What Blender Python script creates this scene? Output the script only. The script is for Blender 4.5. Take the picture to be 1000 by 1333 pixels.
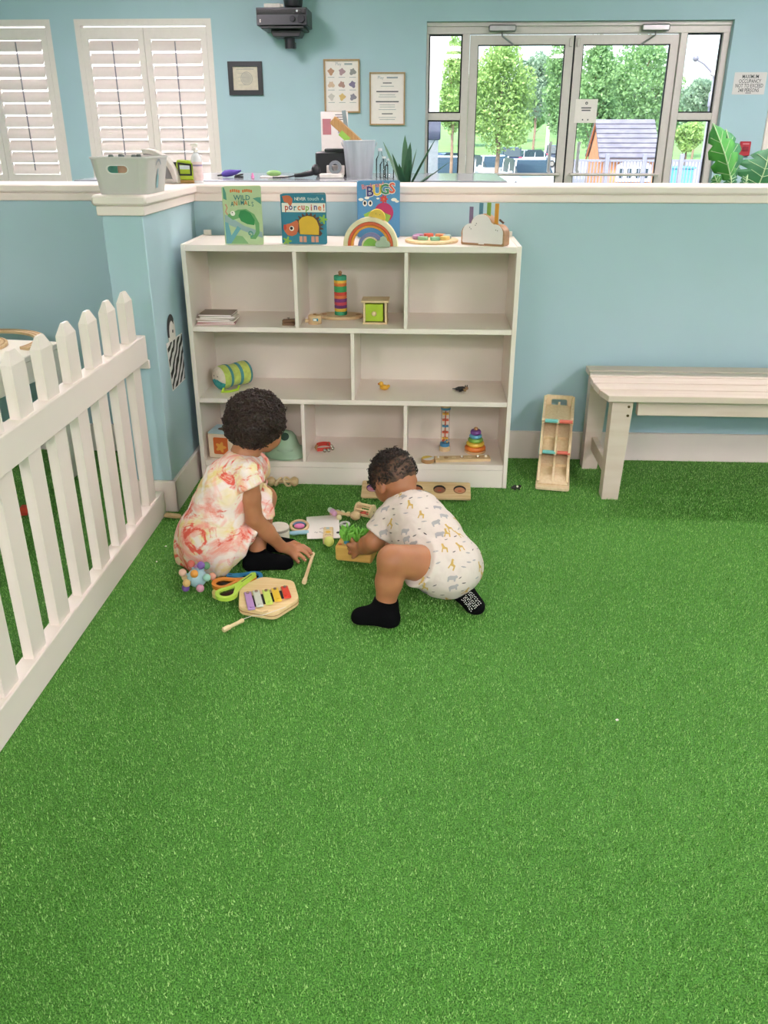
import bpy, bmesh, math, random
import numpy as np
from mathutils import Vector, Matrix, Euler, noise as mnoise

for _o in list(bpy.data.objects): bpy.data.objects.remove(_o)
SC = bpy.context.scene
COL = SC.collection
PI = math.pi
R = math.radians

# ------------------------------------------------------------------ camera
FPX, PITCH, YAW, CAMH = 1089.54, .4256, -.0518, 1.289
_fw = Vector((math.sin(YAW)*math.cos(PITCH), math.cos(YAW)*math.cos(PITCH), -math.sin(PITCH)))
_rt = Vector((math.cos(YAW), -math.sin(YAW), 0))
_up = _rt.cross(_fw)
CAMP = Vector((0, 0, CAMH))
cd = bpy.data.cameras.new('camera'); cam = bpy.data.objects.new('camera', cd); COL.objects.link(cam)
cd.sensor_fit = 'VERTICAL'; cd.sensor_height = 24; cd.lens = 24*FPX/1333
cd.clip_start = .05; cd.clip_end = 500
cam.matrix_world = Matrix(((_rt.x, _up.x, -_fw.x, 0), (_rt.y, _up.y, -_fw.y, 0), (_rt.z, _up.z, -_fw.z, CAMH), (0, 0, 0, 1)))
SC.camera = cam

def ray(u, v): return _fw + _rt*((u-500)/FPX) - _up*((v-666.5)/FPX)
def PZ(u, v, z=0.):
    d = ray(u, v); return CAMP + d*((z-CAMH)/d.z)
def PY(u, v, y):
    d = ray(u, v); return CAMP + d*(y/d.y)
def PX(u, v, x):
    d = ray(u, v); return CAMP + d*(x/d.x)

# ------------------------------------------------------------------ world, sun, exposure
SC.view_settings.view_transform = 'Standard'
SC.view_settings.look = 'None'
SC.view_settings.gamma = 1
SC.view_settings.use_curve_mapping = False
SC.view_settings.exposure = 0.46
W = bpy.data.worlds.new('sky'); SC.world = W; W.use_nodes = True
_n = W.node_tree.nodes; _l = W.node_tree.links
_sky = _n.new('ShaderNodeTexSky'); _sky.sky_type = 'NISHITA'; _sky.sun_disc = False
_sky.sun_elevation = R(52); _sky.sun_rotation = R(200); _sky.air_density = 1.0; _sky.dust_density = 3.0
_bg = _n['Background']; _bg.inputs['Strength'].default_value = 0.55
_l.new(_sky.outputs[0], _bg.inputs[0])
sd = bpy.data.lights.new('sun', 'SUN'); sun = bpy.data.objects.new('sun', sd); COL.objects.link(sun)
sd.energy = 4.5; sd.angle = R(.6); sd.color = (1, .96, .88)
sun.rotation_euler = Euler((R(38), 0, R(-25)))          # from behind the building, high up
LAMP_STRENGTH = 38.0
STRIP_STRENGTH = 74.0                                      # ceiling panels (their builder is with the ceiling)

# ------------------------------------------------------------------ colour + materials
def lin(c): return c/12.92 if c <= .04045 else ((c+.055)/1.055)**2.4
def hx(h):
    h = h.lstrip('#'); return tuple(lin(int(h[i:i+2], 16)/255) for i in (0, 2, 4))
_mats = {}
def mat(name, c, rough=.5, metal=0., var=.06, scale=30., bump=0., bscale=None, spec=.5, emit=0., sheen=0., coat=0., stretch=None, c2=None):
    """procedural principled material: two close tones mixed by noise, optional bump"""
    if name in _mats: return _mats[name]
    m = bpy.data.materials.new(name); m.use_nodes = True; _mats[name] = m
    nt = m.node_tree; b = nt.nodes['Principled BSDF']
    if isinstance(c, str): c = hx(c)
    tc = nt.nodes.new('ShaderNodeTexCoord'); mp = nt.nodes.new('ShaderNodeMapping')
    nt.links.new(tc.outputs['Object'], mp.inputs[0])
    if stretch: mp.inputs['Scale'].default_value = stretch
    nz = nt.nodes.new('ShaderNodeTexNoise'); nz.inputs['Scale'].default_value = scale; nz.inputs['Detail'].default_value = 4
    nt.links.new(mp.outputs[0], nz.inputs['Vector'])
    rp = nt.nodes.new('ShaderNodeValToRGB')
    if c2 is not None:
        if isinstance(c2, str): c2 = hx(c2)
        a_, b_ = c, c2
    else:
        a_ = tuple(max(0, x*(1-var)) for x in c); b_ = tuple(min(1, x*(1+var)) for x in c)
    rp.color_ramp.elements[0].position = .35; rp.color_ramp.elements[1].position = .65
    rp.color_ramp.elements[0].color = (*a_, 1); rp.color_ramp.elements[1].color = (*b_, 1)
    nt.links.new(nz.outputs[0], rp.inputs[0]); nt.links.new(rp.outputs[0], b.inputs['Base Color'])
    b.inputs['Roughness'].default_value = rough; b.inputs['Metallic'].default_value = metal
    b.inputs['Specular IOR Level'].default_value = spec
    if coat: b.inputs['Coat Weight'].default_value = coat; b.inputs['Coat Roughness'].default_value = .1
    if sheen: b.inputs['Sheen Weight'].default_value = sheen
    if emit:
        b.inputs['Emission Strength'].default_value = emit; b.inputs['Emission Color'].default_value = (*c, 1)
    if bump:
        bp = nt.nodes.new('ShaderNodeBump'); bp.inputs['Strength'].default_value = bump; bp.inputs['Distance'].default_value = .002
        if bscale:
            n2 = nt.nodes.new('ShaderNodeTexNoise'); n2.inputs['Scale'].default_value = bscale; n2.inputs['Detail'].default_value = 3
            nt.links.new(mp.outputs[0], n2.inputs['Vector']); nt.links.new(n2.outputs[0], bp.inputs['Height'])
        else: nt.links.new(nz.outputs[0], bp.inputs['Height'])
        nt.links.new(bp.outputs[0], b.inputs['Normal'])
    return m
def glass(name, tint=(1, 1, 1), ior=1.3):
    if name in _mats: return _mats[name]
    m = bpy.data.materials.new(name); m.use_nodes = True; _mats[name] = m
    nt = m.node_tree; nt.nodes.remove(nt.nodes['Principled BSDF']); out = nt.nodes['Material Output']
    t = nt.nodes.new('ShaderNodeBsdfTransparent'); t.inputs[0].default_value = (*tint, 1)
    g = nt.nodes.new('ShaderNodeBsdfGlossy'); g.inputs['Roughness'].default_value = .02
    lw = nt.nodes.new('ShaderNodeFresnel'); lw.inputs[0].default_value = ior
    nz = nt.nodes.new('ShaderNodeTexNoise'); nz.inputs['Scale'].default_value = 3
    mx = nt.nodes.new('ShaderNodeMixShader')
    ml = nt.nodes.new('ShaderNodeMath'); ml.operation = 'MULTIPLY_ADD'; ml.inputs[1].default_value = .02; ml.inputs[2].default_value = 0
    ad = nt.nodes.new('ShaderNodeMath'); ad.operation = 'ADD'
    nt.links.new(nz.outputs[0], ml.inputs[0]); nt.links.new(ml.outputs[0], ad.inputs[0]); nt.links.new(lw.outputs[0], ad.inputs[1])
    nt.links.new(ad.outputs[0], mx.inputs[0]); nt.links.new(t.outputs[0], mx.inputs[1]); nt.links.new(g.outputs[0], mx.inputs[2])
    nt.links.new(mx.outputs[0], out.inputs[0])
    return m
def wood(name, c, c2, scale=6, axis=0, rough=.5):
    st = [3., 3., 3.]; st[axis] = .35
    return mat(name, c, rough=rough, c2=c2, scale=scale*4, stretch=tuple(st), bump=.05)

# ------------------------------------------------------------------ mesh builder
class MB:
    def __init__(s): s.v = []; s.f = []; s.m = []
    def add(s, vs, fs, mi=0):
        k = len(s.v); s.v += [tuple(x) for x in vs]; s.f += [tuple(i+k for i in f) for f in fs]; s.m += [mi]*len(fs); return s
    def box(s, c, d, rot=None, bev=0., mi=0):
        hx_, hy, hz = d[0]/2, d[1]/2, d[2]/2; c = Vector(c)
        M = rot if rot is not None else Matrix.Identity(3)
        if not isinstance(M, Matrix): M = Euler(M).to_matrix()
        if bev <= 0:
            vs = [c + M @ Vector((x*hx_, y*hy, z*hz)) for z in (-1, 1) for y in (-1, 1) for x in (-1, 1)]
            return s.add(vs, [(0, 2, 3, 1), (4, 5, 7, 6), (0, 1, 5, 4), (2, 6, 7, 3), (0, 4, 6, 2), (1, 3, 7, 5)], mi)
        b = min(bev, hx_*.99, hy*.99, hz*.99); vs = []; idx = {}
        for x in (-1, 1):
            for y in (-1, 1):
                for z in (-1, 1):
                    for a in range(3):
                        q = [x*(hx_-b), y*(hy-b), z*(hz-b)]
                        q[a] = (x*hx_, y*hy, z*hz)[a]
                        idx[(x, y, z, a)] = len(vs); vs.append(c + M @ Vector(q))
        fs = []
        for a in range(3):
            o = [i for i in range(3) if i != a]
            for sg in (-1, 1):
                q = []
                for (p, r) in ((-1, -1), (1, -1), (1, 1), (-1, 1)):
                    k = [0, 0, 0]; k[a] = sg; k[o[0]] = p; k[o[1]] = r; q.append(idx[(*k, a)])
                if (sg > 0) == (a == 1): q.reverse()
                fs.append(tuple(q))
        for a in range(3):            # edges along axis a
            o = [i for i in range(3) if i != a]
            for p in (-1, 1):
                for r in (-1, 1):
                    k0 = [0, 0, 0]; k0[a] = -1; k0[o[0]] = p; k0[o[1]] = r; k1 = list(k0); k1[a] = 1
                    q = [idx[(*k0, o[0])], idx[(*k1, o[0])], idx[(*k1, o[1])], idx[(*k0, o[1])]]
                    if (p*r > 0) == (a != 1): q.reverse()
                    fs.append(tuple(q))
        for x in (-1, 1):
            for y in (-1, 1):
                for z in (-1, 1):
                    q = [idx[(x, y, z, a)] for a in range(3)]
                    if x*y*z < 0: q.reverse()
                    fs.append(tuple(q))
        return s.add(vs, fs, mi)
    def tube(s, pts, r, n=8, mi=0, cap=True, closed=False):
        pts = [Vector(p) for p in pts]; N = len(pts)
        rs = r if isinstance(r, (list, tuple)) else [r]*N
        vs = []; ref = None
        for i, p in enumerate(pts):
            if closed: t = pts[(i+1) % N]-pts[i-1]
            else: t = pts[min(i+1, N-1)]-pts[max(i-1, 0)]
            t.normalize()
            if ref is None:
                ref = t.orthogonal().normalized()
            ref = (ref - t*ref.dot(t)); 
            if ref.length < 1e-6: ref = t.orthogonal()
            ref.normalize(); b = t.cross(ref)
            for k in range(n):
                a = 2*PI*k/n; vs.append(p + (ref*math.cos(a)+b*math.sin(a))*rs[i])
        fs = []
        for i in range(N if closed else N-1):
            j = (i+1) % N
            for k in range(n):
                k2 = (k+1) % n; fs.append((i*n+k, i*n+k2, j*n+k2, j*n+k))
        if cap and not closed:
            fs.append(tuple(range(n-1, -1, -1))); fs.append(tuple(range((N-1)*n, N*n)))
        return s.add(vs, fs, mi)
    def cyl(s, p0, p1, r0, r1=None, n=16, mi=0, bev=0.):
        if r1 is None: r1 = r0
        p0 = Vector(p0); p1 = Vector(p1)
        if bev:
            d = (p1-p0).normalized()*bev
            return s.tube([p0, p0+d, p1-d, p1], [max(r0-bev, 1e-4), r0, r1, max(r1-bev, 1e-4)], n, mi)
        return s.tube([p0, p1], [r0, r1], n, mi)
    def sphere(s, c, r, n=14, m=9, mi=0, rot=None):
        c = Vector(c); rr = r if isinstance(r, (tuple, list)) else (r, r, r)
        M = rot if rot is not None else Matrix.Identity(3)
        vs = [c + M @ Vector((0, 0, -rr[2]))]
        for i in range(1, m):
            t = PI*i/m-PI/2
            for k in range(n):
                a = 2*PI*k/n
                vs.append(c + M @ Vector((rr[0]*math.cos(t)*math.cos(a), rr[1]*math.cos(t)*math.sin(a), rr[2]*math.sin(t))))
        vs.append(c + M @ Vector((0, 0, rr[2]))); fs = []
        for k in range(n): fs.append((0, 1+(k+1) % n, 1+k))
        for i in range(m-2):
            for k in range(n):
                a = 1+i*n+k; b = 1+i*n+(k+1) % n; fs.append((a, b, b+n, a+n))
        T = len(vs)-1; o = 1+(m-2)*n
        for k in range(n): fs.append((o+k, o+(k+1) % n, T))
        return s.add(vs, fs, mi)
    def lathe(s, prof, n=24, c=(0, 0, 0), M=None, mi=0):
        """prof: list of (r,z); ends with r=0 close the shape"""
        c = Vector(c); M = M if M is not None else Matrix.Identity(3); vs = []; fs = []
        rows = []
        for (r, z) in prof:
            if r < 1e-6: rows.append([len(vs)]); vs.append(c+M @ Vector((0, 0, z)))
            else:
                rows.append(list(range(len(vs), len(vs)+n)))
                for k in range(n): a = 2*PI*k/n; vs.append(c+M @ Vector((r*math.cos(a), r*math.sin(a), z)))
        for a, b in zip(rows, rows[1:]):
            for k in range(n):
                k2 = (k+1) % n
                if len(a) == 1 and len(b) == 1: continue
                if len(a) == 1: fs.append((a[0], b[k2], b[k]))
                elif len(b) == 1: fs.append((a[k], a[k2], b[0]))
                else: fs.append((a[k], a[k2], b[k2], b[k]))
        return s.add(vs, fs, mi)
    def prism(s, out, depth, M=None, mi=0, bev=0.):
        """polygon (counter-clockwise x,y) extruded 0..depth along z, transformed by 4x4 M"""
        M = M if M is not None else Matrix.Identity(4); n = len(out); vs = []; rings = []
        def inset(d):
            res = []
            for i in range(n):
                a = Vector(out[i-1]); b = Vector(out[i]); c_ = Vector(out[(i+1) % n])
                e1 = (b-a); e2 = (c_-b)
                if e1.length < 1e-9 or e2.length < 1e-9: res.append(b); continue
                e1.normalize(); e2.normalize()
                n1 = Vector((-e1.y, e1.x)); n2 = Vector((-e2.y, e2.x)); q = n1+n2
                if q.length < .3: q = n1
                q.normalize(); res.append(b+q*d/max(.4, q.dot(n1)))
            return res
        if bev: lay = [(inset(bev), 0), (out, bev), (out, depth-bev), (inset(bev), depth)]
        else: lay = [(out, 0), (out, depth)]
        for (o, z) in lay: vs += [M @ Vector((p[0], p[1], z)) for p in o]
        fs = [tuple(range(n-1, -1, -1)), tuple(range((len(lay)-1)*n, len(lay)*n))]
        for i in range(len(lay)-1):
            for k in range(n):
                k2 = (k+1) % n; fs.append((i*n+k, i*n+k2, (i+1)*n+k2, (i+1)*n+k))
        return s.add(vs, fs, mi)
    def holed(s, outer, inner, depth, M=None, mi=0):
        """outer and inner loops with equal vertex count, extruded"""
        M = M if M is not None else Matrix.Identity(4); n = len(outer); vs = []
        for z in (0, depth):
            for lp in (outer, inner): vs += [M @ Vector((p[0], p[1], z)) for p in lp]
        fs = []
        for k in range(n):
            k2 = (k+1) % n
            fs += [(k, n+k, n+k2, k2), (2*n+k, 2*n+k2, 3*n+k2, 3*n+k), (k, k2, 2*n+k2, 2*n+k), (n+k, 3*n+k, 3*n+k2, n+k2)]
        return s.add(vs, fs, mi)
    def build(s, name, mats, parent=None, loc=None, rot=None, label=None, smooth=True, ang=38):
        me = bpy.data.meshes.new(name); me.from_pydata(s.v, [], s.f)
        if not isinstance(mats, (list, tuple)): mats = [mats]
        for m in mats: me.materials.append(m)
        if len(mats) > 1: me.polygons.foreach_set('material_index', s.m)
        if smooth:
            me.shade_smooth(); me.set_sharp_from_angle(angle=R(ang))
        me.update()
        return put(name, me, parent, loc, rot, label)
def put(name, me, parent=None, loc=None, rot=None, label=None):
    o = bpy.data.objects.new(name, me); COL.objects.link(o)
    if parent is not None: o.parent = parent
    if loc is not None: o.location = loc
    if rot is not None: o.rotation_euler = rot
    if label: o['label'] = label
    return o
def tag(o, label, cat, group=None):
    o['label'] = label; o['category'] = cat
    if group: o['group'] = group
    return o
def struct(o, label=None):
    o['kind'] = 'structure'
    if label: o['label'] = label
    return o
def thing(name, label, cat, loc=(0, 0, 0), rotz=0., group=None, rot=None):
    o = bpy.data.objects.new(name, None); COL.objects.link(o); o.empty_display_size = .05
    o.location = loc; o.rotation_euler = rot if rot is not None else (0, 0, rotz)
    return tag(o, label, cat, group)
def copy_tree(o, parent=None):
    c = o.copy(); COL.objects.link(c); c.parent = parent
    for ch in list(o.children): copy_tree(ch, c)
    return c
_font_cache = {}
def text(body, size, m, parent=None, M=None, name='lettering', align='CENTER', depth=.0002, bold=0., sx=1.):
    key = (body, align, bold)
    cu = bpy.data.curves.new('txt', 'FONT'); cu.body = body; cu.size = 1; cu.align_x = align; cu.align_y = 'CENTER'; cu.resolution_u = 2
    cu.offset = bold; cu.extrude = 0
    tmp = bpy.data.objects.new('tmp', cu); COL.objects.link(tmp)
    me = bpy.data.meshes.new_from_object(tmp, preserve_all_data_layers=False)
    bpy.data.objects.remove(tmp); bpy.data.curves.remove(cu)
    M = M if M is not None else Matrix.Identity(4)
    me.transform(M @ Matrix.Diagonal((size*sx, size, 1, 1)))
    me.materials.clear(); me.materials.append(m); me.name = name
    return put(name, me, parent)
def TX(x, y, z, rx=0, ry=0, rz=0): return Matrix.Translation((x, y, z)) @ Euler((rx, ry, rz)).to_matrix().to_4x4()
def circ(r, n=24, cx=0, cy=0, a0=0, a1=2*PI, ry=None):
    full = abs(a1-a0-2*PI) < 1e-6; k = n if full else n-1
    ry = r if ry is None else ry
    return [(cx+r*math.cos(a0+(a1-a0)*i/k), cy+ry*math.sin(a0+(a1-a0)*i/k)) for i in range(n)]
def rrect(w, h, r, n=4, cx=0, cy=0):
    o = []
    for (sx, sy, a) in ((1, 1, 0), (-1, 1, PI/2), (-1, -1, PI), (1, -1, 3*PI/2)):
        for i in range(n+1):
            t = a+PI/2*i/n; o.append((cx+sx*(w/2-r)+r*math.cos(t), cy+sy*(h/2-r)+r*math.sin(t)))
    return o
# ================================================================== ROOM
M_WALL = mat('wall_paint_aqua', '#abc7d0', rough=.62, var=.015, scale=3, bump=.04, bscale=180)
M_TRIM = mat('trim_white', '#efe0d8', rough=.42, var=.02, scale=8)
M_CEIL = mat('ceiling_white', '#e6e3dc', rough=.8, var=.02)
M_WHITE = mat('white_paint', '#ece4d6', rough=.45, var=.02, scale=10)
M_ALU = mat('door_aluminium', '#cfc6c0', rough=.4, metal=.15, var=.02)
M_GLASS = glass('pane_glass', (.97, .985, .98))
M_DARK = mat('dark_plastic', '#1d1f22', rough=.4)
RX0, RX1, RY0, RY1, RZ = -5.3, 4.7, -7.5, 8.5, 2.9
WT = .2

def turf_mat(name, blades):
    m = bpy.data.materials.new(name); m.use_nodes = True; nt = m.node_tree; b = nt.nodes['Principled BSDF']
    tc = nt.nodes.new('ShaderNodeTexCoord')
    big = nt.nodes.new('ShaderNodeTexNoise'); big.inputs['Scale'].default_value = 1.6; big.inputs['Detail'].default_value = 3
    nt.links.new(tc.outputs['Object'], big.inputs['Vector'])
    rp = nt.nodes.new('ShaderNodeValToRGB'); e = rp.color_ramp.elements
    if blades:
        at = nt.nodes.new('ShaderNodeAttribute'); at.attribute_name = 'rnd'; src = at.outputs['Fac']
        e[0].position = 0; e[0].color = (*hx('#3f7526'), 1); e[1].position = 1; e[1].color = (*hx('#bfe294'), 1)
        k = e.new(.5); k.color = (*hx('#78b554'), 1)
    else:
        nz = nt.nodes.new('ShaderNodeTexNoise'); nz.inputs['Scale'].default_value = 320; nz.inputs['Detail'].default_value = 2
        nt.links.new(tc.outputs['Object'], nz.inputs['Vector']); src = nz.outputs[0]
        e[0].position = .35; e[0].color = (*hx('#2f6020'), 1); e[1].position = .7; e[1].color = (*hx('#6cab4b'), 1)
        bp = nt.nodes.new('ShaderNodeBump'); bp.inputs['Strength'].default_value = .6; bp.inputs['Distance'].default_value = .004
        nt.links.new(nz.outputs[0], bp.inputs['Height']); nt.links.new(bp.outputs[0], b.inputs['Normal'])
    nt.links.new(src, rp.inputs[0])
    mx = nt.nodes.new('ShaderNodeMix'); mx.data_type = 'RGBA'; mx.blend_type = 'MULTIPLY'; mx.inputs[0].default_value = 1
    r2 = nt.nodes.new('ShaderNodeValToRGB'); r2.color_ramp.elements[0].position = .3; r2.color_ramp.elements[1].position = .7
    r2.color_ramp.elements[0].color = (.9, .92, .9, 1); r2.color_ramp.elements[1].color = (1.0, 1.0, 1.0, 1)
    nt.links.new(big.outputs[0], r2.inputs[0]); nt.links.new(rp.outputs[0], mx.inputs[6]); nt.links.new(r2.outputs[0], mx.inputs[7])
    nt.links.new(mx.outputs[2], b.inputs['Base Color'])
    b.inputs['Roughness'].default_value = .65; b.inputs['Specular IOR Level'].default_value = .25
    return m

fl = MB().box(((RX0+RX1)/2, (RY0+RY1)/2, -.05), (RX1-RX0+.4, RY1-RY0+.4, .1)).build('floor', turf_mat('turf_backing', False))
struct(fl, 'green artificial turf floor')
def turf_pile():
    rng = np.random.default_rng(4)
    pts = []
    N = 640000
    y = .62+(3.43-.62)*rng.random(N)**1.25
    x = -2.0+(4.1)*rng.random(N)
    keep = (np.abs(x+.05) < .42+.62*y)
    # nothing where the partition stub or the shelf plinth stands
    keep &= ~((x > -1.06) & (x < -.92) & (y > 2.8)) & ~((x > -.9) & (x < .33) & (y > 3.09))
    keep &= ~((x > -1.0) & (x < -.95) & (y < 2.78))
    x = x[keep]; y = y[keep]; n = len(x)
    h = .004+.005*rng.random(n); a = rng.random(n)*2*np.pi; w = .0009+.0008*rng.random(n)
    lean = .0045*rng.random(n); b = rng.random(n)*2*np.pi
    V = np.zeros((n, 3, 3), np.float32)
    V[:, 0, 0] = x-np.cos(a)*w; V[:, 0, 1] = y-np.sin(a)*w; V[:, 0, 2] = -.001
    V[:, 1, 0] = x+np.cos(a)*w; V[:, 1, 1] = y+np.sin(a)*w; V[:, 1, 2] = -.001
    V[:, 2, 0] = x+np.cos(b)*lean; V[:, 2, 1] = y+np.sin(b)*lean; V[:, 2, 2] = h
    me = bpy.data.meshes.new('turf_pile'); me.vertices.add(3*n); me.loops.add(3*n); me.polygons.add(n)
    me.vertices.foreach_set('co', V.ravel()); me.loops.foreach_set('vertex_index', np.arange(3*n, dtype=np.int32))
    me.polygons.foreach_set('loop_start', np.arange(0, 3*n, 3, dtype=np.int32)); me.polygons.foreach_set('loop_total', np.full(n, 3, np.int32))
    at = me.attributes.new('rnd', 'FLOAT', 'POINT')
    r = np.repeat(np.clip(0.5+.22*rng.standard_normal(n), 0, 1), 3).astype(np.float32)
    at.data.foreach_set('value', r); me.update(); me.materials.append(turf_mat('turf_blades', True))
    o = put('turf_pile', me, fl); o['kind'] = 'stuff'
    return o
turf_pile()

cei = struct(MB().box(((RX0+RX1)/2, (RY0+RY1)/2, RZ+.1), (RX1-RX0+.8, RY1-RY0+.8, .2)).build('ceiling', M_CEIL))
M_LAMP2 = mat('strip_diffuser', (1, .86, .91), emit=STRIP_STRENGTH, var=0)
M_LAMP = mat('lamp_diffuser', (1, .855, .92), emit=LAMP_STRENGTH, var=0)
def strip_light(x, y, label):
    t = thing('strip_light', label, 'ceiling light', (x, y, RZ), group='narrow ceiling strips over the partition')
    MB().box((0, 0, -.02), (1.50, .12, .04), bev=.006).build('housing', M_CEIL, t)
    MB().box((0, 0, -.044), (1.46, .085, .008)).build('diffuser', M_LAMP2, t)
def ceiling_light(x, y, label):
    t = thing('ceiling_light', label, 'ceiling light', (x, y, RZ), group='recessed ceiling panels')
    MB().holed([(-.32, -.62), (.32, -.62), (.32, .62), (-.32, .62)], [(-.29, -.59), (.29, -.59), (.29, .59), (-.29, .59)], .02, TX(0, 0, -.02)).build('frame', M_CEIL, t)
    MB().box((0, 0, -.006), (.58, 1.18, .008)).build('diffuser', M_LAMP, t)
CL = [(3.0, -.7)]+[(x, y) for y in (-2.7, -4.7) for x in (-2.2, .4, 3.0)]+[(-2.2, 5.9), (3.0, 5.9)]
_row = {-.7: 'first row before the shelf', -2.7: 'second row from the shelf', -4.7: 'third row from the shelf', 5.9: 'back room'}
for x, nm_ in ((-2.4, 'left'), (.1, 'middle'), (2.6, 'right')): strip_light(x, 3.85, 'narrow white ceiling strip light over the partition, the %s one' % nm_)
_colm = {-2.2: 'left', .4: 'middle', 3.0: 'right', -3.2: 'far left', -1.2: 'centre left', .8: 'centre right'}
for i, (x, y) in enumerate(CL): ceiling_light(x, y, 'white rectangular ceiling light panel, %s one of the %s' % (_colm[x], _row[y]))

# side and rear walls
struct(MB().box((RX0-.1, (RY0+RY1)/2, RZ/2), (.2, RY1-RY0, RZ)).build('wall_left', M_WALL))
struct(MB().box((RX1+.1, (RY0+RY1)/2, RZ/2), (.2, RY1-RY0, RZ)).build('wall_right', M_WALL))
struct(MB().box(((RX0+RX1)/2, RY0-.1, RZ/2), (RX1-RX0+.4, .2, RZ)).build('wall_front', M_WALL))

# ---- back wall with three openings
DX0, DX1, DZ = -.062, 2.602, 2.18
WZ0, WZ1 = .78, 2.215
WIN = [(-4.69, -3.45), (-3.23, -1.985)]
bw = MB()
def bwbox(x0, x1, z0, z1): bw.box(((x0+x1)/2, RY1+WT/2, (z0+z1)/2), (x1-x0, WT, z1-z0))
bwbox(RX0-.2, WIN[0][0], 0, RZ); bwbox(WIN[0][1], WIN[1][0], 0, RZ); bwbox(WIN[1][1], DX0, 0, RZ); bwbox(DX1, RX1+.2, 0, RZ)
for a, b in WIN: bwbox(a, b, 0, WZ0); bwbox(a, b, WZ1, RZ)
bwbox(DX0, DX1, DZ, RZ)
struct(bw.build('wall_back', M_WALL, smooth=False))
# pale casing at the far right of the back wall
struct(MB().box((3.06, 8.49, 1.0), (.1, .03, 2.0), bev=.004).build('trim_1', M_TRIM), 'pale door casing on the back wall')

# ---- plantation shutters
M_SHUT = mat('shutter_white', '#e8ddd6', rough=.45, var=.015)
M_ROD = mat('tilt_rod', '#8f8a94', rough=.5)  # shade on the rods is put into this grey
louv = {}
def shutter(idx, x0, x1):
    root = bpy.data.objects.new('window_%d' % idx, None); COL.objects.link(root); root.location = (x0, RY1, WZ0); root['kind'] = 'structure'
    root['label'] = 'white plantation shutter window' 
    w = x1-x0; h = WZ1-WZ0
    MB().holed([(0, 0), (w, 0), (w, h), (0, h)], [(.05, .05), (w-.05, .05), (w-.05, h-.05), (.05, h-.05)], .10, TX(0, -.015, 0, PI/2) @ TX(0, 0, -.115)).build('window_frame', M_SHUT, root)
    MB().box((w/2, .16, h/2), (w-.02, .006, h-.02)).build('pane', M_GLASS, root)
    pw = (w-.10)/2
    for k in range(2):
        a = .05+k*pw
        pf = MB(); st = .055
        pf.holed([(a+.002, .052), (a+pw-.002, .052), (a+pw-.002, h-.065), (a+.002, h-.065)], [(a+st, .14), (a+pw-st, .14), (a+pw-st, h-.16), (a+st, h-.16)], .03, TX(0, .03, 0, PI/2))
        p = pf.build('shutter_panel', M_SHUT, root)
        lw = pw-2*st-.004
        if 'm' not in louv:
            lm = MB(); prof = [(-.057, 0), (-.04, .0045), (0, .006), (.04, .0045), (.057, 0), (.04, -.0045), (0, -.006), (-.04, -.0045)]
            lm.prism(prof, lw, Matrix(((0, 0, 1, -lw/2), (1, 0, 0, 0), (0, 1, 0, 0), (0, 0, 0, 1))))
            tmp = lm.build('louver', M_SHUT); louv['m'] = tmp.data; bpy.data.objects.remove(tmp)
        n = int((h-.30)/.1035)+1; z = h-.16-.05
        while z > .16:
            o = put('louver', louv['m'], p, (a+pw/2, .014, z), (R(53), 0, 0)); z -= .1035
        MB().box((a+pw/2, -.022, h/2), (.01, .008, h-.36), bev=.002).build('tilt_rod', M_ROD, p)
shutter(1, *WIN[0]); shutter(2, *WIN[1])

# ---- storefront entrance
YD = 8.62
def xd(u): return PY(u, 46, YD).x
fr = MB()
def fbox(x0, x1, z0, z1, y=YD, d=.1, mb=None): (mb or fr).box(((x0+x1)/2, y, (z0+z1)/2), (x1-x0, d, z1-z0), bev=.003)
xs = {k: xd(u) for k, u in dict(sl0=559, sl1=602.5, d0=612, dm=748.5, d1=885, sr0=894, sr1=940).items()}
zt = PY(600, 45, YD).z
fbox(DX0, xs['sl0'], 0, DZ); fbox(xs['sl1'], xs['d0'], 0, DZ); fbox(xs['d1'], xs['sr0'], 0, DZ); fbox(xs['sr1'], DX1, 0, DZ)
fbox(DX0, DX1, zt, DZ-.001, YD, .104); fbox(DX0, DX1, DZ-.035, DZ-.0005, YD-.02, .1)
zm = PY(580, 152, YD).z
for a, b in (('sl0', 'sl1'), ('sr0', 'sr1')):
    fbox(xs[a], xs[b], zm-.03, zm+.03); fbox(xs[a], xs[b], 0, .12)
struct(fr.build('trim_2', M_ALU), 'pale aluminium entrance frame')
M_GASKET = mat('black_gasket', '#15161a', rough=.6)
for i, (a, b) in enumerate((('sl0', 'sl1'), ('sr0', 'sr1'))):
    root = bpy.data.objects.new('window_%d' % (3+i), None); COL.objects.link(root); root['kind'] = 'structure'; root['label'] = 'narrow sidelight beside the entrance doors'
    root.location = (xs[a], YD, .12)
    for z0, z1 in ((.12, zm-.03), (zm+.03, zt)):
        MB().box(((xs[b]-xs[a])/2, 0, (z0+z1)/2-.12), (xs[b]-xs[a], .008, z1-z0)).build('pane', M_GLASS, root)
        w_ = xs[b]-xs[a]
        MB().holed([(0, z0-.12), (w_, z0-.12), (w_, z1-.12), (0, z1-.12)], [(.012, z0-.108), (w_-.012, z0-.108), (w_-.012, z1-.132), (.012, z1-.132)], .02, TX(0, .01, 0, PI/2)).build('gasket', M_GASKET, root)
M_STEEL = mat('brushed_steel', '#a9a7a8', rough=.35, metal=.8, var=.04)
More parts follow.
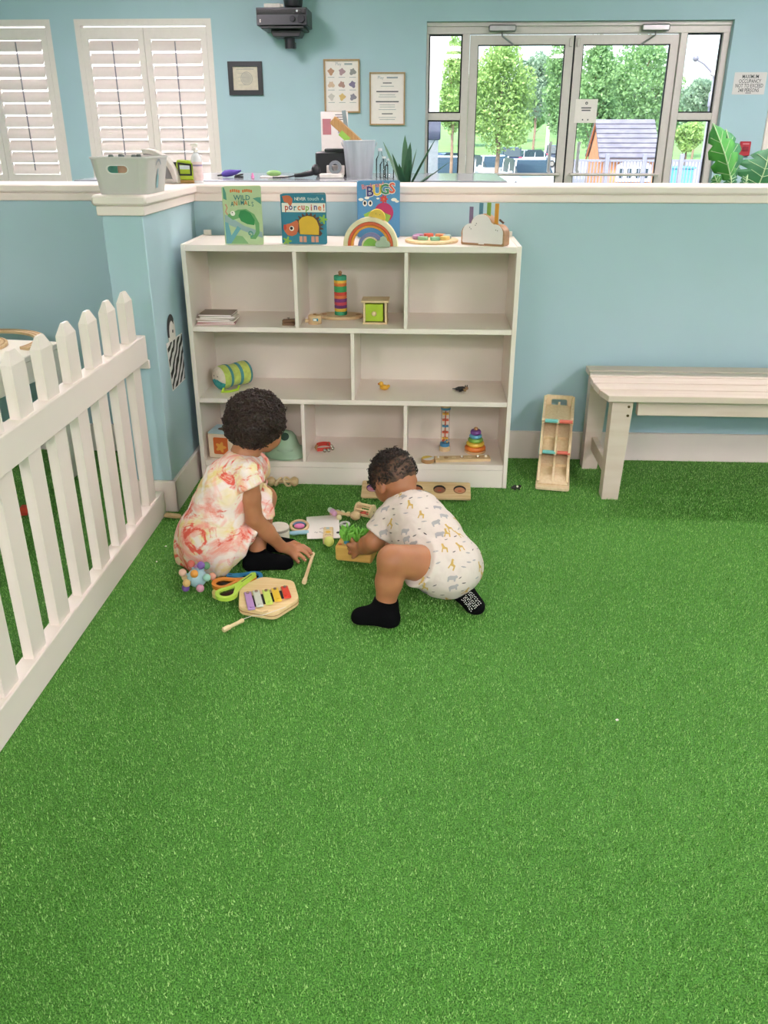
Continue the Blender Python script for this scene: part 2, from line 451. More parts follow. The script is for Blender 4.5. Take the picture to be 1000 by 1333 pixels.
def door(idx, x0, x1, side):
    root = bpy.data.objects.new('door_%d' % idx, None); COL.objects.link(root); root.location = (x0, YD, 0); root['kind'] = 'structure'
    root['label'] = 'glazed aluminium entrance door'
    w = x1-x0; h = zt-.008; st = .075
    MB().holed([(.004, .01), (w-.004, .01), (w-.004, h), (.004, h)], [(st, .2), (w-st, .2), (w-st, h-.075), (st, h-.075)], .045, TX(0, .022, 0, PI/2)).build('door_frame', M_ALU, root)
    MB().box((w/2, 0, (h+.125)/2), (w-2*st, .008, h-.275)).build('pane', M_GLASS, root)
    MB().holed([(st, .2), (w-st, .2), (w-st, h-.075), (st, h-.075)], [(st+.008, .208), (w-st-.008, .208), (w-st-.008, h-.083), (st+.008, h-.083)], .03, TX(0, .015, 0, PI/2)).build('gasket', M_GASKET, root)
    MB().tube([(.05, -.025, .93), (.05, -.07, .93), (w-.05, -.07, .93), (w-.05, -.025, .93)], .013, 10).build('push_bar', M_ALU, root)
    hx_ = w-.13 if side > 0 else .13
    MB().tube([(hx_, .03, .95), (hx_, .09, .95), (hx_, .09, 1.2), (hx_, .03, 1.2)], .015, 10).build('pull_handle', M_ALU, root)
    cz = PY(650, 37, YD-.08).z
    cx = xd(653)-x0 if side > 0 else xd(850)-x0
    c = MB().box((cx, -.085, cz), (.24, .05, .055), bev=.01).build('door_closer', M_STEEL, root)
    e = 1 if side > 0 else -1
    MB().tube([(cx, -.085, cz-.03), (cx, -.1, cz-.06), (cx+e*.11, -.05, h-.08)], .008, 8).build('closer_arm', M_STEEL, c)
    MB().box((w-.03 if side > 0 else .03, -.026, h-.06), (.028, .01, .07), bev=.004).build('latch', M_ALU, root)
    return root
d1 = door(1, xs['d0'], xs['dm']-.004, 1); d2 = door(2, xs['dm']+.004, xs['d1'], -1)
struct(MB().box((xs['dm'], YD+.01, zt/2), (.02, .03, zt-.02)).build('trim_4', M_GASKET), 'dark seal between the door leaves')
# notices on the door glass
M_PAPER = mat('paper_white', '#f0e6e0', rough=.7, var=.015)
M_INK = mat('ink_grey', '#5e5a60', rough=.7); M_INKD = mat('ink_dark', '#2a2a2e', rough=.7)
a = PY(750, 129, YD-.03); b = PY(776, 160, YD-.03)
nt_ = thing('door_notice', 'pinkish paper notice with small round logo taped on the right door', 'notice', ((a.x+b.x)/2, YD-.024, (a.z+b.z)/2))
MB().box((0, 0, 0), (b.x-a.x, .002, a.z-b.z)).build('sheet', M_PAPER, nt_)
MB().holed(circ(.012, 16), circ(.006, 16), .0006, TX(0, -.0012, .065, PI/2)).build('logo', M_INKD, nt_)
for z, w_ in ((.026, .09), (.006, .08)): MB().box((0, -.0012, z), (w_, .001, .010)).build('printed_line', M_INK, nt_)
for x_ in (-.024, .024): MB().box((x_, -.0012, -.072), (.011, .001, .012)).build('printed_icon', M_INK, nt_)

# ---- half-height partition with stub, cap and base boards
PYF = 3.4466; PTH = .135; PZ_T = 1.1076
SX1 = -.927; SX0 = SX1-PTH; SYF = 2.812
pw = MB()
pw.box(((RX0+RX1)/2, PYF+PTH/2, (PZ_T-.03)/2), (RX1-RX0, PTH, PZ_T-.03))
pw.box(((SX0+SX1)/2, (SYF+PYF)/2, (PZ_T-.03)/2), (PTH, PYF-SYF, PZ_T-.03), bev=.003)
struct(pw.build('wall_partition', M_WALL), 'half-height aqua partition wall with a short stub')
cp = MB()
cp.box(((RX0+RX1)/2, PYF+PTH/2, PZ_T-.0165), (RX1-RX0, PTH+.044, .033), bev=.008)
cp.box(((SX0+SX1)/2, (SYF+PYF)/2-.011, PZ_T-.0165), (PTH+.044, PYF-SYF+.018, .033), bev=.008)
cp.box(((RX0+RX1)/2, PYF+PTH/2, PZ_T-.048), (RX1-RX0, PTH+.022, .03), bev=.003)
cp.box(((SX0+SX1)/2, (SYF+PYF)/2-.006, PZ_T-.048), (PTH+.022, PYF-SYF+.01, .03), bev=.003)
struct(cp.build('trim_3', M_TRIM), 'white moulded cap on the partition')
bb = MB(); BH = .124
def bbox(x0, x1, y0, y1): bb.box(((x0+x1)/2, (y0+y1)/2, BH/2), (x1-x0, y1-y0, BH), bev=.003)
bbox(SX1+.001, RX1, PYF-.015, PYF); bbox(RX0, SX0-.001, PYF-.015, PYF)
bbox(SX1, SX1+.015, SYF-.015, PYF); bbox(SX0-.015, SX0, SYF-.015, PYF); bbox(SX0-.015, SX1+.015, SYF-.015, SYF)
struct(bb.build('baseboard_partition', M_TRIM), 'white base board along the partition')

# ------------------------------------------------------------------ white picket fence
M_VINYL = mat('vinyl_white', '#ecdfd6', rough=.38, var=.012, scale=5)
fx, fy0 = -.952, 2.779
fe = thing('picket_fence', 'white picket fence of chunky pointed pickets running to the partition', 'fence', (-.975, fy0, 0))
FL = 3.4
MB().box((0, -FL/2, .622), (.046, FL, .0875), bev=.003).build('top_rail', M_VINYL, fe)
MB().box((0, -FL/2, .0465), (.046, FL, .0925), bev=.003).build('bottom_rail', M_VINYL, fe)
MB().box((.002, -.003, .566), (.05, .012, .03), bev=.002).build('rail_bracket', M_VINYL, fe)
pk = MB()
hx_, hy_, zb, zs, zt_ = .0135, .0355, .085, .795, .826
pk.v = [(-hx_, -hy_, zb), (hx_, -hy_, zb), (hx_, hy_, zb), (-hx_, hy_, zb), (-hx_, -hy_, zs), (hx_, -hy_, zs), (hx_, hy_, zs), (-hx_, hy_, zs),
        (-.004, -.016, zt_), (.004, -.016, zt_), (.004, .016, zt_), (-.004, .016, zt_)]
pk.f = [(0, 1, 5, 4), (1, 2, 6, 5), (2, 3, 7, 6), (3, 0, 4, 7), (4, 5, 9, 8), (5, 6, 10, 9), (6, 7, 11, 10), (7, 4, 8, 11), (8, 9, 10, 11), (3, 2, 1, 0)]
pk.m = [0]*10
first = pk.build('picket', M_VINYL, fe, (0, -.10, 0), smooth=False)
for k in range(1, 21): put('picket', first.data, fe, (0, -.10-.157*k, 0))
# ================================================================== SHELF, BENCH
M_SHELF = mat('shelf_white', '#f0e4d9', rough=.4, var=.015, scale=6)
M_SHELFB = mat('shelf_back', '#ded6c7', rough=.5, var=.015, scale=6)
HX0, HY0, HW, HD, HH = -.8935, 3.09, 1.22, .32, .9242
sh = thing('bookshelf', 'white three-tier cubby bookshelf standing against the aqua partition', 'shelf', (HX0, HY0, 0))
T = .017
Z1, Z2, Z3 = .629, .353, .097
MB().box((T/2, HD/2, HH/2), (T, HD, HH), bev=.0015).build('side_panel', M_SHELF, sh)
MB().box((HW-T/2, HD/2, HH/2), (T, HD, HH), bev=.0015).build('side_panel', M_SHELF, sh)
MB().box((HW/2, HD/2, HH-.013), (HW-2*T, HD, .022), bev=.0015).build('top_board', M_SHELF, sh)
for z in (Z1, Z2): MB().box((HW/2, HD/2, z-.0095), (HW-2*T, HD-.004, .019), bev=.0015).build('shelf_board', M_SHELF, sh)
MB().box((HW/2, HD/2, Z3-.0115), (HW-2*T, HD-.004, .023), bev=.0015).build('bottom_board', M_SHELF, sh)
MB().box((HW/2, .012, .0365), (HW-2*T, .016, .073), bev=.001).build('plinth', M_SHELF, sh)
MB().box((HW/2, HD-.008, HH/2), (HW-2*T, .006, HH-.02)).build('back_panel', M_SHELFB, sh)
for x in (T+.006, HW-T-.006): MB().box((x, HD-.004, HH+.008), (.03, .008, .02), bev=.001).build('corner_upstand', M_SHELF, sh)
for x, z0, z1 in ((-.4835, Z1, .9), (-.081, Z1, .9), (-.279, Z2, Z1-.019), (-.477, Z3, Z2-.019), (-.0775, Z3, Z2-.019)):
    d = MB().box((x-HX0, HD/2-.006, (z0+z1)/2), (.0135, HD-.02, z1-z0), bev=.001).build('divider', M_SHELF, sh)
    MB().cyl((x-HX0, .0035, (z0+z1)/2), (x-HX0, .0028, (z0+z1)/2), .004, n=10).build('screw_cap', M_WHITE, d)

M_BENCH = mat('bench_paint', '#dccbbd', rough=.5, c2='#d5c2b2', scale=12, stretch=(.3, 3, 3), bump=.04)
BX1 = 2.35
be = thing('bench', 'cream painted slatted wooden bench along the aqua partition', 'bench', (.65, 2.967, 0))
nsl = 5; y0, y1 = 0., .445; sw = (y1-y0)/nsl
lefts = [.012, -.006, -.012, -.010, .002]
for k in range(nsl):
    yc = y0+sw*(k+.5); x0 = lefts[k]; xr = lefts[min(k+1, nsl-1)]
    L = BX1-.65
    o = [(x0, yc-sw/2+.006), (L, yc-sw/2+.006), (L, yc+sw/2-.006), (xr, yc+sw/2-.006)]
    MB().prism(o, .024, TX(0, 0, .397), bev=.002).build('seat_slat', M_BENCH, be)
def leg(x, y, h=.397, mir=1):
    m = MB(); w0, w1, dd = .062, .076, .06
    v = []
    for z, w in ((0, w0), (h, w1)):
        xa = x if mir > 0 else x-w
        v += [(xa, y, z), (xa+w, y, z), (xa+w, y+dd, z), (xa, y+dd, z)]
    m.add(v, [(3, 2, 1, 0), (4, 5, 6, 7), (0, 1, 5, 4), (1, 2, 6, 5), (2, 3, 7, 6), (3, 0, 4, 7)])
    return m
M_BOLT = mat('bolt_brass', '#6e5a40', rough=.35, metal=.8)
for i, (x, y, mr) in enumerate(((.035, .035, 1), (.012, .355, 1), (BX1-.65-.035, .035, -1), (BX1-.65-.035, .355, -1))):
    lg = leg(x, y, mir=mr).build('leg', M_BENCH, be, smooth=False)
    if y < .1:
        for z in (.35, .377) if False else (.338, .372):
            xx = x+.06 if mr > 0 else x-.06
            MB().cyl((xx, y+.001, z), (xx, y-.003, z), .005, n=10).build('bolt', M_BOLT, lg)
MB().box(((BX1-.65)/2+.05, .075, .363), (BX1-.65-.17, .03, .066), bev=.002).build('apron', M_BENCH, be)
MB().box(((BX1-.65)/2+.05, .39, .363), (BX1-.65-.17, .03, .066), bev=.002).build('apron', M_BENCH, be)
MB().box((.05, .225, .115), (.022, .26, .055), bev=.002).build('stretcher', M_BENCH, be)
MB().box((BX1-.65-.07, .225, .115), (.022, .26, .055), bev=.002).build('stretcher', M_BENCH, be)
MB().box((.06, .225, .37), (.022, .36, .05), bev=.002).build('end_rail', M_BENCH, be)

# ================================================================== ON TOP OF THE SHELF
def cmat(h, rough=.5): return mat('paint_'+h.strip('#'), h, rough=rough, var=.03)
def flat(parent, name, outline, m, x=0, z=0, y=-.0004, th=.0006, label=None):
    """thin printed shape on a plane facing -Y (outline in x,z)"""
    return MB().prism(outline, th, TX(x, y, z, PI/2)).build(name, m, parent, label=label)
def curve_band(pts, w):
    l = []; r = []
    P = [Vector(p) for p in pts]
    for i, p in enumerate(P):
        t = P[min(i+1, len(P)-1)]-P[max(i-1, 0)]; t.normalize(); n = Vector((-t.y, t.x))
        wi = w[i] if isinstance(w, (list, tuple)) else w
        l.append(p+n*wi/2); r.append(p-n*wi/2)
    return [(q.x, q.y) for q in r]+[(q.x, q.y) for q in reversed(l)]
TOPZ = HH-.002
M_PAGE = mat('page_board', '#cfc3ae', rough=.6)
def book(label, bl, br, h, cover, spread, pages, tilt=0.):
    """board book standing half open: cover plane facing the room, hinge at its left edge"""
    d = (br-bl); w = d.length; rz = math.atan2(d.y, d.x)
    t = thing('board_book', label, 'book', (bl.x, bl.y, TOPZ), rz, rot=(R(-tilt), 0, rz))
    MB().prism(rrect(w, h, .006, 3, w/2, h/2), .0025, TX(0, .0025, 0, PI/2)).build('front_cover', cover, t)
    n = len(pages)
    for i, pm in enumerate(pages):
        a = spread*(i+1)/(n+.3)
        MB().prism(rrect(w-.004, h-.006, .005, 3, w/2, h/2), .0025, TX(0, .004+.003*i, 0, 0, 0, a) @ TX(0, .0025, 0, PI/2)).build('page', pm, t)
    MB().prism(rrect(w, h, .006, 3, w/2, h/2), .0025, TX(0, .006+.003*n, 0, 0, 0, spread) @ TX(0, .0025, 0, PI/2)).build('back_cover', cover, t)
    MB().box((0, .003+.0015*n, h/2), (.004, .012+.003*n, h-.004), bev=.001).build('spine', cover, t)
    return t, w
G_PALE = cmat('#bccd9e'); G_MID = cmat('#6fa86a'); G_DARK = cmat('#2f8a4a'); G_TEAL = cmat('#5b9a86'); BL_GREY = cmat('#9bb3b4'); BL_MID = cmat('#6fa9b4')
ORANGE = cmat('#e0793a'); WHITEP = cmat('#f3eee2'); BLACKP = cmat('#17181b'); PINKP = cmat('#d58d80'); TEALINK = cmat('#3c7f80')
# --- chameleon book
a_ = PZ(294.5, 318.5, TOPZ); b_ = PZ(343.5, 318.5, TOPZ)
bk, w = book('pale green board book with a chameleon on its cover', a_, b_, .195, G_PALE, R(20), [M_PAGE, cmat('#7f7560'), M_PAGE, M_PAGE])
h = .195
def U(pts, s=1): return [((p[0]*w), (p[1]*h)) for p in pts]     # unit square -> cover
flat(bk, 'printed_leaf', U([(0, .99), (0, .80), (.10, .77), (.09, .90), (.05, .98)]), G_TEAL)
flat(bk, 'printed_leaf', U([(.78, .80), (.99, .70), (.99, .82), (.90, .82)]), G_TEAL)
flat(bk, 'printed_ground', U([(.02, .02), (.6, .02), (.45, .15), (.15, .17), (.02, .12)]), cmat('#86b07a'))
flat(bk, 'printed_branch', U([(.0, .53), (.12, .50), (.52, .33), (.98, .22), (.98, .12), (.5, .24), (.0, .38)]), BL_GREY, y=-.0005)
flat(bk, 'printed_branch', U([(.0, .4), (.10, .38), (.16, .16), (.34, .33), (.42, .28), (.14, .02), (.0, .02)]), BL_MID, y=-.0006)
def UL(pts): return [(a*w, (b*.9)*h) for a, b in pts]
flat(bk, 'printed_body', UL(curve_band([(.10, .57), (.22, .55), (.40, .60), (.58, .62), (.76, .54), (.86, .40), (.86, .24), (.78, .15), (.66, .15)], [.03, .14, .16, .14, .12, .11, .10, .09, .07])), G_MID, y=-.0008)
flat(bk, 'printed_belly', UL([(.38, .56), (.44, .66), (.56, .67), (.70, .61), (.80, .48), (.78, .38), (.60, .40), (.44, .46)]), G_DARK, y=-.0012, th=.001, label='felt green belly patch')
flat(bk, 'printed_tail', UL(curve_band([(.66+.085*(1-t/14)*math.cos(-PI/2+.6*t), .215+.06*(1-t/14)*math.sin(-PI/2+.6*t)*1.1) for t in range(13)], .028)), G_TEAL, y=-.001)
e_ = flat(bk, 'printed_eye', [(p[0], p[1]) for p in circ(.0085, 16, .235*w, .545*h)], WHITEP, y=-.0011)
flat(e_, 'printed_pupil', circ(.002, 8, .225*w, .56*h), BLACKP, y=-.0016)
flat(bk, 'printed_tongue', UL(curve_band([(.10, .58), (.05, .64), (.10, .71), (.06, .78)], .03)), PINKP)
for i in range(11):
    if i == 5: continue
    flat(bk, 'printed_letter_mark', rrect(.0055, .0095, .0015, 2, w*(.22+.053*i), h*(.925+.008*math.sin(i))), ORANGE)
text('WILD', .023, TEALINK, bk, TX(w*.5, -.0024, h*.81, PI/2), bold=.01)
for i, ch in enumerate('ANIMALS'):
    text(ch, .022, (TEALINK, ORANGE, G_DARK, TEALINK, ORANGE, G_DARK, TEALINK)[i], bk, TX(w*(.24+.088*i), -.0024, h*(.70+.025*math.sin(PI*i/6)), PI/2, 0, 0), bold=.008, sx=.8)
# --- porcupine book
a_ = PZ(368.5, 317.5, TOPZ); b_ = PZ(426, 318, TOPZ)
TEALB = cmat('#2a7c93'); REDP = cmat('#c9452f'); YEL = cmat('#e0b12c'); ORF = cmat('#cf6a42'); BROWN = cmat('#5a3b33'); PURP = cmat('#5b3d86'); LIME = cmat('#8db84a')
h = .170
bk, w = book('teal and white board book with a porcupine on its cover', a_, b_, h, TEALB, R(22), [REDP, cmat('#cfd8a0'), REDP, cmat('#c8a05a')])
flat(bk, 'printed_band', U([(0, .64), (.985, .64), (.985, .82), (0, .82)]), WHITEP)
for k, (ch, c) in enumerate(zip('NEVER', [WHITEP]*5)): text(ch, .015, c, bk, TX(w*(.335+.048*k), -.0024, h*.9, PI/2), bold=.01)
text('touch', .018, cmat('#bfe0dc'), bk, TX(w*.72, -.0024, h*.905, PI/2), bold=.006); text('A', .012, WHITEP, bk, TX(w*.925, -.0024, h*.90, PI/2))
for k, (ch, c) in enumerate(zip('porcupine!', [REDP, PURP, TEALB, ORANGE, REDP, LIME, REDP, PURP, ORANGE, REDP])):
    text(ch, .030, c, bk, TX(w*(.12+.092*k), -.0024, h*(.735+.008*math.sin(k*2)), PI/2), bold=.02, sx=.9)
flat(bk, 'printed_animal', U([(.03, .95), (.12, .97), (.2, .96), (.26, .90), (.24, .80), (.2, .75), (.15, .82), (.07, .84)]), ORF, y=-.0007)
spk = []
for i in range(25):
    a = PI*1.04-PI*1.2*i/24; r0 = .30 if i % 2 else .40
    spk.append((.60+r0*.86*math.cos(a), .36+r0*.72*math.sin(a)))
flat(bk, 'printed_spikes', U(list(reversed(spk))+[(.86, .17), (.40, .2)][::-1] if False else [(.40, .2), (.86, .17)]+list(reversed(spk))), BROWN, y=-.0007)
flat(bk, 'printed_patch', [(p[0]*w, p[1]*h) for p in [(.40, .20), (.82, .19), (.83, .35), (.78, .48), (.70, .55), (.58, .57), (.46, .54), (.38, .47)]], YEL, y=-.0012, th=.001, label='ribbed yellow belly patch')
flat(bk, 'printed_head', U([(.05, .26), (.12, .18), (.22, .16), (.32, .2), (.36, .3), (.37, .42), (.34, .48), (.28, .46), (.2, .42), (.1, .4), (.04, .34)]), ORF, y=-.0010)
flat(bk, 'printed_nose', U([(.03, .3), (.07, .27), (.10, .32), (.09, .39), (.04, .39)]), REDP, y=-.0013)
e_ = flat(bk, 'printed_eye', circ(.0085, 14, .215*w, .315*h), WHITEP, y=-.0014); flat(e_, 'printed_pupil', circ(.0055, 12, .21*w, .32*h), BLACKP, y=-.0018)
for x in (.38, .47, .65, .74): flat(bk, 'printed_foot', U([(x, .04), (x+.07, .04), (x+.07, .16), (x, .16)]), cmat('#d99a80'), y=-.0008)
for (x, z) in ((.10, .06), (.92, .50)):
    flat(bk, 'printed_flower', [((x*w)+.012*(1+.45*math.cos(5*t))*math.cos(t), (z*h)+.012*(1+.45*math.cos(5*t))*math.sin(t)) for t in [2*PI*i/30 for i in range(30)]], LIME, y=-.0007)
# --- bugs book (leaning on the partition)
SKY = cmat('#4f8fbd')
a_ = PZ(472, 315, TOPZ); a_ = Vector((-.250, 3.36, TOPZ)); b_ = Vector((-.107, 3.362, TOPZ)); a_.x = PY(466.5, 300, 3.36).x; b_.x = PY(520.5, 300, 3.36).x
h = .203
bk, w = book('sky blue board book with coloured letters behind the rainbow stacker', a_, b_, h, SKY, R(3), [M_PAGE, M_PAGE], tilt=-6)
text('Backyard', .023, cmat('#e58b83'), bk, TX(w*.36, -.0024, h*.925, PI/2, R(-8)), bold=.012)
for k, (ch, c) in enumerate(zip('BUGS', [cmat('#3d3a78'), cmat('#d9c04a'), cmat('#2f8a62'), cmat('#d9604f')])):
    text(ch, .052, WHITEP, bk, TX(w*(.29+.175*k), -.0022, h*(.815+.02*k), PI/2), bold=.055)
    text(ch, .05, c, bk, TX(w*(.29+.175*k), -.0026, h*(.815+.02*k), PI/2), bold=.025)
flat(bk, 'printed_bee', circ(.006, 10, .72*w, .925*h), BROWN)
for (x, z, s) in ((.08, .68, .010), (.22, .71, .009), (.48, .70, .006), (.86, .68, .011), (.93, .65, .008)):
    flat(bk, 'printed_cloud', circ(s, 12, x*w, z*h, ry=s*.55), WHITEP)
fw_ = flat(bk, 'printed_flower', [((.62*w)+.013*(1+.25*math.cos(7*t))*math.cos(t), (.69*h)+.013*(1+.25*math.cos(7*t))*math.sin(t)) for t in [2*PI*i/35 for i in range(35)]], cmat('#c8433f'))
flat(fw_, 'printed_centre', circ(.004, 10, .62*w, .69*h), ORANGE, y=-.001)
flat(bk, 'printed_shell', circ(.036, 24, .62*w, .45*h), cmat('#b52e62'), y=-.0007)
flat(bk, 'printed_caterpillar', curve_band([(.18*w, .35*h), (.35*w, .42*h), (.55*w, .40*h), (.75*w, .33*h)], .03), LIME, y=-.0008)
for x in (.17, .30):
    e_ = flat(bk, 'printed_eye', circ(.0085, 14, x*w, .615*h, ry=.011), WHITEP, y=-.0009); flat(e_, 'printed_pupil', circ(.0045, 10, x*w, .618*h, ry=.0065), BLACKP, y=-.0014)

# --- rainbow stacker
CREAM = mat('wood_cream', '#efe1bd', rough=.5, c2='#e6d5ad', scale=30, stretch=(1, 6, 1))
a_ = PZ(447, 320, TOPZ); b_ = PZ(518, 321, TOPZ); cx = (a_+b_)/2; rw = (b_.x-a_.x)/2
t = thing('rainbow_stacker', 'wooden rainbow arch stacker in front of the blue book', 'toy', (cx.x, cx.y+.018, TOPZ), math.atan2(b_.y-a_.y, b_.x-a_.x))
def arch(r0, r1, m, name, dep=.03, y=0.015):
    n = 22; o = circ(r0, n, a0=0, a1=PI); i_ = circ(r1, n, a0=0, a1=PI)
    MB().prism(o+i_[::-1], dep, TX(0, y, 0, PI/2), bev=.001).build(name, m, t)
arch(rw, rw*.84, CREAM, 'arch'); arch(rw*.83, rw*.73, cmat('#d8603a'), 'arch'); arch(rw*.72, rw*.64, cmat('#e89a35'), 'arch')
arch(rw*.45, rw*.33, cmat('#7d7fae'), 'arch'); arch(rw*.32, rw*.27, CREAM, 'arch'); 
MB().prism(circ(rw*.26, 16, a0=0, a1=PI), .03, TX(0, .015, 0, PI/2), bev=.001).build('half_disc', cmat('#86b84e'), t)
cl = [(.0, 0), (.048, 0), (.051, .008), (.046, .017), (.039, .02), (.036, .031), (.026, .036), (.016, .031), (.014, .022), (.004, .021), (-.002, .010)]
MB().prism(cl, .02, TX(.022, -.018, 0, PI/2), bev=.001).build('cloud_piece', cmat('#a9b79f'), t)
sunp = thing('sun_piece', 'yellow wooden half sun resting on top of the rainbow arch', 'toy', (cx.x+.022, cx.y+.018, TOPZ+rw-.004))
sunp.rotation_euler = (0, R(14), 0)
sb = MB().prism(circ(.030, 18, a0=0, a1=PI), .022, TX(0, .011, 0, PI/2), bev=.001).build('half_sun', cmat('#e3bd4a'), sunp)
for x in (-.006, .008): MB().sphere((x, -.0112, .014), .0013, 8, 5).build('printed_eye', BLACKP, sunp)

# --- round board with pastel pieces
pc = PZ(562, 316, TOPZ)
t = thing('sorting_board', 'round wooden board holding pastel shapes next to the white cloud', 'toy', (pc.x, pc.y+.03, TOPZ))
BEECH = wood('beech', '#dcc095', '#cdab7c', 8); BEECH2 = wood('beech_dark', '#b98f62', '#a67a4e', 8); PINE = wood('pine_light', '#e8d2a6', '#dcc092', 8)
pr = .098
MB().lathe([(0, 0), (pr-.003, 0), (pr, .003), (pr, .009), (pr-.004, .011), (0, .011)], 36).build('board', PINE, t)
PAST = ['#9fb6b4', '#dd8f62', '#d9614b', '#b97fa6', '#b88fb3', '#9cc49a', '#8dbf98', '#e0c074']
for k in range(8):
    a = 2*PI*k/8+.2; rr = .058
    MB().prism(rrect(.034, .026, .006, 3), .012, TX(rr*math.cos(a), rr*math.sin(a), .0115, 0, 0, a+PI/2), bev=.0015).build('shape_piece', cmat(PAST[k]), t)

# --- white cloud sound toy with coloured slats
a_ = PZ(600, 318, TOPZ); b_ = PZ(656, 321.5, TOPZ); d = b_-a_; cw = d.length
t = thing('cloud_toy', 'white cloud-shaped wooden toy with four coloured sticks', 'toy', (a_.x, a_.y, TOPZ), math.atan2(d.y, d.x))
co = [(0, .004), (.004, 0), (cw-.004, 0), (cw, .004)]
def arcp(cx, cz, r, a0, a1, n): return [(cx+r*math.cos(R(a0+(a1-a0)*i/n)), cz+r*math.sin(R(a0+(a1-a0)*i/n))) for i in range(n+1)]
co += arcp(cw*.80, .038, cw*.20, -10, 100, 8) + arcp(cw*.46, .063, cw*.255, 20, 165, 12) + arcp(cw*.20, .038, cw*.20, 85, 190, 8)
TANW = wood('tan_wood', '#b58a66', '#a67b58', 8)
MB().prism(co, .052, TX(0, .052, 0, PI/2), bev=.001).build('cloud_body', TANW, t)
ins = [(cw/2+(p[0]-cw/2)*.93, .0575+(p[1]-.0535)*.93) for p in co]
fc = flat(t, 'cloud_face', ins, mat('cloud_white', '#eae2de', rough=.5, var=.01), y=-.0002, th=.0012)
for (x, z) in ((.20, .060), (.23, .055), (.33, .068), (.35, .074), (.80, .055), (.84, .053)): flat(fc, 'printed_dot', circ(.0016, 8, x*cw, z), BLACKP, y=-.0016)
flat(fc, 'printed_mark', rrect(.022, .003, .001, 2, cw*.48, .006), WHITEP, y=-.0012)
for x, hgt, c in ((.155, .112, '#7c6a8c'), (.38, .126, '#4f7f94'), (.56, .128, '#82a344'), (.74, .126, '#d59436')):
    MB().box((x*cw, .026, hgt/2+.02), (.0145, .005, hgt-.03+.02), bev=.001).build('stick', cmat(c), t)
MB().box((cw*.86, .026, .082), (.02, .006, .006), (0, R(35), 0)).build('slot', mat('slot_dark', '#5d4736', rough=.6), t)

# ================================================================== IN THE SHELF, upper row
zt1 = Z1
def shelf_at(u, v, z): return PZ(u, v, z)
# papers and thin books
p0 = PZ(278, 424, zt1)
cols = [('#a83c3c', 'red-backed'), ('#d9cfc0', 'cream'), ('#c7bba8', 'tan'), ('#e4dccd', 'ivory'), ('#8f7f72', 'grey-brown')]
for i, (c, nm) in enumerate(cols):
    th = .0065
    t = thing('thin_book', 'thin %s picture book in the flat pile, %s' % (nm, ('lowest', 'second up', 'middle', 'second from top', 'topmost')[i]), 'book', (p0.x+.004*(i % 2), p0.y+.07+.004*i, zt1+i*(th+.0005)), R(6-7*(i % 3)), 'flat pile of picture books')
    MB().box((0, 0, th/2), (.14-.004*i, .105, th-.002)).build('pages', M_PAPER, t)
    MB().box((0, 0, th-.0005), (.143-.004*i, .108, .001)).build('cover', cmat(c), t); MB().box((0, 0, .0005), (.143-.004*i, .108, .001)).build('cover', cmat(c), t)
# brown block by the divider
p = PZ(375, 424.5, zt1)
t = thing('wooden_clapper', 'small brown wooden clapper beside the left divider', 'toy', (p.x, p.y+.02, zt1))
MB().box((0, 0, .0055), (.046, .024, .011), bev=.001).build('lower_block', wood('walnut', '#7d5a3c', '#6b4a30', 8), t)
MB().box((.001, 0, .017), (.047, .024, .009), (0, R(-4), 0), bev=.001).build('upper_block', wood('walnut', '#7d5a3c', '#6b4a30', 8), t)
MB().tube([(0, .0, .023), (-.004, -.002, .027), (.004, -.002, .027), (.002, 0, .023)], .0012, 6).build('cord', M_INKD, t)
# wooden camera
p = PZ(409, 423, zt1)
t = thing('toy_camera', 'small round wooden camera toy with a blue window', 'toy', (p.x, p.y+.025, zt1))
MB().lathe([(0, 0), (.024, 0), (.026, .003), (.025, .030), (.022, .033), (0, .033)], 24).build('body', BEECH, t)
MB().tube([(-.022, -.006, .012), (-.036, -.01, .012)], [.006, .0075], 10).build('knob', BEECH, t)
MB().box((.006, -.0245, .019), (.020, .003, .010), bev=.001).build('window_frame', TEALB, t); MB().box((.004, -.0265, .019), (.012, .002, .006)).build('window', WHITEP, t)
MB().cyl((0, 0, .033), (0, 0, .037), .006, n=12).build('button', BEECH2, t)
# ring column on an oval base
p = PZ(442, 417, zt1)
t = thing('ring_stacker', 'tall column of striped felt rings on an oval wooden base', 'toy', (p.x, p.y+.06, zt1))
MB().prism(circ(.088, 36, ry=.06), .011, bev=.002).build('base', BEECH, t)
MB().cyl((0, 0, .011), (0, 0, .167), .006, n=10).build('post', BEECH2, t)
z = .011
for k, (c, hh) in enumerate((('#3f9d72', .014), ('#e0b844', .012), ('#6d3a6e', .012), ('#c44a58', .012), ('#7a3a78', .013), ('#e07a48', .012), ('#cf4b3a', .013), ('#3f9d5c', .022), ('#dd7f3c', .012), ('#e8bd4a', .010), ('#3fa07c', .017))):
    MB().lathe([(.006, 0), (.0235, 0), (.0245, .002), (.0245, hh-.002), (.0235, hh-.0003), (.006, hh-.0003)], 24, (0, 0, z)).build('felt_ring', mat('felt_'+c[1:], c, rough=.85, var=.08, scale=300), t); z += hh
MB().sphere((0, 0, .170), .0075, 10, 6).build('finial', BEECH2, t)
for dx in (-.065, .068): MB().cyl((dx, .0, .011), (dx, .0, .013), .01, n=12).build('inlay', BEECH2, t)
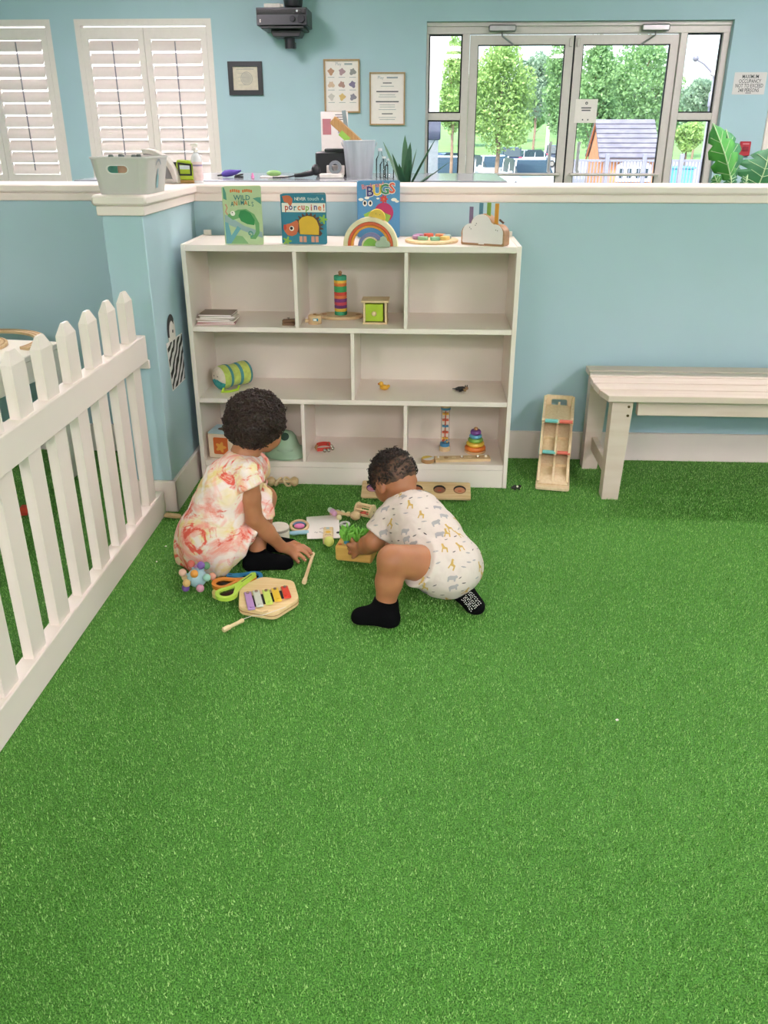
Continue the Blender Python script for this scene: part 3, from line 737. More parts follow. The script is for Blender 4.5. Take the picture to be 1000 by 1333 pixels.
# drawer box
p = PZ(488, 422, zt1)
t = thing('object_permanence_box', 'light wooden box with a lime green drawer on the upper shelf', 'toy', (p.x+.001, p.y, zt1))
MB().box((0, .04, .003), (.094, .085, .006), bev=.001).build('base_board', PINE, t)
MB().box((0, .04, .084), (.103, .09, .008), bev=.001).build('lid', PINE, t)
for sx in (-1, 1): MB().box((sx*.0405, .04, .043), (.008, .078, .074), bev=.001).build('side_board', PINE, t)
MB().box((0, .077, .043), (.075, .005, .074)).build('rear_board', PINE, t)
dr = MB().box((-.003, .035, .042), (.066, .068, .064), bev=.001).build('drawer', mat('lime_paint', '#a9c430', rough=.4, var=.03), t)
MB().sphere((-.003, -.006, .040), .0095, 14, 9).build('knob', PINE, dr)

# ================================================================== middle row
zt2 = Z2
# fabric caterpillar roll
p = PZ(289, 512, zt2)
M_FELTG = mat('plush_lime', '#b9c95f', rough=.9, var=.12, scale=60, sheen=.3); M_FELTT = mat('plush_teal', '#4f8f93', rough=.9, var=.1, scale=60); M_FELTW = mat('plush_cream', '#ded5c4', rough=.9, var=.06, scale=80)
rr = .047
t = thing('fabric_crawl_roll', 'lime and teal striped fabric caterpillar roll lying in the corner', 'toy', (p.x-.018, p.y+.045, zt2), R(48))
MXR = Matrix(((0, 0, 1), (0, 1, 0), (-1, 0, 0)))
def rbody(x): return rr*(.96+.05*math.sin(x*70))
stripes = [(0, .028, M_FELTG), (.028, .041, M_FELTT), (.041, .076, M_FELTG), (.076, .089, M_FELTT), (.089, .122, M_FELTG), (.122, .132, M_FELTT)]
for x0, x1, m in stripes:
    n = 5; prof = [(rbody(x0+(x1-x0)*i/n)*(1 if m is M_FELTG else 1.02), x0+(x1-x0)*i/n) for i in range(n+1)]
    MB().lathe(prof, 24, (0, 0, rr+.003), MXR).build('stripe', m, t)
MB().lathe([(rbody(.132), 0), (rr*.7, .006), (0, .009)], 24, (.132, 0, rr+.003), MXR).build('rear_end', M_FELTT, t)
fcp = MB().lathe([(0, -.015), (rr*.45, -.0135), (rr*.8, -.008), (rbody(0)*.99, 0)], 24, (0, 0, rr+.003), MXR).build('face', M_FELTW, t)
sector = []
for (q0, q1, z0, z1) in ((0.12, .5, -.0152, -.0138), (.5, .82, -.0138, -.0082), (.82, 1.0, -.0082, -.0006)):
    vs = []; n = 14
    for i in range(n+1):
        a = R(200)+R(140)*i/n
        for q, zz in ((q0, z0), (q1, z1)): vs.append((zz, rr*q*math.cos(a), rr+.003+rr*q*math.sin(a)))
    sector.append((vs, [(2*i, 2*i+1, 2*i+3, 2*i+2) for i in range(n)]))
mb_ = MB()
for vs, fs in sector: mb_.add(vs, fs)
mb_.build('chin_band', mat('aqua_felt', '#3f9fa0', rough=.9, var=.2, scale=120), fcp)
for yy in (-.012, .012): MB().sphere((-.0145, yy, rr+.012), .002, 8, 6).build('eye', M_INKD, fcp)
MB().tube([(-.004, -.034, .014), (-.02, -.038, .005), (.01, -.054, .004), (.045, -.058, .005), (.06, -.046, .014)], .005, 8).build('ribbon', mat('lime_ribbon', '#b6d63c', rough=.6), t)
# yellow duck
p = PZ(500, 509, zt2)
t = thing('rubber_duck', 'small yellow rubber duck in the middle shelf', 'toy', (p.x, p.y+.015, zt2), R(160))
M_DUCK = mat('duck_yellow', '#dba62f', rough=.4)
bd = MB().sphere((0, 0, .011), (.019, .013, .011), 16, 10).sphere((-.018, 0, .018), (.007, .006, .006), 10, 6).build('body', M_DUCK, t)
hd = MB().sphere((.013, 0, .024), .0095, 14, 9).build('head', M_DUCK, t)
MB().lathe([(.005, 0), (.004, .004), (0, .007)], 10, (.0215, 0, .0225), Euler((0, R(90), 0)).to_matrix()).build('beak', ORANGE, hd)
# fallen dog figure
p = PZ(600, 510, zt2)
t = thing('dog_figurine', 'tiny black and tan dog figurine lying on its side', 'toy', (p.x, p.y+.01, zt2), R(10))
M_BLK = mat('figurine_black', '#1b1917', rough=.5); M_TAN = mat('figurine_tan', '#9a7a55', rough=.6)
MB().tube([(-.022, 0, .009), (-.01, 0, .010), (.006, 0, .010), (.016, 0, .010)], [.005, .0085, .009, .007], 12).build('body', M_BLK, t)
MB().sphere((.022, -.002, .011), (.008, .007, .007), 12, 8).build('head', M_TAN, t)
MB().tube([(-.022, 0, .010), (-.034, -.002, .012)], [.003, .0015], 8).build('tail', M_BLK, t)
for x in (-.012, -.007, .008, .012): MB().tube([(x, -.004, .010), (x+.002, -.014, .009), (x+.003, -.022, .006)], [.003, .0026, .003], 8).build('leg', M_TAN if x > 0 else M_BLK, t)
for x in (.018, .025): MB().tube([(x, .0, .016), (x+.001, .003, .024)], [.003, .001], 6).build('ear', M_BLK, t)

# ================================================================== lower row
zt3 = Z3
# printed tissue-box toy
p = PZ(291, 598, zt3)
t = thing('tissue_box_toy', 'pastel fabric tissue box toy with an orange printed panel', 'toy', (p.x, p.y+.06, zt3), R(-8))
M_TB = mat('box_peach', '#ecd6bb', rough=.8, var=.05); M_TBB = mat('box_blue', '#bcd6de', rough=.8, var=.05)
MB().box((0, 0, .052), (.11, .11, .104), bev=.006).build('box_body', M_TB, t)
MB().prism(rrect(.108, .108, .008), .004, TX(0, 0, .1035), bev=.001).build('box_top', M_TBB, t)
MB().prism(circ(.028, 24, ry=.018), .001, TX(0, 0, .1075)).build('slot', mat('box_hole', '#6d604e', rough=.9), t)
pn = flat(t, 'printed_panel', rrect(.06, .07, .006, 3, .0, .055), cmat('#d8672f'), y=-.0555)
flat(pn, 'printed_shape', [(.0+.018*(1+.3*math.cos(5*q))*math.cos(q), .05+.018*(1+.3*math.cos(5*q))*math.sin(q)) for q in [2*PI*i/40 for i in range(40)]], cmat('#e9a54a'), y=-.0562)
# sage silicone tray leaning in the cubby
p = PZ(371, 597, zt3)
t = thing('dome_toy', 'sage green dome-shaped silicone toy with a dark hole behind the girl', 'toy', (p.x, p.y+.055, zt3))
M_SAGE = mat('sage_silicone', '#9db79b', rough=.55, var=.02)
MB().lathe([(0, 0), (.080, 0), (.088, .004), (.088, .010), (.078, .018), (.056, .030), (.048, .048), (.040, .075), (.028, .092), (.016, .098), (0, .099)], 32).build('dome', M_SAGE, t)
MB().tube([(.03*math.cos(a), -.048+.004*math.cos(a*2)-.001, .035+.006*math.sin(a)) for a in [PI+PI*i/10 for i in range(11)]], .004, 8).build('moulded_ridge', M_SAGE, t)
MB().lathe([(0, 0), (.016, 0), (.017, .002), (.014, .004), (0, .004)], 20, (.0, -.031, .084), Euler((R(52), 0, 0)).to_matrix()).build('hole', mat('dark_green_hole', '#1e3a2e', rough=.7), t)
# jingle bracelet
p = PZ(421, 588, zt3)
t = thing('jingle_bells', 'red strap jingle bell bracelet with silver bells', 'toy', (p.x, p.y+.02, zt3), R(15))
M_RED = mat('red_strap', '#c03a2c', rough=.5); M_SILV = mat('bell_silver', '#b9b4ac', rough=.25, metal=.9)
MB().prism(circ(.030, 20, a0=R(20), a1=R(160), ry=.025)+circ(.025, 20, a0=R(20), a1=R(160), ry=.02)[::-1], .016, TX(0, 0, .012)).build('strap', M_RED, t)
MB().prism([(-.030, -.022), (.024, -.022), (.024, -.018), (-.030, -.018)], .014, TX(0, 0, .004)).build('strap', M_RED, t)
MB().tube([(-.03, -.02, .012), (-.033, 0, .014), (-.026, .012, .018)], .006, 8).build('wooden_grip', BEECH2, t)
for (x, y, z) in ((.032, .006, .011), (.034, -.010, .008), (.016, -.027, .008), (.0, -.028, .008), (.024, .018, .02)):
    MB().sphere((x, y, z), .0085, 12, 8).build('bell', M_SILV, t)
# rain stick
p = PZ(579, 590, zt3)
t = thing('rainmaker', 'clear rainmaker tube with coloured discs and wooden ends', 'toy', (p.x, p.y+.035, zt3))
M_BLUE = mat('paint_blue', '#4b8fb5', rough=.4); M_ROR = mat('paint_coral', '#d5674a', rough=.4); M_YEL = mat('paint_yellow', '#e3b54d', rough=.4)
MB().lathe([(0, 0), (.021, 0), (.0225, .002), (.0215, .020), (0, .020)], 24).build('end_cap', BEECH, t)
MB().lathe([(0, 0), (.0215, 0), (.0225, .018), (.021, .020), (0, .020)], 24, (0, 0, .186)).build('end_cap', BEECH, t)
MB().lathe([(.0195, .020), (.0195, .034), (0, .034)], 24).build('collar', M_BLUE, t); MB().lathe([(0, .176), (.0195, .176), (.0195, .186)], 24).build('collar', M_BLUE, t)
MB().lathe([(.017, .034), (.017, .176)], 24).build('clear_tube', glass('acrylic', (.99, .98, .97), 1.08), t)
z = .05
for k, m in enumerate((M_YEL, M_ROR, M_BLUE, M_ROR, M_YEL)):
    r_ = .015
    MB().prism([(r_*(.55+.45*(i % 2))*math.cos(2*PI*i/12), r_*(.55+.45*(i % 2))*math.sin(2*PI*i/12)) for i in range(12)], .006, TX(0, 0, z)).build('disc', m, t); z += .026
for k in range(9):
    a = k*2.4; MB().sphere((.009*math.cos(a), .009*math.sin(a), .037+.0018*k), .004, 8, 5).build('bead', (M_YEL, M_ROR, M_BLUE)[k % 3], t)
MB().cyl((0, 0, .034), (0, 0, .176), .0025, n=8).build('core_rod', M_ROR, t)
# rainbow ring stacker
p = PZ(619, 592, zt3)
t = thing('ring_pyramid', 'rainbow wooden ring pyramid with purple top ring', 'toy', (p.x, p.y+.04, zt3))
MB().lathe([(0, 0), (.042, 0), (.044, .003), (.044, .007), (.042, .009), (0, .009)], 28).build('base', BEECH, t)
z = .009
for c, r_, hh in (('#e07b2e', .0425, .018), ('#e8bf45', .0365, .017), ('#7fb24a', .0305, .016), ('#62a9c4', .026, .015), ('#7d4b9b', .022, .018)):
    MB().lathe([(.005, 0), (r_-.004, 0), (r_, .005), (r_, hh-.006), (r_-.004, hh-.0004), (.005, hh-.0004)], 28, (0, 0, z)).build('ring', mat('ring_'+c[1:], c, rough=.4, var=.03), t); z += hh
MB().sphere((0, 0, z+.004), .0085, 12, 8).build('knob', BEECH2, t)
# moon-phase peg board
a_ = PZ(549, 605, zt3); b_ = PZ(640, 603.5, zt3); L = (b_-a_).length
t = thing('moon_peg_puzzle', 'long narrow wooden peg puzzle with a yellow and white round end', 'toy', (a_.x, a_.y+.006, zt3), math.atan2(b_.y-a_.y, b_.x-a_.x)+R(1))
MB().box((L*.60, .035, .006), (L*.80, .045, .012), bev=.0015).build('board', BEECH, t)
dm = MB().lathe([(0, 0), (.025, 0), (.027, .002), (.027, .014), (.025, .016), (0, .016)], 28, (L*.10, .025, 0)).build('round_end', BEECH2, t)
MB().prism(circ(.024, 20, a0=R(30), a1=R(210)), .001, TX(L*.10, .025, .016)).build('yellow_half', cmat('#d9b84a'), dm)
MB().prism(circ(.024, 20, a0=R(210), a1=R(390)), .001, TX(L*.10, .025, .016)).build('white_half', cmat('#dcd8d0'), dm)
for k in range(7):
    x = L*(.25+.115*k)
    MB().prism(circ(.009, 16), .001, TX(x, .035, .012)).build('inset', BEECH2 if k % 2 else PINE, t)
    if k in (0, 3, 6, 5): MB().sphere((x, .035, .016), .005, 10, 6).build('peg', WHITEP, t)
# ================================================================== FLOOR TOYS
FZ = .006      # toys rest in the turf pile
def gp(u, v, z=FZ): return PZ(u, v, z)
# --- marble ramp toy
a_ = gp(696.5, 637); b_ = gp(741, 640.5); d = b_-a_; rw = d.length; rz = math.atan2(d.y, d.x)
t = thing('ball_ramp', 'wooden zigzag ball ramp with teal and coral stops beside the bench', 'toy', (a_.x, a_.y, FZ), rz)
PLY = wood('plywood', '#e8d2ae', '#dfc59c', 8, axis=2); TEALP = mat('teal_edge', '#6fbdb8', rough=.45); CORAL = mat('coral_paint', '#e2705e', rough=.45)
MB().prism(rrect(rw, .30, .012, 3, rw/2, .15), .012, bev=.002).build('base', PLY, t)
Hh = .305; BW = rw*.90; bx = rw*.50; BY = .285
n_ = 4
o = rrect(BW, Hh-.012, .012, n_, bx, (Hh+.012)/2); i_ = rrect(BW*.52, .036, .006, n_, bx, Hh-.034)
MB().holed(o, i_, .01, TX(0, BY+.005, .0, PI/2)).build('back_board', PLY, t)
YZ = lambda x: Matrix(((0, 0, 1, x), (1, 0, 0, 0), (0, 1, 0, 0), (0, 0, 0, 1)))
def tray(z0, yf, drop, cheek, top):
    L = math.hypot(yf, drop); a = math.atan2(drop, yf)
    f = MB().box((bx, BY-yf/2, z0-drop/2), (BW*.96, L, .006), (a, 0, 0)).build('tray', PLY, t)
    for sx in (0, 1):
        x = bx-BW/2 if sx == 0 else bx+BW/2-.007
        pts = [(BY-q[0]*yf, z0-drop*q[0]+(q[1]*(1.75 if top else 1.15) if q[1] > 0 else q[1])) for q in cheek]
        MB().prism(pts, .011, YZ(x-.003), bev=.001).build('cheek', PLY, f)
        if sx == 0 and top < 2: MB().prism([(q[0], q[1]) for q in pts], .0012, YZ(x-.0044)).build('cheek_face', TEALP, f)
    MB().box((bx, BY-yf*.31, z0-drop*.31+.010), (BW*.94, L*.62, .014), (a, 0, 0)).build('upper_plank', PLY, f) if top else None
    cr_ = [(BY-q[0]*yf, z0-drop*q[0]+q[1]*((1.7 if top else .45) if q[1] > 0 else .6)) for q in cheek]
    MB().prism(cr_, .009, YZ(bx-.0045)).build('centre_rail', PLY, f)
    if top < 2:
        for k, mm in ((0, TEALP), (1, CORAL)):
            x0 = bx-BW/2+.010+k*BW*.48; MB().cyl((x0, BY-yf-.002, z0-drop+.006), (x0+BW*.42, BY-yf-.002, z0-drop+.006), .0075, n=12).build('stop_roller', mm, f)
tray(.262, .135, .030, [(0, .034), (0, -.014), (.5, -.014), (.95, -.010), (1.04, -.004), (1.06, .008), (1.0, .016), (.85, .014), (.55, .016), (.25, .026)], 0)
tray(.200, .175, .085, [(0, .03), (0, -.012), (.6, -.03), (.98, -.012), (1.04, -.002), (1.05, .012), (.98, .020), (.8, .022), (.4, .026)], 1)
tray(.105, .255, .090, [(0, .03), (0, -.008), (.94, -.002), (.97, .004), (.9, .014), (.5, .022)], 2)
# --- tiny dark figure by the shelf
p = gp(671, 637)
t = thing('farm_figurine', 'tiny black and white animal figurine lying on the turf by the shelf', 'toy', (p.x, p.y, FZ), R(20))
MB().tube([(-.016, 0, .008), (-.004, 0, .010), (.012, 0, .009)], [.005, .009, .006], 10).build('body', M_BLK, t)
MB().sphere((.019, .002, .010), (.007, .006, .006), 10, 7).build('head', M_BLK, t); MB().sphere((.005, -.004, .013), (.006, .006, .004), 8, 5).build('white_patch', WHITEP, t)
for x in (-.01, -.006, .008, .012): MB().tube([(x, -.004, .008), (x, -.016, .005)], .0022, 6).build('leg', M_BLK, t)
# --- face puzzle board leaning on the plinth
a_ = gp(470, 650); b_ = gp(613, 653); d = b_-a_; L = d.length
t = thing('face_puzzle', 'wooden puzzle board with four oval faces propped against the shelf', 'puzzle', (a_.x, a_.y, FZ), math.atan2(d.y, d.x))
tl = R(18)
PB = TX(0, 0, .004, tl)
dep = .095
m = MB().prism(rrect(L, dep, .008, 3, L/2, dep/2), .011, PB, bev=.0015).build('board', BEECH, t)
SK = [cmat('#b77f9c'), cmat('#a9614a'), cmat('#8c5a44'), cmat('#c98a68')]
for k, fx_ in enumerate((.10, .505, .715, .90)):
    r_ = .0245
    ov = MB().prism(circ(r_, 24, fx_*L, .050, ry=.024), .0012, PB @ TX(0, 0, .0105)).build('oval_recess', mat('recess_brown', '#8a6446', rough=.6), t)
    MB().prism(circ(r_*.82, 20, fx_*L, .046, ry=.018), .0012, PB @ TX(0, 0, .0115)).build('printed_face', SK[k], ov)
    MB().prism(circ(r_*.95, 16, fx_*L, .048, a0=R(10), a1=R(170), ry=.024)+circ(r_*.8, 16, fx_*L, .046, a0=R(10), a1=R(170), ry=.016)[::-1], .0016, PB @ TX(0, 0, .0117)).build('printed_hair', BLACKP if k else PURP, ov)
    MB().prism(rrect(.014, .003, .001, 2, fx_*L, .040), .001, PB @ TX(0, 0, .0126)).build('printed_smile', M_PAPER if k == 1 else REDP, ov)
# --- dumbbell rattle with two rings
p = gp(368, 634)
t = thing('ring_rattle', 'wooden dumbbell rattle with two loose rings below the shelf', 'toy', (p.x, p.y+.01, FZ), R(2))
MB().cyl((-.055, 0, .02), (.055, 0, .02), .0065, n=12).build('rod', BEECH, t)
for sx in (-1, 1):
    MB().lathe([(0, -.017), (.012, -.015), (.0195, -.004), (.0195, .004), (.012, .015), (0, .017)], 20, (sx*.046, 0, .02), Matrix(((0, 0, 1), (0, 1, 0), (-1, 0, 0)))).build('end_ball', BEECH, t)
    c = Vector((sx*.018, 0, .019)); rt = Euler((R(20), R(90)-sx*R(35), 0)).to_matrix()
    MB().tube([c+rt @ Vector((.0185*math.cos(2*PI*i/20), .0185*math.sin(2*PI*i/20), 0)) for i in range(20)], .0045, 8, closed=True).build('ring', PINE, t)
# --- drum beside the girl's knee
p = gp(361, 706)
t = thing('toy_drum', 'small white drum standing beside the girl', 'drum', (p.x, p.y+.03, FZ))
MB().lathe([(0, 0), (.036, 0), (.038, .002), (.038, .045), (.036, .0475), (0, .048)], 28).build('drum_shell', mat('drum_cream', '#e2dccb', rough=.5), t)
MB().lathe([(.0384, .036), (.0392, .036), (.0392, .044), (.0384, .044)], 28).build('rim_band', mat('drum_band', '#a59f90', rough=.5), t)
# --- round ring rattle
p = gp(390, 694)
t = thing('ring_teether', 'round wooden ring toy with pink centre and blue handle', 'toy', (p.x, p.y, FZ), R(8))
tm = Euler((R(28), 0, 0)).to_matrix(); c = Vector((.0, .022, .018))
PNK = mat('pink_plastic', '#d97fae', rough=.4); LBL = mat('light_blue_plastic', '#9cc6d6', rough=.4); SLB = mat('slate_blue', '#5f86a8', rough=.45)
MB().tube([c+tm @ Vector((.030*math.cos(2*PI*i/24), .023*math.sin(2*PI*i/24), 0)) for i in range(24)], .0055, 8, closed=True).build('wooden_ring', BEECH, t)
MB().sphere(c+Vector((0, 0, -.001)), (.019, .013, .009), 16, 10).build('pink_ball', PNK, t)
MB().tube([c+tm @ Vector((.022*math.cos(a), .018*math.sin(a), -.002)) for a in [R(20+14*i) for i in range(11)]], .004, 8).build('blue_arc', SLB, t)
MB().tube([(-.034, -.012, .008), (-.02, -.014, .0075), (0, -.012, .0085), (.02, -.010, .0075), (.032, -.008, .008)], [.006, .0085, .0075, .0085, .006], 10).build('blue_handle', LBL, t)
# --- white card book on the turf
a_ = gp(400, 703); b_ = gp(443, 702); c_ = gp(399, 675); e_ = gp(441, 672)
t = thing('card_sheet', 'white printed card lying flat on the turf under the yellow ball block', 'card', (a_.x, a_.y, FZ+.003))
q = [(v-a_) for v in (a_, b_, e_, c_)]
MB().prism([(v.x, v.y) for v in q], .004, bev=.0008).build('card', mat('card_white', '#f3ece6', rough=.5, var=.01), t)
for k, (x, y, s) in enumerate(((.02, .045, .008), (.035, .05, .006), (.045, .042, .005))):
    MB().tube([(x, y, .0045), (x+s*.4, y+s*.6, .0045), (x+s, y-s*.3, .0045), (x+s*1.3, y+s*.5, .0045)], .0006, 5).build('printed_line', M_INKD, t)
MB().prism(circ(.006, 12, .102, .05, ry=.008), .0006, TX(0, 0, .004)).build('printed_figure', M_INKD, t)
MB().tube([(.035, .075, .0045), (.045, .085, .0045), (.05, .07, .0045)], .0008, 5).build('printed_line', cmat('#a05a8a'), t)
# --- block with yellow ball
a_ = gp(424, 713); b_ = gp(426, 678)
dv = (b_-a_); rz = math.atan2(dv.y, dv.x)-PI/2
t = thing('ball_block', 'pale wooden block with star print and a yellow ball end', 'toy', (a_.x+.008, a_.y+.004, FZ+.008), rz)
MB().box((0, .045, .014), (.034, .085, .028), bev=.003).build('block', PINE, t)
MB().sphere((.004, -.004, .016), .0175, 18, 11).build('ball', mat('ball_yellow', '#dbe07a', rough=.5), t)
st_ = [((.011 if i % 2 == 0 else .007)*math.cos(2*PI*i/16), (.011 if i % 2 == 0 else .007)*math.sin(2*PI*i/16)) for i in range(16)]
MB().prism(st_, .0006, TX(0, .045, .028)).build('printed_star', YEL, t)
MB().prism(circ(.007, 12), .0006, TX(-.002, .075, .028)).build('printed_spot', cmat('#a9c3c8'), t)
for k in range(5): MB().prism(circ(.0016, 8), .0006, TX(-.009+.0045*k, .024+.003*(k % 2), .028)).build('printed_dot', BROWN, t)
# --- bead rattle (beads on a skittle)
p0 = gp(463, 677); p1 = gp(420, 671)
d = p1-p0; rz = math.atan2(d.y, d.x)
t = thing('bead_rattle', 'wooden stick rattle strung with pastel beads', 'toy', (p0.x, p0.y, FZ), rz)
MB().lathe([(0, -.018), (.011, -.016), (.0175, -.004), (.0175, .005), (.011, .016), (.006, .019), (.005, .05), (.010, .060), (.012, .085), (.009, .098), (0, .100)], 20, (0, 0, .018), Matrix(((0, 0, 1), (0, 1, 0), (-1, 0, 0)))).build('stick', BEECH, t)
for (x, y, z, c) in ((.035, -.020, .010, '#e9dfa0'), (.055, .022, .012, '#efe6b8'), (.060, -.024, .010, '#dfe6b4'), (.078, -.024, .010, '#cfdcd8'), (.098, -.022, .010, '#df7f4a'), (.085, .010, .028, '#d7a9cf'), (.097, .002, .028, '#cfe0cf'), (.075, .018, .024, '#d8a5c8')):
    MB().sphere((x, y, z), .0102, 14, 9).build('bead', cmat(c), t)
MB().tube([(.035, -.02, .01), (.06, -.024, .01), (.098, -.022, .01)], .0012, 6).build('string', M_PAPER, t)
# --- rolling cage rattle
a_ = gp(465, 672); b_ = gp(484, 676)
p = (a_+b_)/2; d = Vector((.075, -.03, 0)); 
t = thing('cage_rattle', 'wooden rolling cage drum with coral beads inside by the toddler face', 'toy', (gp(475, 676).x, gp(475, 676).y+.02, FZ), R(-24))
MX = Matrix(((0, 0, 1), (0, 1, 0), (-1, 0, 0))); cr = .027
for sx in (-1, 1):
    w_ = MB().lathe([(0, -.004), (cr-.002, -.004), (cr, -.002), (cr, .002), (cr-.002, .004), (0, .004)], 26, (sx*.030, 0, cr), MX).build('end_disc', PINE, t)
MB().sphere((.0345, 0, cr), .0018, 8, 5).build('pin', M_INKD, t)
for k in range(7):
    a = 2*PI*k/7; MB().cyl((-.028, (cr-.005)*math.cos(a), cr+(cr-.005)*math.sin(a)), (.028, (cr-.005)*math.cos(a), cr+(cr-.005)*math.sin(a)), .003, n=8).build('bar', PINE, t)
for (x, y, z) in ((-.014, 0, .012), (.0, -.004, .012), (.013, .003, .012), (-.005, .007, .018)): MB().sphere((x, y, z), .007, 12, 8).build('inner_bead', CORAL, t)
# --- small white lid by the card
p = gp(449, 684)
t = thing('round_lid_toy', 'small pale round lid with a dark hole lying beside the carrot box', 'toy', (p.x, p.y, FZ))
MB().lathe([(.010, .002), (.0185, .002), (.020, .005), (.0185, .009), (.010, .009), (.010, .002)], 24).build('rim', mat('lid_sage', '#d5d9cf', rough=.5), t)
MB().cyl((0, 0, .001), (0, 0, .004), .0102, n=20).build('hole', M_INKD, t)
# --- carrot box
a_ = gp(436.5, 730); b_ = gp(484, 735); d = b_-a_; L = d.length; rz = math.atan2(d.y, d.x)
t = thing('carrot_box', 'yellow wooden box planted with green leafy carrots that the toddler reaches into', 'toy', (a_.x, a_.y, FZ), rz)
M_HON = mat('honey_wood', '#e3b765', rough=.5, c2='#d9a955', scale=20, stretch=(.5, 3, 3)); M_LEAF = mat('felt_leaf', '#7cc24c', rough=.7, var=.12, scale=60)
bd_ = .095; bh = .056
MB().box((L/2, bd_/2, bh/2), (L, bd_, bh), bev=.006).build('box', M_HON, t)
CARR = mat('carrot_orange', '#e0892e', rough=.5)
spots = [(.032, .028, 1), (.070, .030, 0), (.030, .062, 0), (.066, .066, 0), (L-.02, .070, 0)]
rnd = random.Random(5)
for k, (x, y, bl) in enumerate(spots):
    c = thing('toy_carrot', ('leafy toy carrot with a blue collar at the front of the yellow box', 'leafy toy carrot next to the toddler fingers', 'leafy toy carrot at the back left of the yellow box', 'leafy toy carrot in the middle of the yellow box', 'leafy toy carrot at the far right end of the yellow box')[k], 'toy', Vector((a_.x, a_.y, FZ))+Matrix.Rotation(rz, 3, 'Z') @ Vector((x, y, bh)), rz, 'carrots in the yellow box')
    MB().lathe([(0, -.02), (.006, -.012), (.0095, .0), (.009, .008), (.004, .012), (0, .013)], 16).build('root', CARR if not bl else M_BLUE, c)
    for j in range(6):
        a = j*1.05+k; r_ = .012+.006*rnd.random(); hh = .028+.016*rnd.random()
        prof = [(-.003, 0), (.003, 0), (.008, .010), (.006, .014), (.0085, .02), (.004, .028), (0, .033), (-.004, .028), (-.0085, .02), (-.006, .014), (-.008, .010)]
        sc = hh/.033
        M4 = TX(.003*math.cos(a), .003*math.sin(a), .009, 0, 0, a) @ TX(0, 0, 0, 0, R(24+14*rnd.random()), 0) @ TX(0, .0025, 0, PI/2)
        MB().prism([(q[0]*sc, q[1]*sc) for q in prof], .005, M4, bev=.001).build('leaf', M_LEAF, c)
for (x, y) in ((.014, .014),): MB().prism([((.008 if i % 2 else .005)*math.cos(2*PI*i/12)+x, (.008 if i % 2 else .005)*math.sin(2*PI*i/12)+y) for i in range(12)], .0006, TX(0, 0, bh)).build('printed_flower', ORANGE, t)
for (x, y) in ((.052, .05), (.095, .03)): MB().prism(circ(.009, 14, x, y), .0006, TX(0, 0, bh)).build('planting_hole', mat('box_hole_dark', '#8a6230', rough=.7), t)
# --- mallets
def mallet(p, q, label, r=.0062):
    d = q-p; L = d.length
    t = thing('mallet', label, 'mallet', (p.x, p.y, FZ), math.atan2(d.y, d.x), 'wooden mallets')
    MB().cyl((0, 0, r+.001), (L, 0, r+.001), r*.88, n=12).build('stick', PINE, t)
    MB().lathe([(0, 0), (r, .0), (r*1.25, .002), (r*1.25, .022), (r*.9, .026)], 14, (-.001, 0, r+.001), MX).build('mallet_head', PINE, t)
    MB().lathe([(r*.9, 0), (r*1.05, .003), (r*1.05, .010), (0, .012)], 14, (L-.012, 0, r+.001), MX).build('end_knob', PINE, t)
    return t
mallet(gp(396, 761), gp(408, 723), 'plain wooden mallet lying on the turf below the girl hand')
ms = mallet(gp(291, 823), gp(317, 810), 'wooden mallet tied by a white string to the hexagonal xylophone')
# --- xylophone
c0 = gp(350, 786)
poly = [gp(*q) for q in ((311.5, 800), (312, 772), (342, 759), (383, 764), (390, 788), (358, 808))]
cen = sum(poly, Vector())/6
t = thing('xylophone', 'hexagonal wooden xylophone with five coloured keys', 'xylophone', (cen.x, cen.y, FZ))
loc = [((q-cen).x, (q-cen).y) for q in poly]
if sum(loc[i-1][0]*loc[i][1]-loc[i][0]*loc[i-1][1] for i in range(6)) < 0: loc = loc[::-1]
def roundpoly(lp, f=.18, n=4):
    o = []
    for i in range(len(lp)):
        a = Vector(lp[i-1]); b = Vector(lp[i]); c = Vector(lp[(i+1) % len(lp)])
        p0 = b+(a-b)*f; p1 = b+(c-b)*f
        for k in range(n+1):
            s = k/n; q = p0*(1-s)**2+b*2*s*(1-s)+p1*s*s; o.append((q.x, q.y))
    return o
XB = wood('xylo_birch', '#eed3a2', '#e4c48e', 6)
MB().prism(roundpoly(loc), .024, TX(0, 0, .0), bev=.002).build('body', XB, t)
MB().prism(roundpoly([(x*1.012, y*1.012) for x, y in loc]), .002, TX(0, 0, .011)).build('seam', BEECH2, t)
keys = [(325, 785, 795, '#b08ac0'), (336, 782, 0, '#c9ccbf'), (348.5, 780, 0, '#c6dc6a'), (360, 777, 0, '#e8c23c'), (372.5, 773.5, 0, '#d8402e')]
xz = FZ+.026
dk = PZ(372, 772, xz)-PZ(326, 782, xz); ang = math.atan2(dk.y, dk.x)
LK = [.104, .096, .086, .078, .070]
kd_ = PZ(322.5, 770, xz)-PZ(328.5, 794, xz); kang = math.atan2(kd_.y, kd_.x)-PI/2
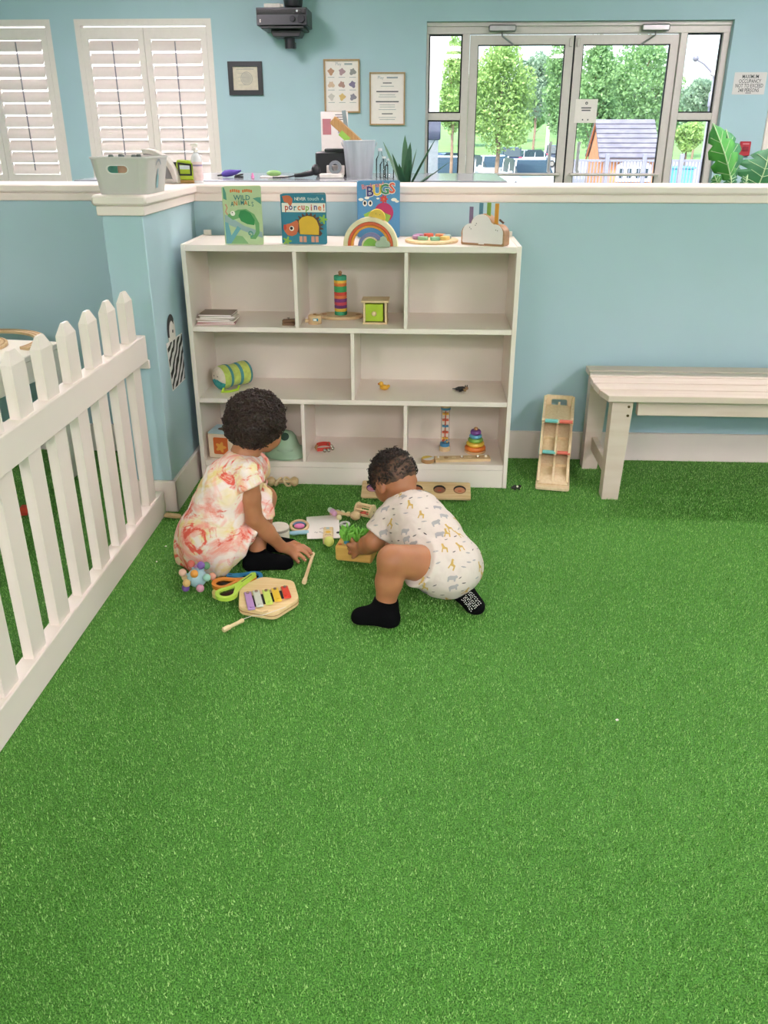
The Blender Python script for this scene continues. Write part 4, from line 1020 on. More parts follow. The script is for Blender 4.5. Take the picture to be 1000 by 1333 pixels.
for k, (u, v, _, c) in enumerate(keys):
    q = PZ(u, v-1.5, xz)-Vector((cen.x, cen.y, FZ))
    kk = MB().box((0, 0, .0075), (.0215, LK[k], .006), bev=.002).build('key', mat('key_'+c[1:], c, rough=.35, var=.02), t, (q.x, q.y, .022), (0, 0, kang))
    for sy in (-1, 1): MB().cyl((0, sy*(LK[k]/2-.011), .004), (0, sy*(LK[k]/2-.011), .014), .005, n=10).build('screw', M_SILV if sy > 0 else cmat(c), kk)
    if k < 4:
        q2 = PZ((u+keys[k+1][0])/2, (v+keys[k+1][1])/2-1, FZ+.0245)-Vector((cen.x, cen.y, FZ))
        MB().box((q2.x, q2.y, .0243), (.009, .066-.006*k, .0012), Euler((0, 0, kang)).to_matrix()).build('slot', M_GASKET, t)
pm = gp(317, 810)-cen; pe = PZ(372, 790, FZ+.026)-cen; p2 = PZ(342, 801, FZ+.026)-cen
MB().tube([(pm.x, pm.y, .010), ((pm.x+p2.x)/2, (pm.y+p2.y)/2, .024), (p2.x, p2.y, .0265), (pe.x, pe.y, .0255)], .0008, 6).build('string', M_PAPER, t)
pl = PZ(346, 796, FZ+.024)-cen
MB().prism(rrect(.014, .003, .001, 2), .0005, TX(pl.x, pl.y, .024, 0, 0, ang)).build('printed_mark', BEECH2, t)
# --- tinted paddles (rounded loop with slotted handle)
def paddle(head, tail, col, label, lens, z=0., wd=.066):
    d = tail-head; L = d.length
    t = thing('loop_paddle', label, 'toy', (head.x, head.y, FZ+z), math.atan2(d.y, d.x), 'loop-ended paddles')
    def outl(off): return [(wd*.5+(wd*.5-off)*math.cos(a), (wd*.5-off)*math.sin(a)) for a in [R(48)+R(264)*i/19 for i in range(20)]]
    hw = .0105
    out_ = [(L, -hw*.8), (L+.006, 0), (L, hw*.8), (wd*1.45, hw*.9), (wd*1.08, wd*.24)]+outl(0)+[(wd*1.08, -wd*.24), (wd*1.45, -hw*.9)]
    inn = [(wd*1.12, -.0012), (wd*1.13, 0), (wd*1.12, .0012), (wd*1.07, .004), (wd*.96, wd*.12)]+outl(.0115)+[(wd*.96, -wd*.12), (wd*1.07, -.004)]
    MB().holed(out_, inn, .012).build('loop', mat('plastic_'+col[1:], col, rough=.38, var=.02), t)
    MB().prism(inn, .0015, TX(0, 0, .004)).build('tinted_lens', lens, t)
    MB().box((wd*1.45+(L-wd*1.45)*.5, 0, .0121), ((L-wd*1.45)*.7, .003, .0005)).build('handle_slot', mat('slot_shadow', '#3a3c36', rough=.8), t)
    return t
LENS = glass('lens_dark', (.42, .36, .28)); LENSG = glass('lens_green', (.35, .42, .33))
paddle(gp(276, 764, .02), gp(332, 755, .02), '#e8923c', 'orange loop-ended paddle below the dress hem', LENS, .013)
paddle(gp(342, 755), gp(297, 752), '#3f8fc4', 'blue loop-ended paddle behind the orange one', LENS, 0)
paddle(gp(280, 780), gp(323, 757), '#e6d98c', 'cream loop-ended paddle under the lime green one', LENS, .0)
paddle(gp(286, 783, .03), gp(331, 751, .03), '#b4d84e', 'lime green loop-ended paddle on top of the others', LENSG, .026)
# --- sensory ball with knobs
p = gp(256, 771)
t = thing('sensory_ball', 'blue knobbly ball covered in pastel beads beside the dress hem', 'toy', (p.x, p.y+.02, FZ))
MB().sphere((0, 0, .040), .030, 20, 13).build('core', mat('core_blue', '#a9cbd4', rough=.4), t)
kc = ['#7e57a5', '#cf6a5c', '#e79c45', '#6f9e78', '#e0b7a0', '#9fd0c0', '#c78fc0', '#d9b070', '#e2a08a', '#efd39a', '#d89ab0', '#7f62a8']
gold = PI*(3-math.sqrt(5))
for k in range(16):
    zz = 1-2*(k+.5)/16; r_ = math.sqrt(1-zz*zz); d = Vector((r_*math.cos(gold*k), r_*math.sin(gold*k), zz))
    if d.z < -.62: continue
    e = Vector((0, 0, .040))+d*.046
    if e.z < .0125: e.z = .0125
    MB().tube([Vector((0, 0, .040))+d*.026, e], .0035, 8).build('peg', mat('core_blue', '#a9cbd4', rough=.4), t)
    MB().sphere(e, .0122, 14, 9).build('bead', cmat(kc[k % 12]), t)
# --- wooden strip by the stub
p = gp(224, 673)
t = thing('wooden_track_piece', 'short wooden track piece lying beside the partition stub', 'toy', (p.x, p.y, FZ), R(-10))
MB().box((0, 0, .006), (.055, .022, .012), bev=.002).build('plank', BEECH, t); MB().cyl((.03, 0, .001), (.03, 0, .011), .007, n=14).build('connector', BEECH, t)
for k_, (u_, v_, lb_) in enumerate(((803.5, 937, 'tiny white paper scrap on the open turf at right'), (216, 711, 'tiny white paper scrap left of the dress'), (204, 731, 'tiny white paper scrap beside the fence rail'))):
    q_ = gp(u_, v_, .010); MB_ = MB().box((0, 0, .002), (.008, .005, .003), (R(12), R(8), R(30+40*k_)), bev=.0008)
    o_ = MB_.build('paper_scrap', M_PAPER, None, (q_.x, q_.y, .008)); tag(o_, lb_, 'scrap', 'paper scraps on the turf')
# white specks
# --- zebra paper pinned to the stub
za = PX(218, 449, SX1+.003); zb = PX(237, 435, SX1+.003); zc = PX(241, 492, SX1+.003); zd = PX(226, 507, SX1+.003)
t = thing('zebra_cutout', 'black and white striped paper cut-out taped on the partition stub', 'paper', (SX1+.0005, za.y, zd.z))
def stripe_mat():
    m = bpy.data.materials.new('zebra_print'); m.use_nodes = True; nt = m.node_tree; b = nt.nodes['Principled BSDF']
    tc = nt.nodes.new('ShaderNodeTexCoord'); mp = nt.nodes.new('ShaderNodeMapping'); mp.inputs['Rotation'].default_value = (R(50), 0, 0)
    wv = nt.nodes.new('ShaderNodeTexWave'); wv.inputs['Scale'].default_value = 9; wv.inputs['Distortion'].default_value = 3.5; wv.inputs['Detail'].default_value = 1; wv.bands_direction = 'Y'
    wv.inputs['Detail Scale'].default_value = 2
    rp = nt.nodes.new('ShaderNodeValToRGB'); rp.color_ramp.interpolation = 'CONSTANT'
    rp.color_ramp.elements[0].color = (.015, .013, .013, 1); rp.color_ramp.elements[1].position = .5; rp.color_ramp.elements[1].color = (.78, .75, .74, 1)
    nt.links.new(tc.outputs['Object'], mp.inputs[0]); nt.links.new(mp.outputs[0], wv.inputs['Vector']); nt.links.new(wv.outputs['Fac'], rp.inputs[0]); nt.links.new(rp.outputs[0], b.inputs['Base Color'])
    b.inputs['Roughness'].default_value = .7
    return m
def yz(p): return (p.y-za.y, p.z-zd.z)
MYZ = Matrix(((0, 0, 1, 0), (1, 0, 0, 0), (0, 1, 0, 0), (0, 0, 0, 1)))
body = [yz(q) for q in (zd, zc, zb, za)]
MB().prism(body, .0015, MYZ @ TX(0, 0, .001)).build('striped_body', stripe_mat(), t)
ex = [(.5*(body[0][0]+body[2][0])+(q[0]-.5*(body[0][0]+body[2][0]))*1.06, .5*(body[0][1]+body[2][1])+(q[1]-.5*(body[0][1]+body[2][1]))*1.06) for q in body]
MB().prism(ex, .001, MYZ).build('white_border', M_PAPER, t)
hc = yz(PX(224, 432, SX1+.003))
MB().prism(circ(.045, 20, hc[0], hc[1]-.005, ry=.062), .001, MYZ @ TX(0, 0, .0005)).build('head', M_PAPER, t)
MB().prism(circ(.046, 16, hc[0]-.004, hc[1]+.0, a0=R(40), a1=R(190), ry=.064)+circ(.033, 16, hc[0], hc[1]-.006, a0=R(40), a1=R(190), ry=.046)[::-1], .001, MYZ @ TX(0, 0, .0016)).build('mane', BLACKP, t)
MB().prism(circ(.006, 10, hc[0]+.012, hc[1]-.0), .001, MYZ @ TX(0, 0, .0016)).build('eye', BLACKP, t)

# ================================================================== BEHIND THE FENCE
tb = thing('train_table', 'white play table with wooden train track behind the picket fence', 'table', (-1.92, 2.62, 0), R(-7))
tw, td, tz = .86, 1.20, .55
MB().box((0, 0, tz-.011), (tw, td, .022), bev=.003).build('table_top', M_WHITE, tb)
for sx in (-1, 1):
    MB().box((sx*(tw/2-.012), 0, tz-.062), (.02, td-.05, .08), bev=.002).build('apron', M_WHITE, tb)
    MB().box((0, sx*(td/2-.012), tz-.062), (tw-.05, .02, .08), bev=.002).build('apron', M_WHITE, tb)
    for sy in (-1, 1): MB().box((sx*(tw/2-.03), sy*(td/2-.03), (tz-.022)/2), (.05, .05, tz-.022), bev=.003).build('leg', M_WHITE, tb)
RZT = Matrix.Rotation(R(-7), 3, 'Z')
def track(cx, cy, r, a0, a1, label, z=tz):
    o = Vector((-1.92, 2.62, z))+RZT @ Vector((cx, cy, 0))
    t = thing('train_track', label, 'train track', (o.x, o.y, z), R(-7), 'wooden train track on the table')
    n = 14
    MB().prism(circ(r+.02, n, a0=a0, a1=a1)+circ(r-.02, n, a0=a0, a1=a1)[::-1], .012, bev=.0015).build('plank', BEECH, t)
    for dr in (-.009, .009): MB().prism(circ(r+dr+.003, n, a0=a0, a1=a1)+circ(r+dr-.003, n, a0=a0, a1=a1)[::-1], .0006, TX(0, 0, .012)).build('groove', BEECH2, t)
    return t
_c = PZ(54, 446, tz+.012)+Vector((-.245, .0, 0)); _lc = RZT.transposed() @ Vector((_c.x+1.92, _c.y-2.62, 0))
for k_, (a0, a1, nm_) in enumerate(((-12, 52, 'at the right end of the outer loop'), (53, 118, 'along the back of the outer loop'), (119, 184, 'at the left end of the outer loop'))):
    track(_lc.x, _lc.y, .22, R(a0), R(a1), 'curved wooden train track %s' % nm_)
for k_, (a0, a1, nm_) in enumerate(((-40, 60, 'on the right of the inner loop'), (61, 165, 'on the left of the inner loop'))):
    track(_lc.x-.03, _lc.y-.05, .135, R(a0), R(a1), 'curved wooden train track %s' % nm_)
o = Vector((-1.92, 2.62, tz))+RZT @ Vector((.385, -.10, 0))
t = thing('train_track', 'straight wooden track along the right table edge', 'train track', o, R(-7), 'wooden train track on the table')
MB().box((0, 0, .006), (.04, .42, .012), bev=.0015).build('plank', BEECH, t)
for dx in (-.009, .009): MB().box((dx, 0, .0122), (.006, .418, .0006)).build('groove', BEECH2, t)
gpx = PZ(1, 445, tz)
t = thing('toy_tree', 'small green toy tree standing on the train table', 'toy', (gpx.x-.012, gpx.y-.02, tz))
MB().lathe([(0, .0), (.016, .002), (.02, .02), (.014, .06), (0, .075)], 14).build('crown', mat('toy_green', '#2f7a3f', rough=.5), t); MB().cyl((0, 0, 0), (0, 0, .006), .02, n=14).build('base', BEECH, t)
# little car on the turf seen through the pickets
p = gp(34, 668)
t = thing('toy_car', 'tiny red and grey toy car on the turf behind the fence', 'toy', (p.x, p.y, FZ), R(100))
MB().prism([(-.035, .006), (.035, .006), (.036, .016), (.022, .019), (.012, .029), (-.014, .029), (-.024, .019), (-.036, .017)], .03, TX(0, .015, 0, PI/2), bev=.002).build('car_body', REDP, t)
MB().prism([(.010, .020), (.018, .020), (.011, .027), (-.012, .027), (-.02, .020)][1:], .0305, TX(0, .0153, 0, PI/2)).build('windows', mat('toy_glass', '#7d8a96', rough=.2), t)
for sx in (-1, 1):
    for sy in (-1, 1): MB().cyl((sx*.021, sy*.013, .008), (sx*.021, sy*.018, .008), .008, n=14).build('wheel', M_DARK, t)

# ================================================================== ON THE PARTITION CAP
CZ = PZ_T
a_ = PZ(137, 253.5, CZ); b_ = PZ(187, 252.5, CZ); w = b_.x-a_.x
t = thing('plastic_bin', 'light grey plastic storage bin with handle slot on the partition end', 'bin', ((a_.x+b_.x)/2, a_.y+.004, CZ))
M_BIN = mat('bin_plastic', '#cfc8c4', rough=.4, var=.015)
hgt = .112; wb = .152; wt = .192; db = .22; dt = .255
def ringv(w_, d_, z, r): return [(x, y+.11, z) for x, y in rrect(w_, d_, r, 4)]
m = MB(); L0 = ringv(wb, db, 0, .02); L1 = ringv(wt-.006, dt-.006, hgt-.006, .026); L2 = ringv(wt, dt, hgt-.006, .028); L3 = ringv(wt, dt, hgt, .028); L4 = ringv(wt-.012, dt-.012, hgt, .024); L5 = ringv(wb-.006, db-.006, .004, .018)
n = len(L0); fs = []
vs = L0+L1+L2+L3+L4+L5
# front face gets a real slot, so the shell is split there
for i in range(5):
    for k in range(n):
        k2 = (k+1) % n
        if i in (0, 4) and k == 2*(5)+4: continue                         # the front (-Y) wall panel
        fs.append((i*n+k, i*n+k2, (i+1)*n+k2, (i+1)*n+k))
fs.append(tuple(range(n-1, -1, -1))); fs.append(tuple(range(5*n, 6*n)))
m.add(vs, fs); m.build('shell', M_BIN, t)

# front wall of the bin with its handle slot
A, B, Cq, Dq = (Vector(L0[14]), Vector(L0[15]), Vector(L1[15]), Vector(L1[14]))
def bil(s, tt): return A*(1-s)*(1-tt)+B*s*(1-tt)+Cq*s*tt+Dq*(1-s)*tt
def panel(off):
    o = [bil(.5+x, .5+y)+off for x, y in rrect(1, 1, .001)]
    i_ = [bil(.5+x, .5+y)+off for x, y in rrect(.50, .20, .095, 4, -.03, .21)]
    return o, i_
o0, i0 = panel(Vector((0, 0, 0))); o1, i1 = panel(Vector((0, .003, 0))); k = len(o0)
fs = []
for q in range(k):
    q2 = (q+1) % k
    fs += [(q, q2, k+q2, k+q), (2*k+q, 3*k+q, 3*k+q2, 2*k+q2), (k+q, k+q2, 3*k+q2, 3*k+q)]
fpn = MB().add(o0+i0+o1+i1, fs).build('front_wall', M_BIN, t)
o2 = [p+Vector((0, -.0015, 0)) for p in i0]; o3 = [Vector((p.x*1.08+.0, p.y-.0015, p.z)) for p in [bil(.5+x, .5+y) for x, y in rrect(.53, .25, .12, 4, -.03, .21)]]
fs = []
for q in range(k):
    q2 = (q+1) % k; fs.append((q, q2, k+q2, k+q))
MB().add(o3+o2, fs).build('slot_rim', mat('bin_rim', '#e2dcd8', rough=.4), fpn)
# print on the right-hand side of the bin
xr = lambda z: (wb+(wt-wb)*z/hgt)/2+.0012
M_PRT = mat('print_grey', '#9aa0a4', rough=.6); M_PRB = mat('print_blue', '#8fb2bd', rough=.6)
def side_print(name, pts, m):
    vs = [(xr(z), y, z) for (y, z) in pts]; MB().add(vs, [tuple(range(len(vs)))]).build(name, m, t)
side_print('printed_arch', [(.11+.030*math.cos(a), .080+.024*math.sin(a)) for a in [R(15+15*i) for i in range(11)]]+[(.11+.022*math.cos(a), .080+.016*math.sin(a)) for a in [R(165-15*i) for i in range(11)]], M_PRT)
side_print('printed_bottle', [(.098, .015), (.122, .015), (.122, .05), (.114, .06), (.114, .074), (.106, .074), (.106, .06), (.098, .05)], M_PRB)
for k_, (x, y, c, nm) in enumerate(((-.045, .06, '#4d9a86', 'teal'), (-.005, .05, '#b59a7a', 'tan'), (.03, .06, '#d6a24f', 'mustard'), (-.04, .14, '#6f7f7d', 'grey'), (.02, .14, '#7b8894', 'slate'))):
    bo = thing('craft_bottle', '%s craft bottle standing inside the grey bin' % nm, 'bottle', (t.location.x+x, t.location.y+y, CZ+.006), 0, 'bottles inside the bin')
    MB().lathe([(0, 0), (.016, 0), (.018, .003), (.018, .072), (.014, .085), (.007, .092), (0, .092)], 16).build('bottle_body', cmat(c), bo)
    MB().lathe([(.0085, 0), (.0085, .016), (.006, .02), (0, .02)], 12, (0, 0, .091)).build('cap', cmat('#5f6a68'), bo)
# --- spray bottle
p = PZ(257.5, 237, CZ); p.y = PYF+.05; p.x = PY(257.5, 230, p.y).x
t = thing('spray_bottle', 'small clear spray bottle with pink label on the partition cap', 'bottle', (p.x, p.y, CZ))
M_CLR = mat('clear_plastic', '#dcdde0', rough=.25, var=.02); M_LBL = mat('label_pink', '#dcc6c4', rough=.6, var=.08, scale=60)
MB().lathe([(0, 0), (.0195, 0), (.021, .003), (.021, .085), (.018, .098), (.009, .108), (.0085, .116), (0, .116)], 22).build('bottle_body', M_CLR, t)
MB().lathe([(.0213, .01), (.0213, .078)], 22).build('label', M_LBL, t)
MB().lathe([(.0216, .062), (.0216, .068)], 22).build('label_stripe', mat('label_violet', '#8f7f9f', rough=.6), t)
hd = MB().lathe([(.010, .112), (.010, .122), (.006, .126)], 14).box((-.004, 0, .138), (.026, .012, .014), bev=.003).box((-.012, 0, .126), (.004, .006, .016), (0, R(20), 0)).build('trigger_head', mat('spray_white', '#e3ddd8', rough=.45), t)
# --- green toy truck and grey dome
p = Vector((PY(244, 230, PYF+.06).x, PYF+.06, CZ))
t = thing('toy_loader', 'lime green toy vehicle cab with black window frame on the cap', 'toy', p, R(-8))
M_LIME = mat('lime_toy', '#a8c02c', rough=.4)
MB().prism([(-.035, .012), (.036, .012), (.036, .070), (.02, .082), (-.028, .084), (-.035, .07)], .05, TX(0, .025, 0, PI/2), bev=.003).build('cab', M_LIME, t)
MB().holed([(-.024, .028), (.031, .028), (.031, .070), (-.024, .076)], [(-.018, .034), (.025, .034), (.025, .064), (-.018, .068)], .003, TX(0, -.0252, 0, PI/2)).build('window_frame', M_DARK, t)
MB().box((.0035, -.0255, .058), (.043, .001, .014)).build('window', mat('toy_window', '#d6dfe4', rough=.2), t)
MB().box((.0, 0, .006), (.075, .056, .012), bev=.002).build('chassis', mat('tan_chassis', '#b08c4e', rough=.5), t)
MB().box((-.038, -.02, .06), (.014, .012, .034), bev=.002).build('side_post', M_DARK, t)
p = Vector((PY(217, 228, PYF+.07).x, PYF+.03, CZ))
t = thing('display_stand', 'pale grey curved plastic stand behind the storage bin', 'stand', p, R(-4))
M_PG = mat('pale_grey_plastic', '#cdc5bf', rough=.4); M_DG = mat('mid_grey_panel', '#8f8b8c', rough=.5)
cv = [(.062-.11*math.sin(a)+.0, .006+.118*math.cos(a)) if False else (-.062+.125*math.sin(a), .002+.124*math.cos(a)) for a in [R(-4+94*i/12) for i in range(13)]]
inn = [(-.062+.105*math.sin(a), .002+.106*math.cos(a)) for a in [R(-4+94*i/12) for i in range(13)]]
MB().prism((cv+inn[::-1])[::-1], .05, TX(0, .025, 0, PI/2), bev=.003).build('curved_shell', M_PG, t)
MB().prism(([(-.062, .02)]+[(q[0]-.001, q[1]) for q in inn])[::-1], .006, TX(0, -.005, 0, PI/2)).build('grey_panel', M_DG, t)
MB().box((-.01, 0, .009), (.105, .045, .018), bev=.002).build('foot', M_PG, t)

# ================================================================== BACK ROOM
# reception counter behind the partition
M_CTR = mat('counter_grey', '#8d9096', rough=.15, var=.03); M_CTRW = mat('counter_white', '#ddd7cf', rough=.5)
ct = thing('reception_counter', 'reception counter with glossy grey top behind the partition', 'counter', (-.75, 5.15, 0))
MB().box((0, 0, 1.045), (2.3, .9, .03), bev=.004).build('counter_top', M_CTR, ct)
MB().box((0, .02, .515), (2.2, .8, 1.03), bev=.004).build('cabinet', M_CTRW, ct)
for k in range(3): MB().box((-.73+.73*k, -.39, .52), (.70, .02, .9), bev=.004).build('front_panel', M_CTRW, ct)
KZ = 1.06
def onc(u, y): q = PY(u, 230, y); return Vector((q.x, y, KZ))
# steel bucket with boards
p = onc(468, 5.0)
t = thing('steel_bucket', 'galvanised steel bucket on the counter', 'bucket', p)
M_GALV = mat('galvanised', '#c3c6ca', rough=.32, metal=.45, var=.14, scale=14, stretch=(2, 2, .2))
MB().lathe([(0, 0), (.070, 0), (.072, .004), (.089, .185), (.092, .188), (.089, .192), (.085, .188), (.068, .008), (0, .008)], 28).build('pail', M_GALV, t)
MB().tube([(.098*math.cos(a), .098*math.sin(a)*.3, .18-.05*abs(math.sin(a))) for a in [R(180*i/12) for i in range(13)]], .0025, 6).build('handle', M_GALV, t)
q = thing('wooden_board', 'tan wooden board leaning out of the steel bucket', 'board', (p.x-.02, p.y, KZ+.02))
MB().box((-.04, 0, .205), (.045, .10, .21), Euler((0, R(-50), 0)).to_matrix(), bev=.003).build('board', wood('board_tan', '#b98f5a', '#a87d49', 8, axis=2), q)
MB().box((-.055, -.052, .19), (.03, .004, .06), Euler((0, R(-50), 0)).to_matrix()).build('green_label', LIME, q)
q = thing('ruler', 'grey metal ruler standing in the steel bucket', 'ruler', (p.x-.04, p.y+.03, KZ+.01))
MB().box((-.022, 0, .17), (.022, .003, .32), Euler((0, R(-8), 0)).to_matrix()).build('blade', mat('ruler_grey', '#8a9599', rough=.35, metal=.5), q)
# card holder, printer, scanner
p = onc(437, 5.4)
t = thing('leaflet_holder', 'white leaflet with a small photo print behind the black printer', 'leaflet', p)
MB().box((0, 0, .17), (.16, .004, .34), bev=.001).build('leaflet_sheet', M_PAPER, t)
MB().box((-.045, -.003, .26), (.05, .001, .085)).build('printed_photo', cmat('#b9767c'), t); MB().box((.035, -.003, .25), (.03, .001, .05)).build('printed_photo', cmat('#a9a9bb'), t)
for k in range(3): MB().box((.03, -.003, .30+.012*k), (.05, .001, .004)).build('printed_line', M_INK, t)
p = onc(436, 5.2)
t = thing('receipt_printer', 'black receipt printer on the counter', 'printer', p)
MB().box((0, 0, .065), (.20, .16, .13), bev=.008).build('body', M_DARK, t); MB().box((.02, -.01, .138), (.14, .10, .016), bev=.004).build('lid', M_DARK, t)
p = onc(432, 4.95)
t = thing('tape_dispenser', 'grey tape dispenser standing in front of the black printer', 'dispenser', p)
MB().box((0, 0, .012), (.13, .06, .024), bev=.004).build('base', M_CTRW, t)
MB().lathe([(.018, -.012), (.035, -.012), (.035, .012), (.018, .012), (.018, -.012)], 20, (.02, 0, .055), Euler((PI/2, 0, 0)).to_matrix()).build('tape_roll', mat('tape_grey', '#7d8186', rough=.3), t)
MB().box((.02, .02, .04), (.10, .006, .05), bev=.003).build('side_plate', M_PG, t)
p = onc(400, 4.95)
t = thing('barcode_scanner', 'black barcode scanner with cord lying on the counter', 'scanner', p)
MB().tube([(-.07, 0, .012), (-.03, 0, .016), (.02, 0, .026), (.04, 0, .035)], [.010, .013, .016, .018], 12).build('grip', M_DARK, t)
MB().sphere((.05, 0, .042), (.026, .022, .03), 14, 9).build('scan_head', M_DARK, t)
MB().tube([(-.07, 0, .012), (-.10, -.01, .006), (-.13, .0, .004), (-.16, -.02, .004), (-.19, -.01, .004)], .004, 6).build('cord', M_DARK, t)
p = onc(357, 5.0)
t = thing('leaf_brush', 'green leaf-shaped scrub brush on a pale tray', 'brush', p)
MB().box((0, 0, .004), (.15, .06, .008), bev=.002).build('tray', M_CTRW, t)
MB().sphere((0, 0, .022), (.042, .02, .016), 16, 9).build('brush_body', mat('brush_green', '#86b06a', rough=.5, var=.1), t)
p = onc(301, 5.0)
t = thing('purple_duster', 'purple pointed duster lying on the counter', 'duster', p, R(8))
MB().tube([(-.05, 0, .014), (-.03, 0, .02), (.0, 0, .024), (.03, 0, .028), (.058, 0, .036)], [.010, .019, .018, .012, .003], 12).build('duster_body', mat('purple_plush', '#54429a', rough=.7, var=.1), t)
MB().tube([(-.05, 0, .014), (-.075, 0, .010)], [.006, .005], 8).build('handle', M_DARK, t)
p = onc(311, 4.95); t = thing('stapler', 'small black stapler beside the purple duster', 'stapler', p)
MB().box((0, 0, .005), (.05, .018, .01), bev=.002).build('base', M_DARK, t); MB().box((.002, 0, .015), (.048, .014, .009), (0, R(-8), 0), bev=.002).build('arm', M_DARK, t)
p = onc(329, 4.95); t = thing('push_pin', 'tiny pink push pin box on the counter', 'box', p)
MB().lathe([(0, 0), (.009, 0), (.009, .012), (.005, .016), (.005, .022), (0, .024)], 12).build('body', PNK, t); MB().cyl((0, 0, .0235), (0, 0, .026), .004, n=10).build('cap', PNK, t)
for k, (u, hh, r_) in enumerate(((495, .15, .024), (500, .11, .024), (507, .10, .026))):
    p = onc(u, 5.05-.05*k)
    t = thing('glass_bottle', ('tall clear bottle beside the steel bucket', 'middle clear jar on the counter', 'squat clear jar next to the spiky plant')[k], 'bottle', p, 0, 'clear bottles on the counter')
    MB().lathe([(0, 0), (r_*.95, 0), (r_, .004), (r_, hh*.62), (r_*.45, hh*.78), (r_*.4, hh*.92)], 20).build('bottle_body', glass('bottle_glass', (.95, .96, .97)), t)
    MB().lathe([(r_*.48, hh*.9), (r_*.48, hh), (0, hh)], 14).build('stopper', M_CLR, t)
# spiky plant
p = PY(528, 240, 4.3)
KP = 1.05
M_AG = mat('agave_green', '#3c6b45', rough=.45, c2='#2c5236', scale=8)
t = thing('spiky_plant', 'small spiky agave plant in a tall planter beside the entrance doors', 'plant', (p.x, p.y, 0))
MB().lathe([(0, 0), (.10, 0), (.14, KP-.004), (.142, KP), (.12, KP), (.12, KP-.02), (0, KP-.02)], 20).build('pot', mat('pot_slate', '#4a6079', rough=.5), t)
rnd = random.Random(2)
def blade(base, dirv, L, w0, m, name, par, droop=.15, n=7):
    mb = MB(); up = Vector((0, 0, 1)); d = dirv.normalized(); sd_ = d.cross(up).normalized() if abs(d.z) < .99 else Vector((1, 0, 0)); vs = []; fs = []
    for i in range(n):
        s = i/(n-1); c = base+d*L*s+Vector((d.x, d.y, -.6)).normalized()*droop*L*s*s; w_ = w0*(math.sin(PI*min(1, .22+.78*s))**.7)*(1 if s < 1 else .02)
        nn = sd_.cross(d).normalized()*w_*.25
        vs += [c-sd_*w_, c-nn, c+sd_*w_, c+nn*.2]
    for i in range(n-1):
        for k in range(4): fs.append((i*4+k, i*4+(k+1) % 4, (i+1)*4+(k+1) % 4, (i+1)*4+k))
    mb.add(vs, fs); return mb.build(name, m, par)
for (dx, dz, L) in ((-.42, 1, .21), (-.30, 1, .16), (-.02, 1, .215), (.08, 1, .19), (.22, 1, .17), (.50, 1, .235), (.95, .75, .20), (.62, .5, .13), (-.75, .6, .10), (.1, .9, .13), (-.15, .8, .12)):
    blade(Vector((.008*dx, .01*rnd.uniform(-1, 1), KP-.03)), Vector((dx, rnd.uniform(-.25, .25), dz)), L*1.28, .019, M_AG, 'leaf', t, .05)
# big leafy plants near the right wall
M_MON = mat('monstera_green', '#5ba548', rough=.4, c2='#468f46', scale=6, spec=.6); M_VEIN = mat('leaf_vein', '#b7cfa0', rough=.5); M_MON2 = mat('monstera_deep', '#3f7350', rough=.35, c2='#4d8a5c', scale=6)
def big_leaf(par, base, tip, width, m, notch=True, fold=.25, side=None):
    ax = tip-base; L = ax.length; d = ax.normalized(); sd_ = side if side is not None else d.cross(Vector((0, -1, 0))).normalized()
    nn = d.cross(sd_).normalized(); n = 16; mb = MB(); vs = []; fs = []
    for i in range(n+1):
        s = i/n; w_ = width*math.sin(PI*s**.8)**.75 if 0 < s < 1 else .002
        if notch and i % 4 == 3: w_ *= .62
        bend = nn*(-.10*L*math.sin(PI*s))
        c = base+ax*s+bend
        for q in (-1, -.5, 0, .5, 1): vs.append(c+sd_*w_*q+nn*fold*w_*abs(q)*1.0)
    for i in range(n):
        for k in range(4): fs.append((i*5+k, i*5+k+1, (i+1)*5+k+1, (i+1)*5+k))
    lf = mb.add(vs, fs).build('leaf', m, par)
    so = lf.modifiers.new('thick', 'SOLIDIFY'); so.thickness = .003
    MB().tube([vs[i*5+2]-nn*.003 for i in range(n+1)], .004, 6).build('midrib', M_VEIN, lf)
    for i in range(2, n-2, 3):
        for q in (0, 4): MB().tube([vs[i*5+2]-nn*.003, Vector(vs[min(n, i+2)*5+q])*.8+Vector(vs[min(n, i+2)*5+2])*.2-nn*.003], .002, 5).build('side_vein', M_VEIN, lf)
    return lf
def floor_plant(name, label, cx, cy, leaves, m):
    t = thing(name, label, 'plant', (cx, cy, 0))
    MB().lathe([(0, 0), (.15, 0), (.19, .32), (.20, .33), (.185, .33), (.18, .29), (0, .29)], 28).build('pot', mat('pot_white', '#d9d3ca', rough=.4), t)
    for (b, e, w_, f, mm) in leaves:
        b = b-Vector((cx, cy, 0)); e = e-Vector((cx, cy, 0))
        MB().tube([(0, 0, .28), (b.x*.3, b.y*.3, .28+(b.z-.28)*.55), b], [.012, .010, .007], 8).build('stem', M_MON, t)
        big_leaf(t, b, e, w_, mm, fold=f)
    return t
def q(u, v, y): return PY(u, v, y)
YP = 6.6
floor_plant('banana_plant', 'tall plant with a curled glossy split leaf beside the entrance', q(940, 300, YP).x, YP,
  [(q(952, 236, YP), q(928, 160, YP-.1), .10, .5, M_MON), (q(957, 232, YP+.1), q(945, 168, YP+.1), .085, .5, M_MON2), (q(934, 243, YP), q(930, 228, YP-.1), .05, .3, M_MON), (q(951, 245, YP), q(952, 222, YP), .05, .4, M_MON2)], M_MON)
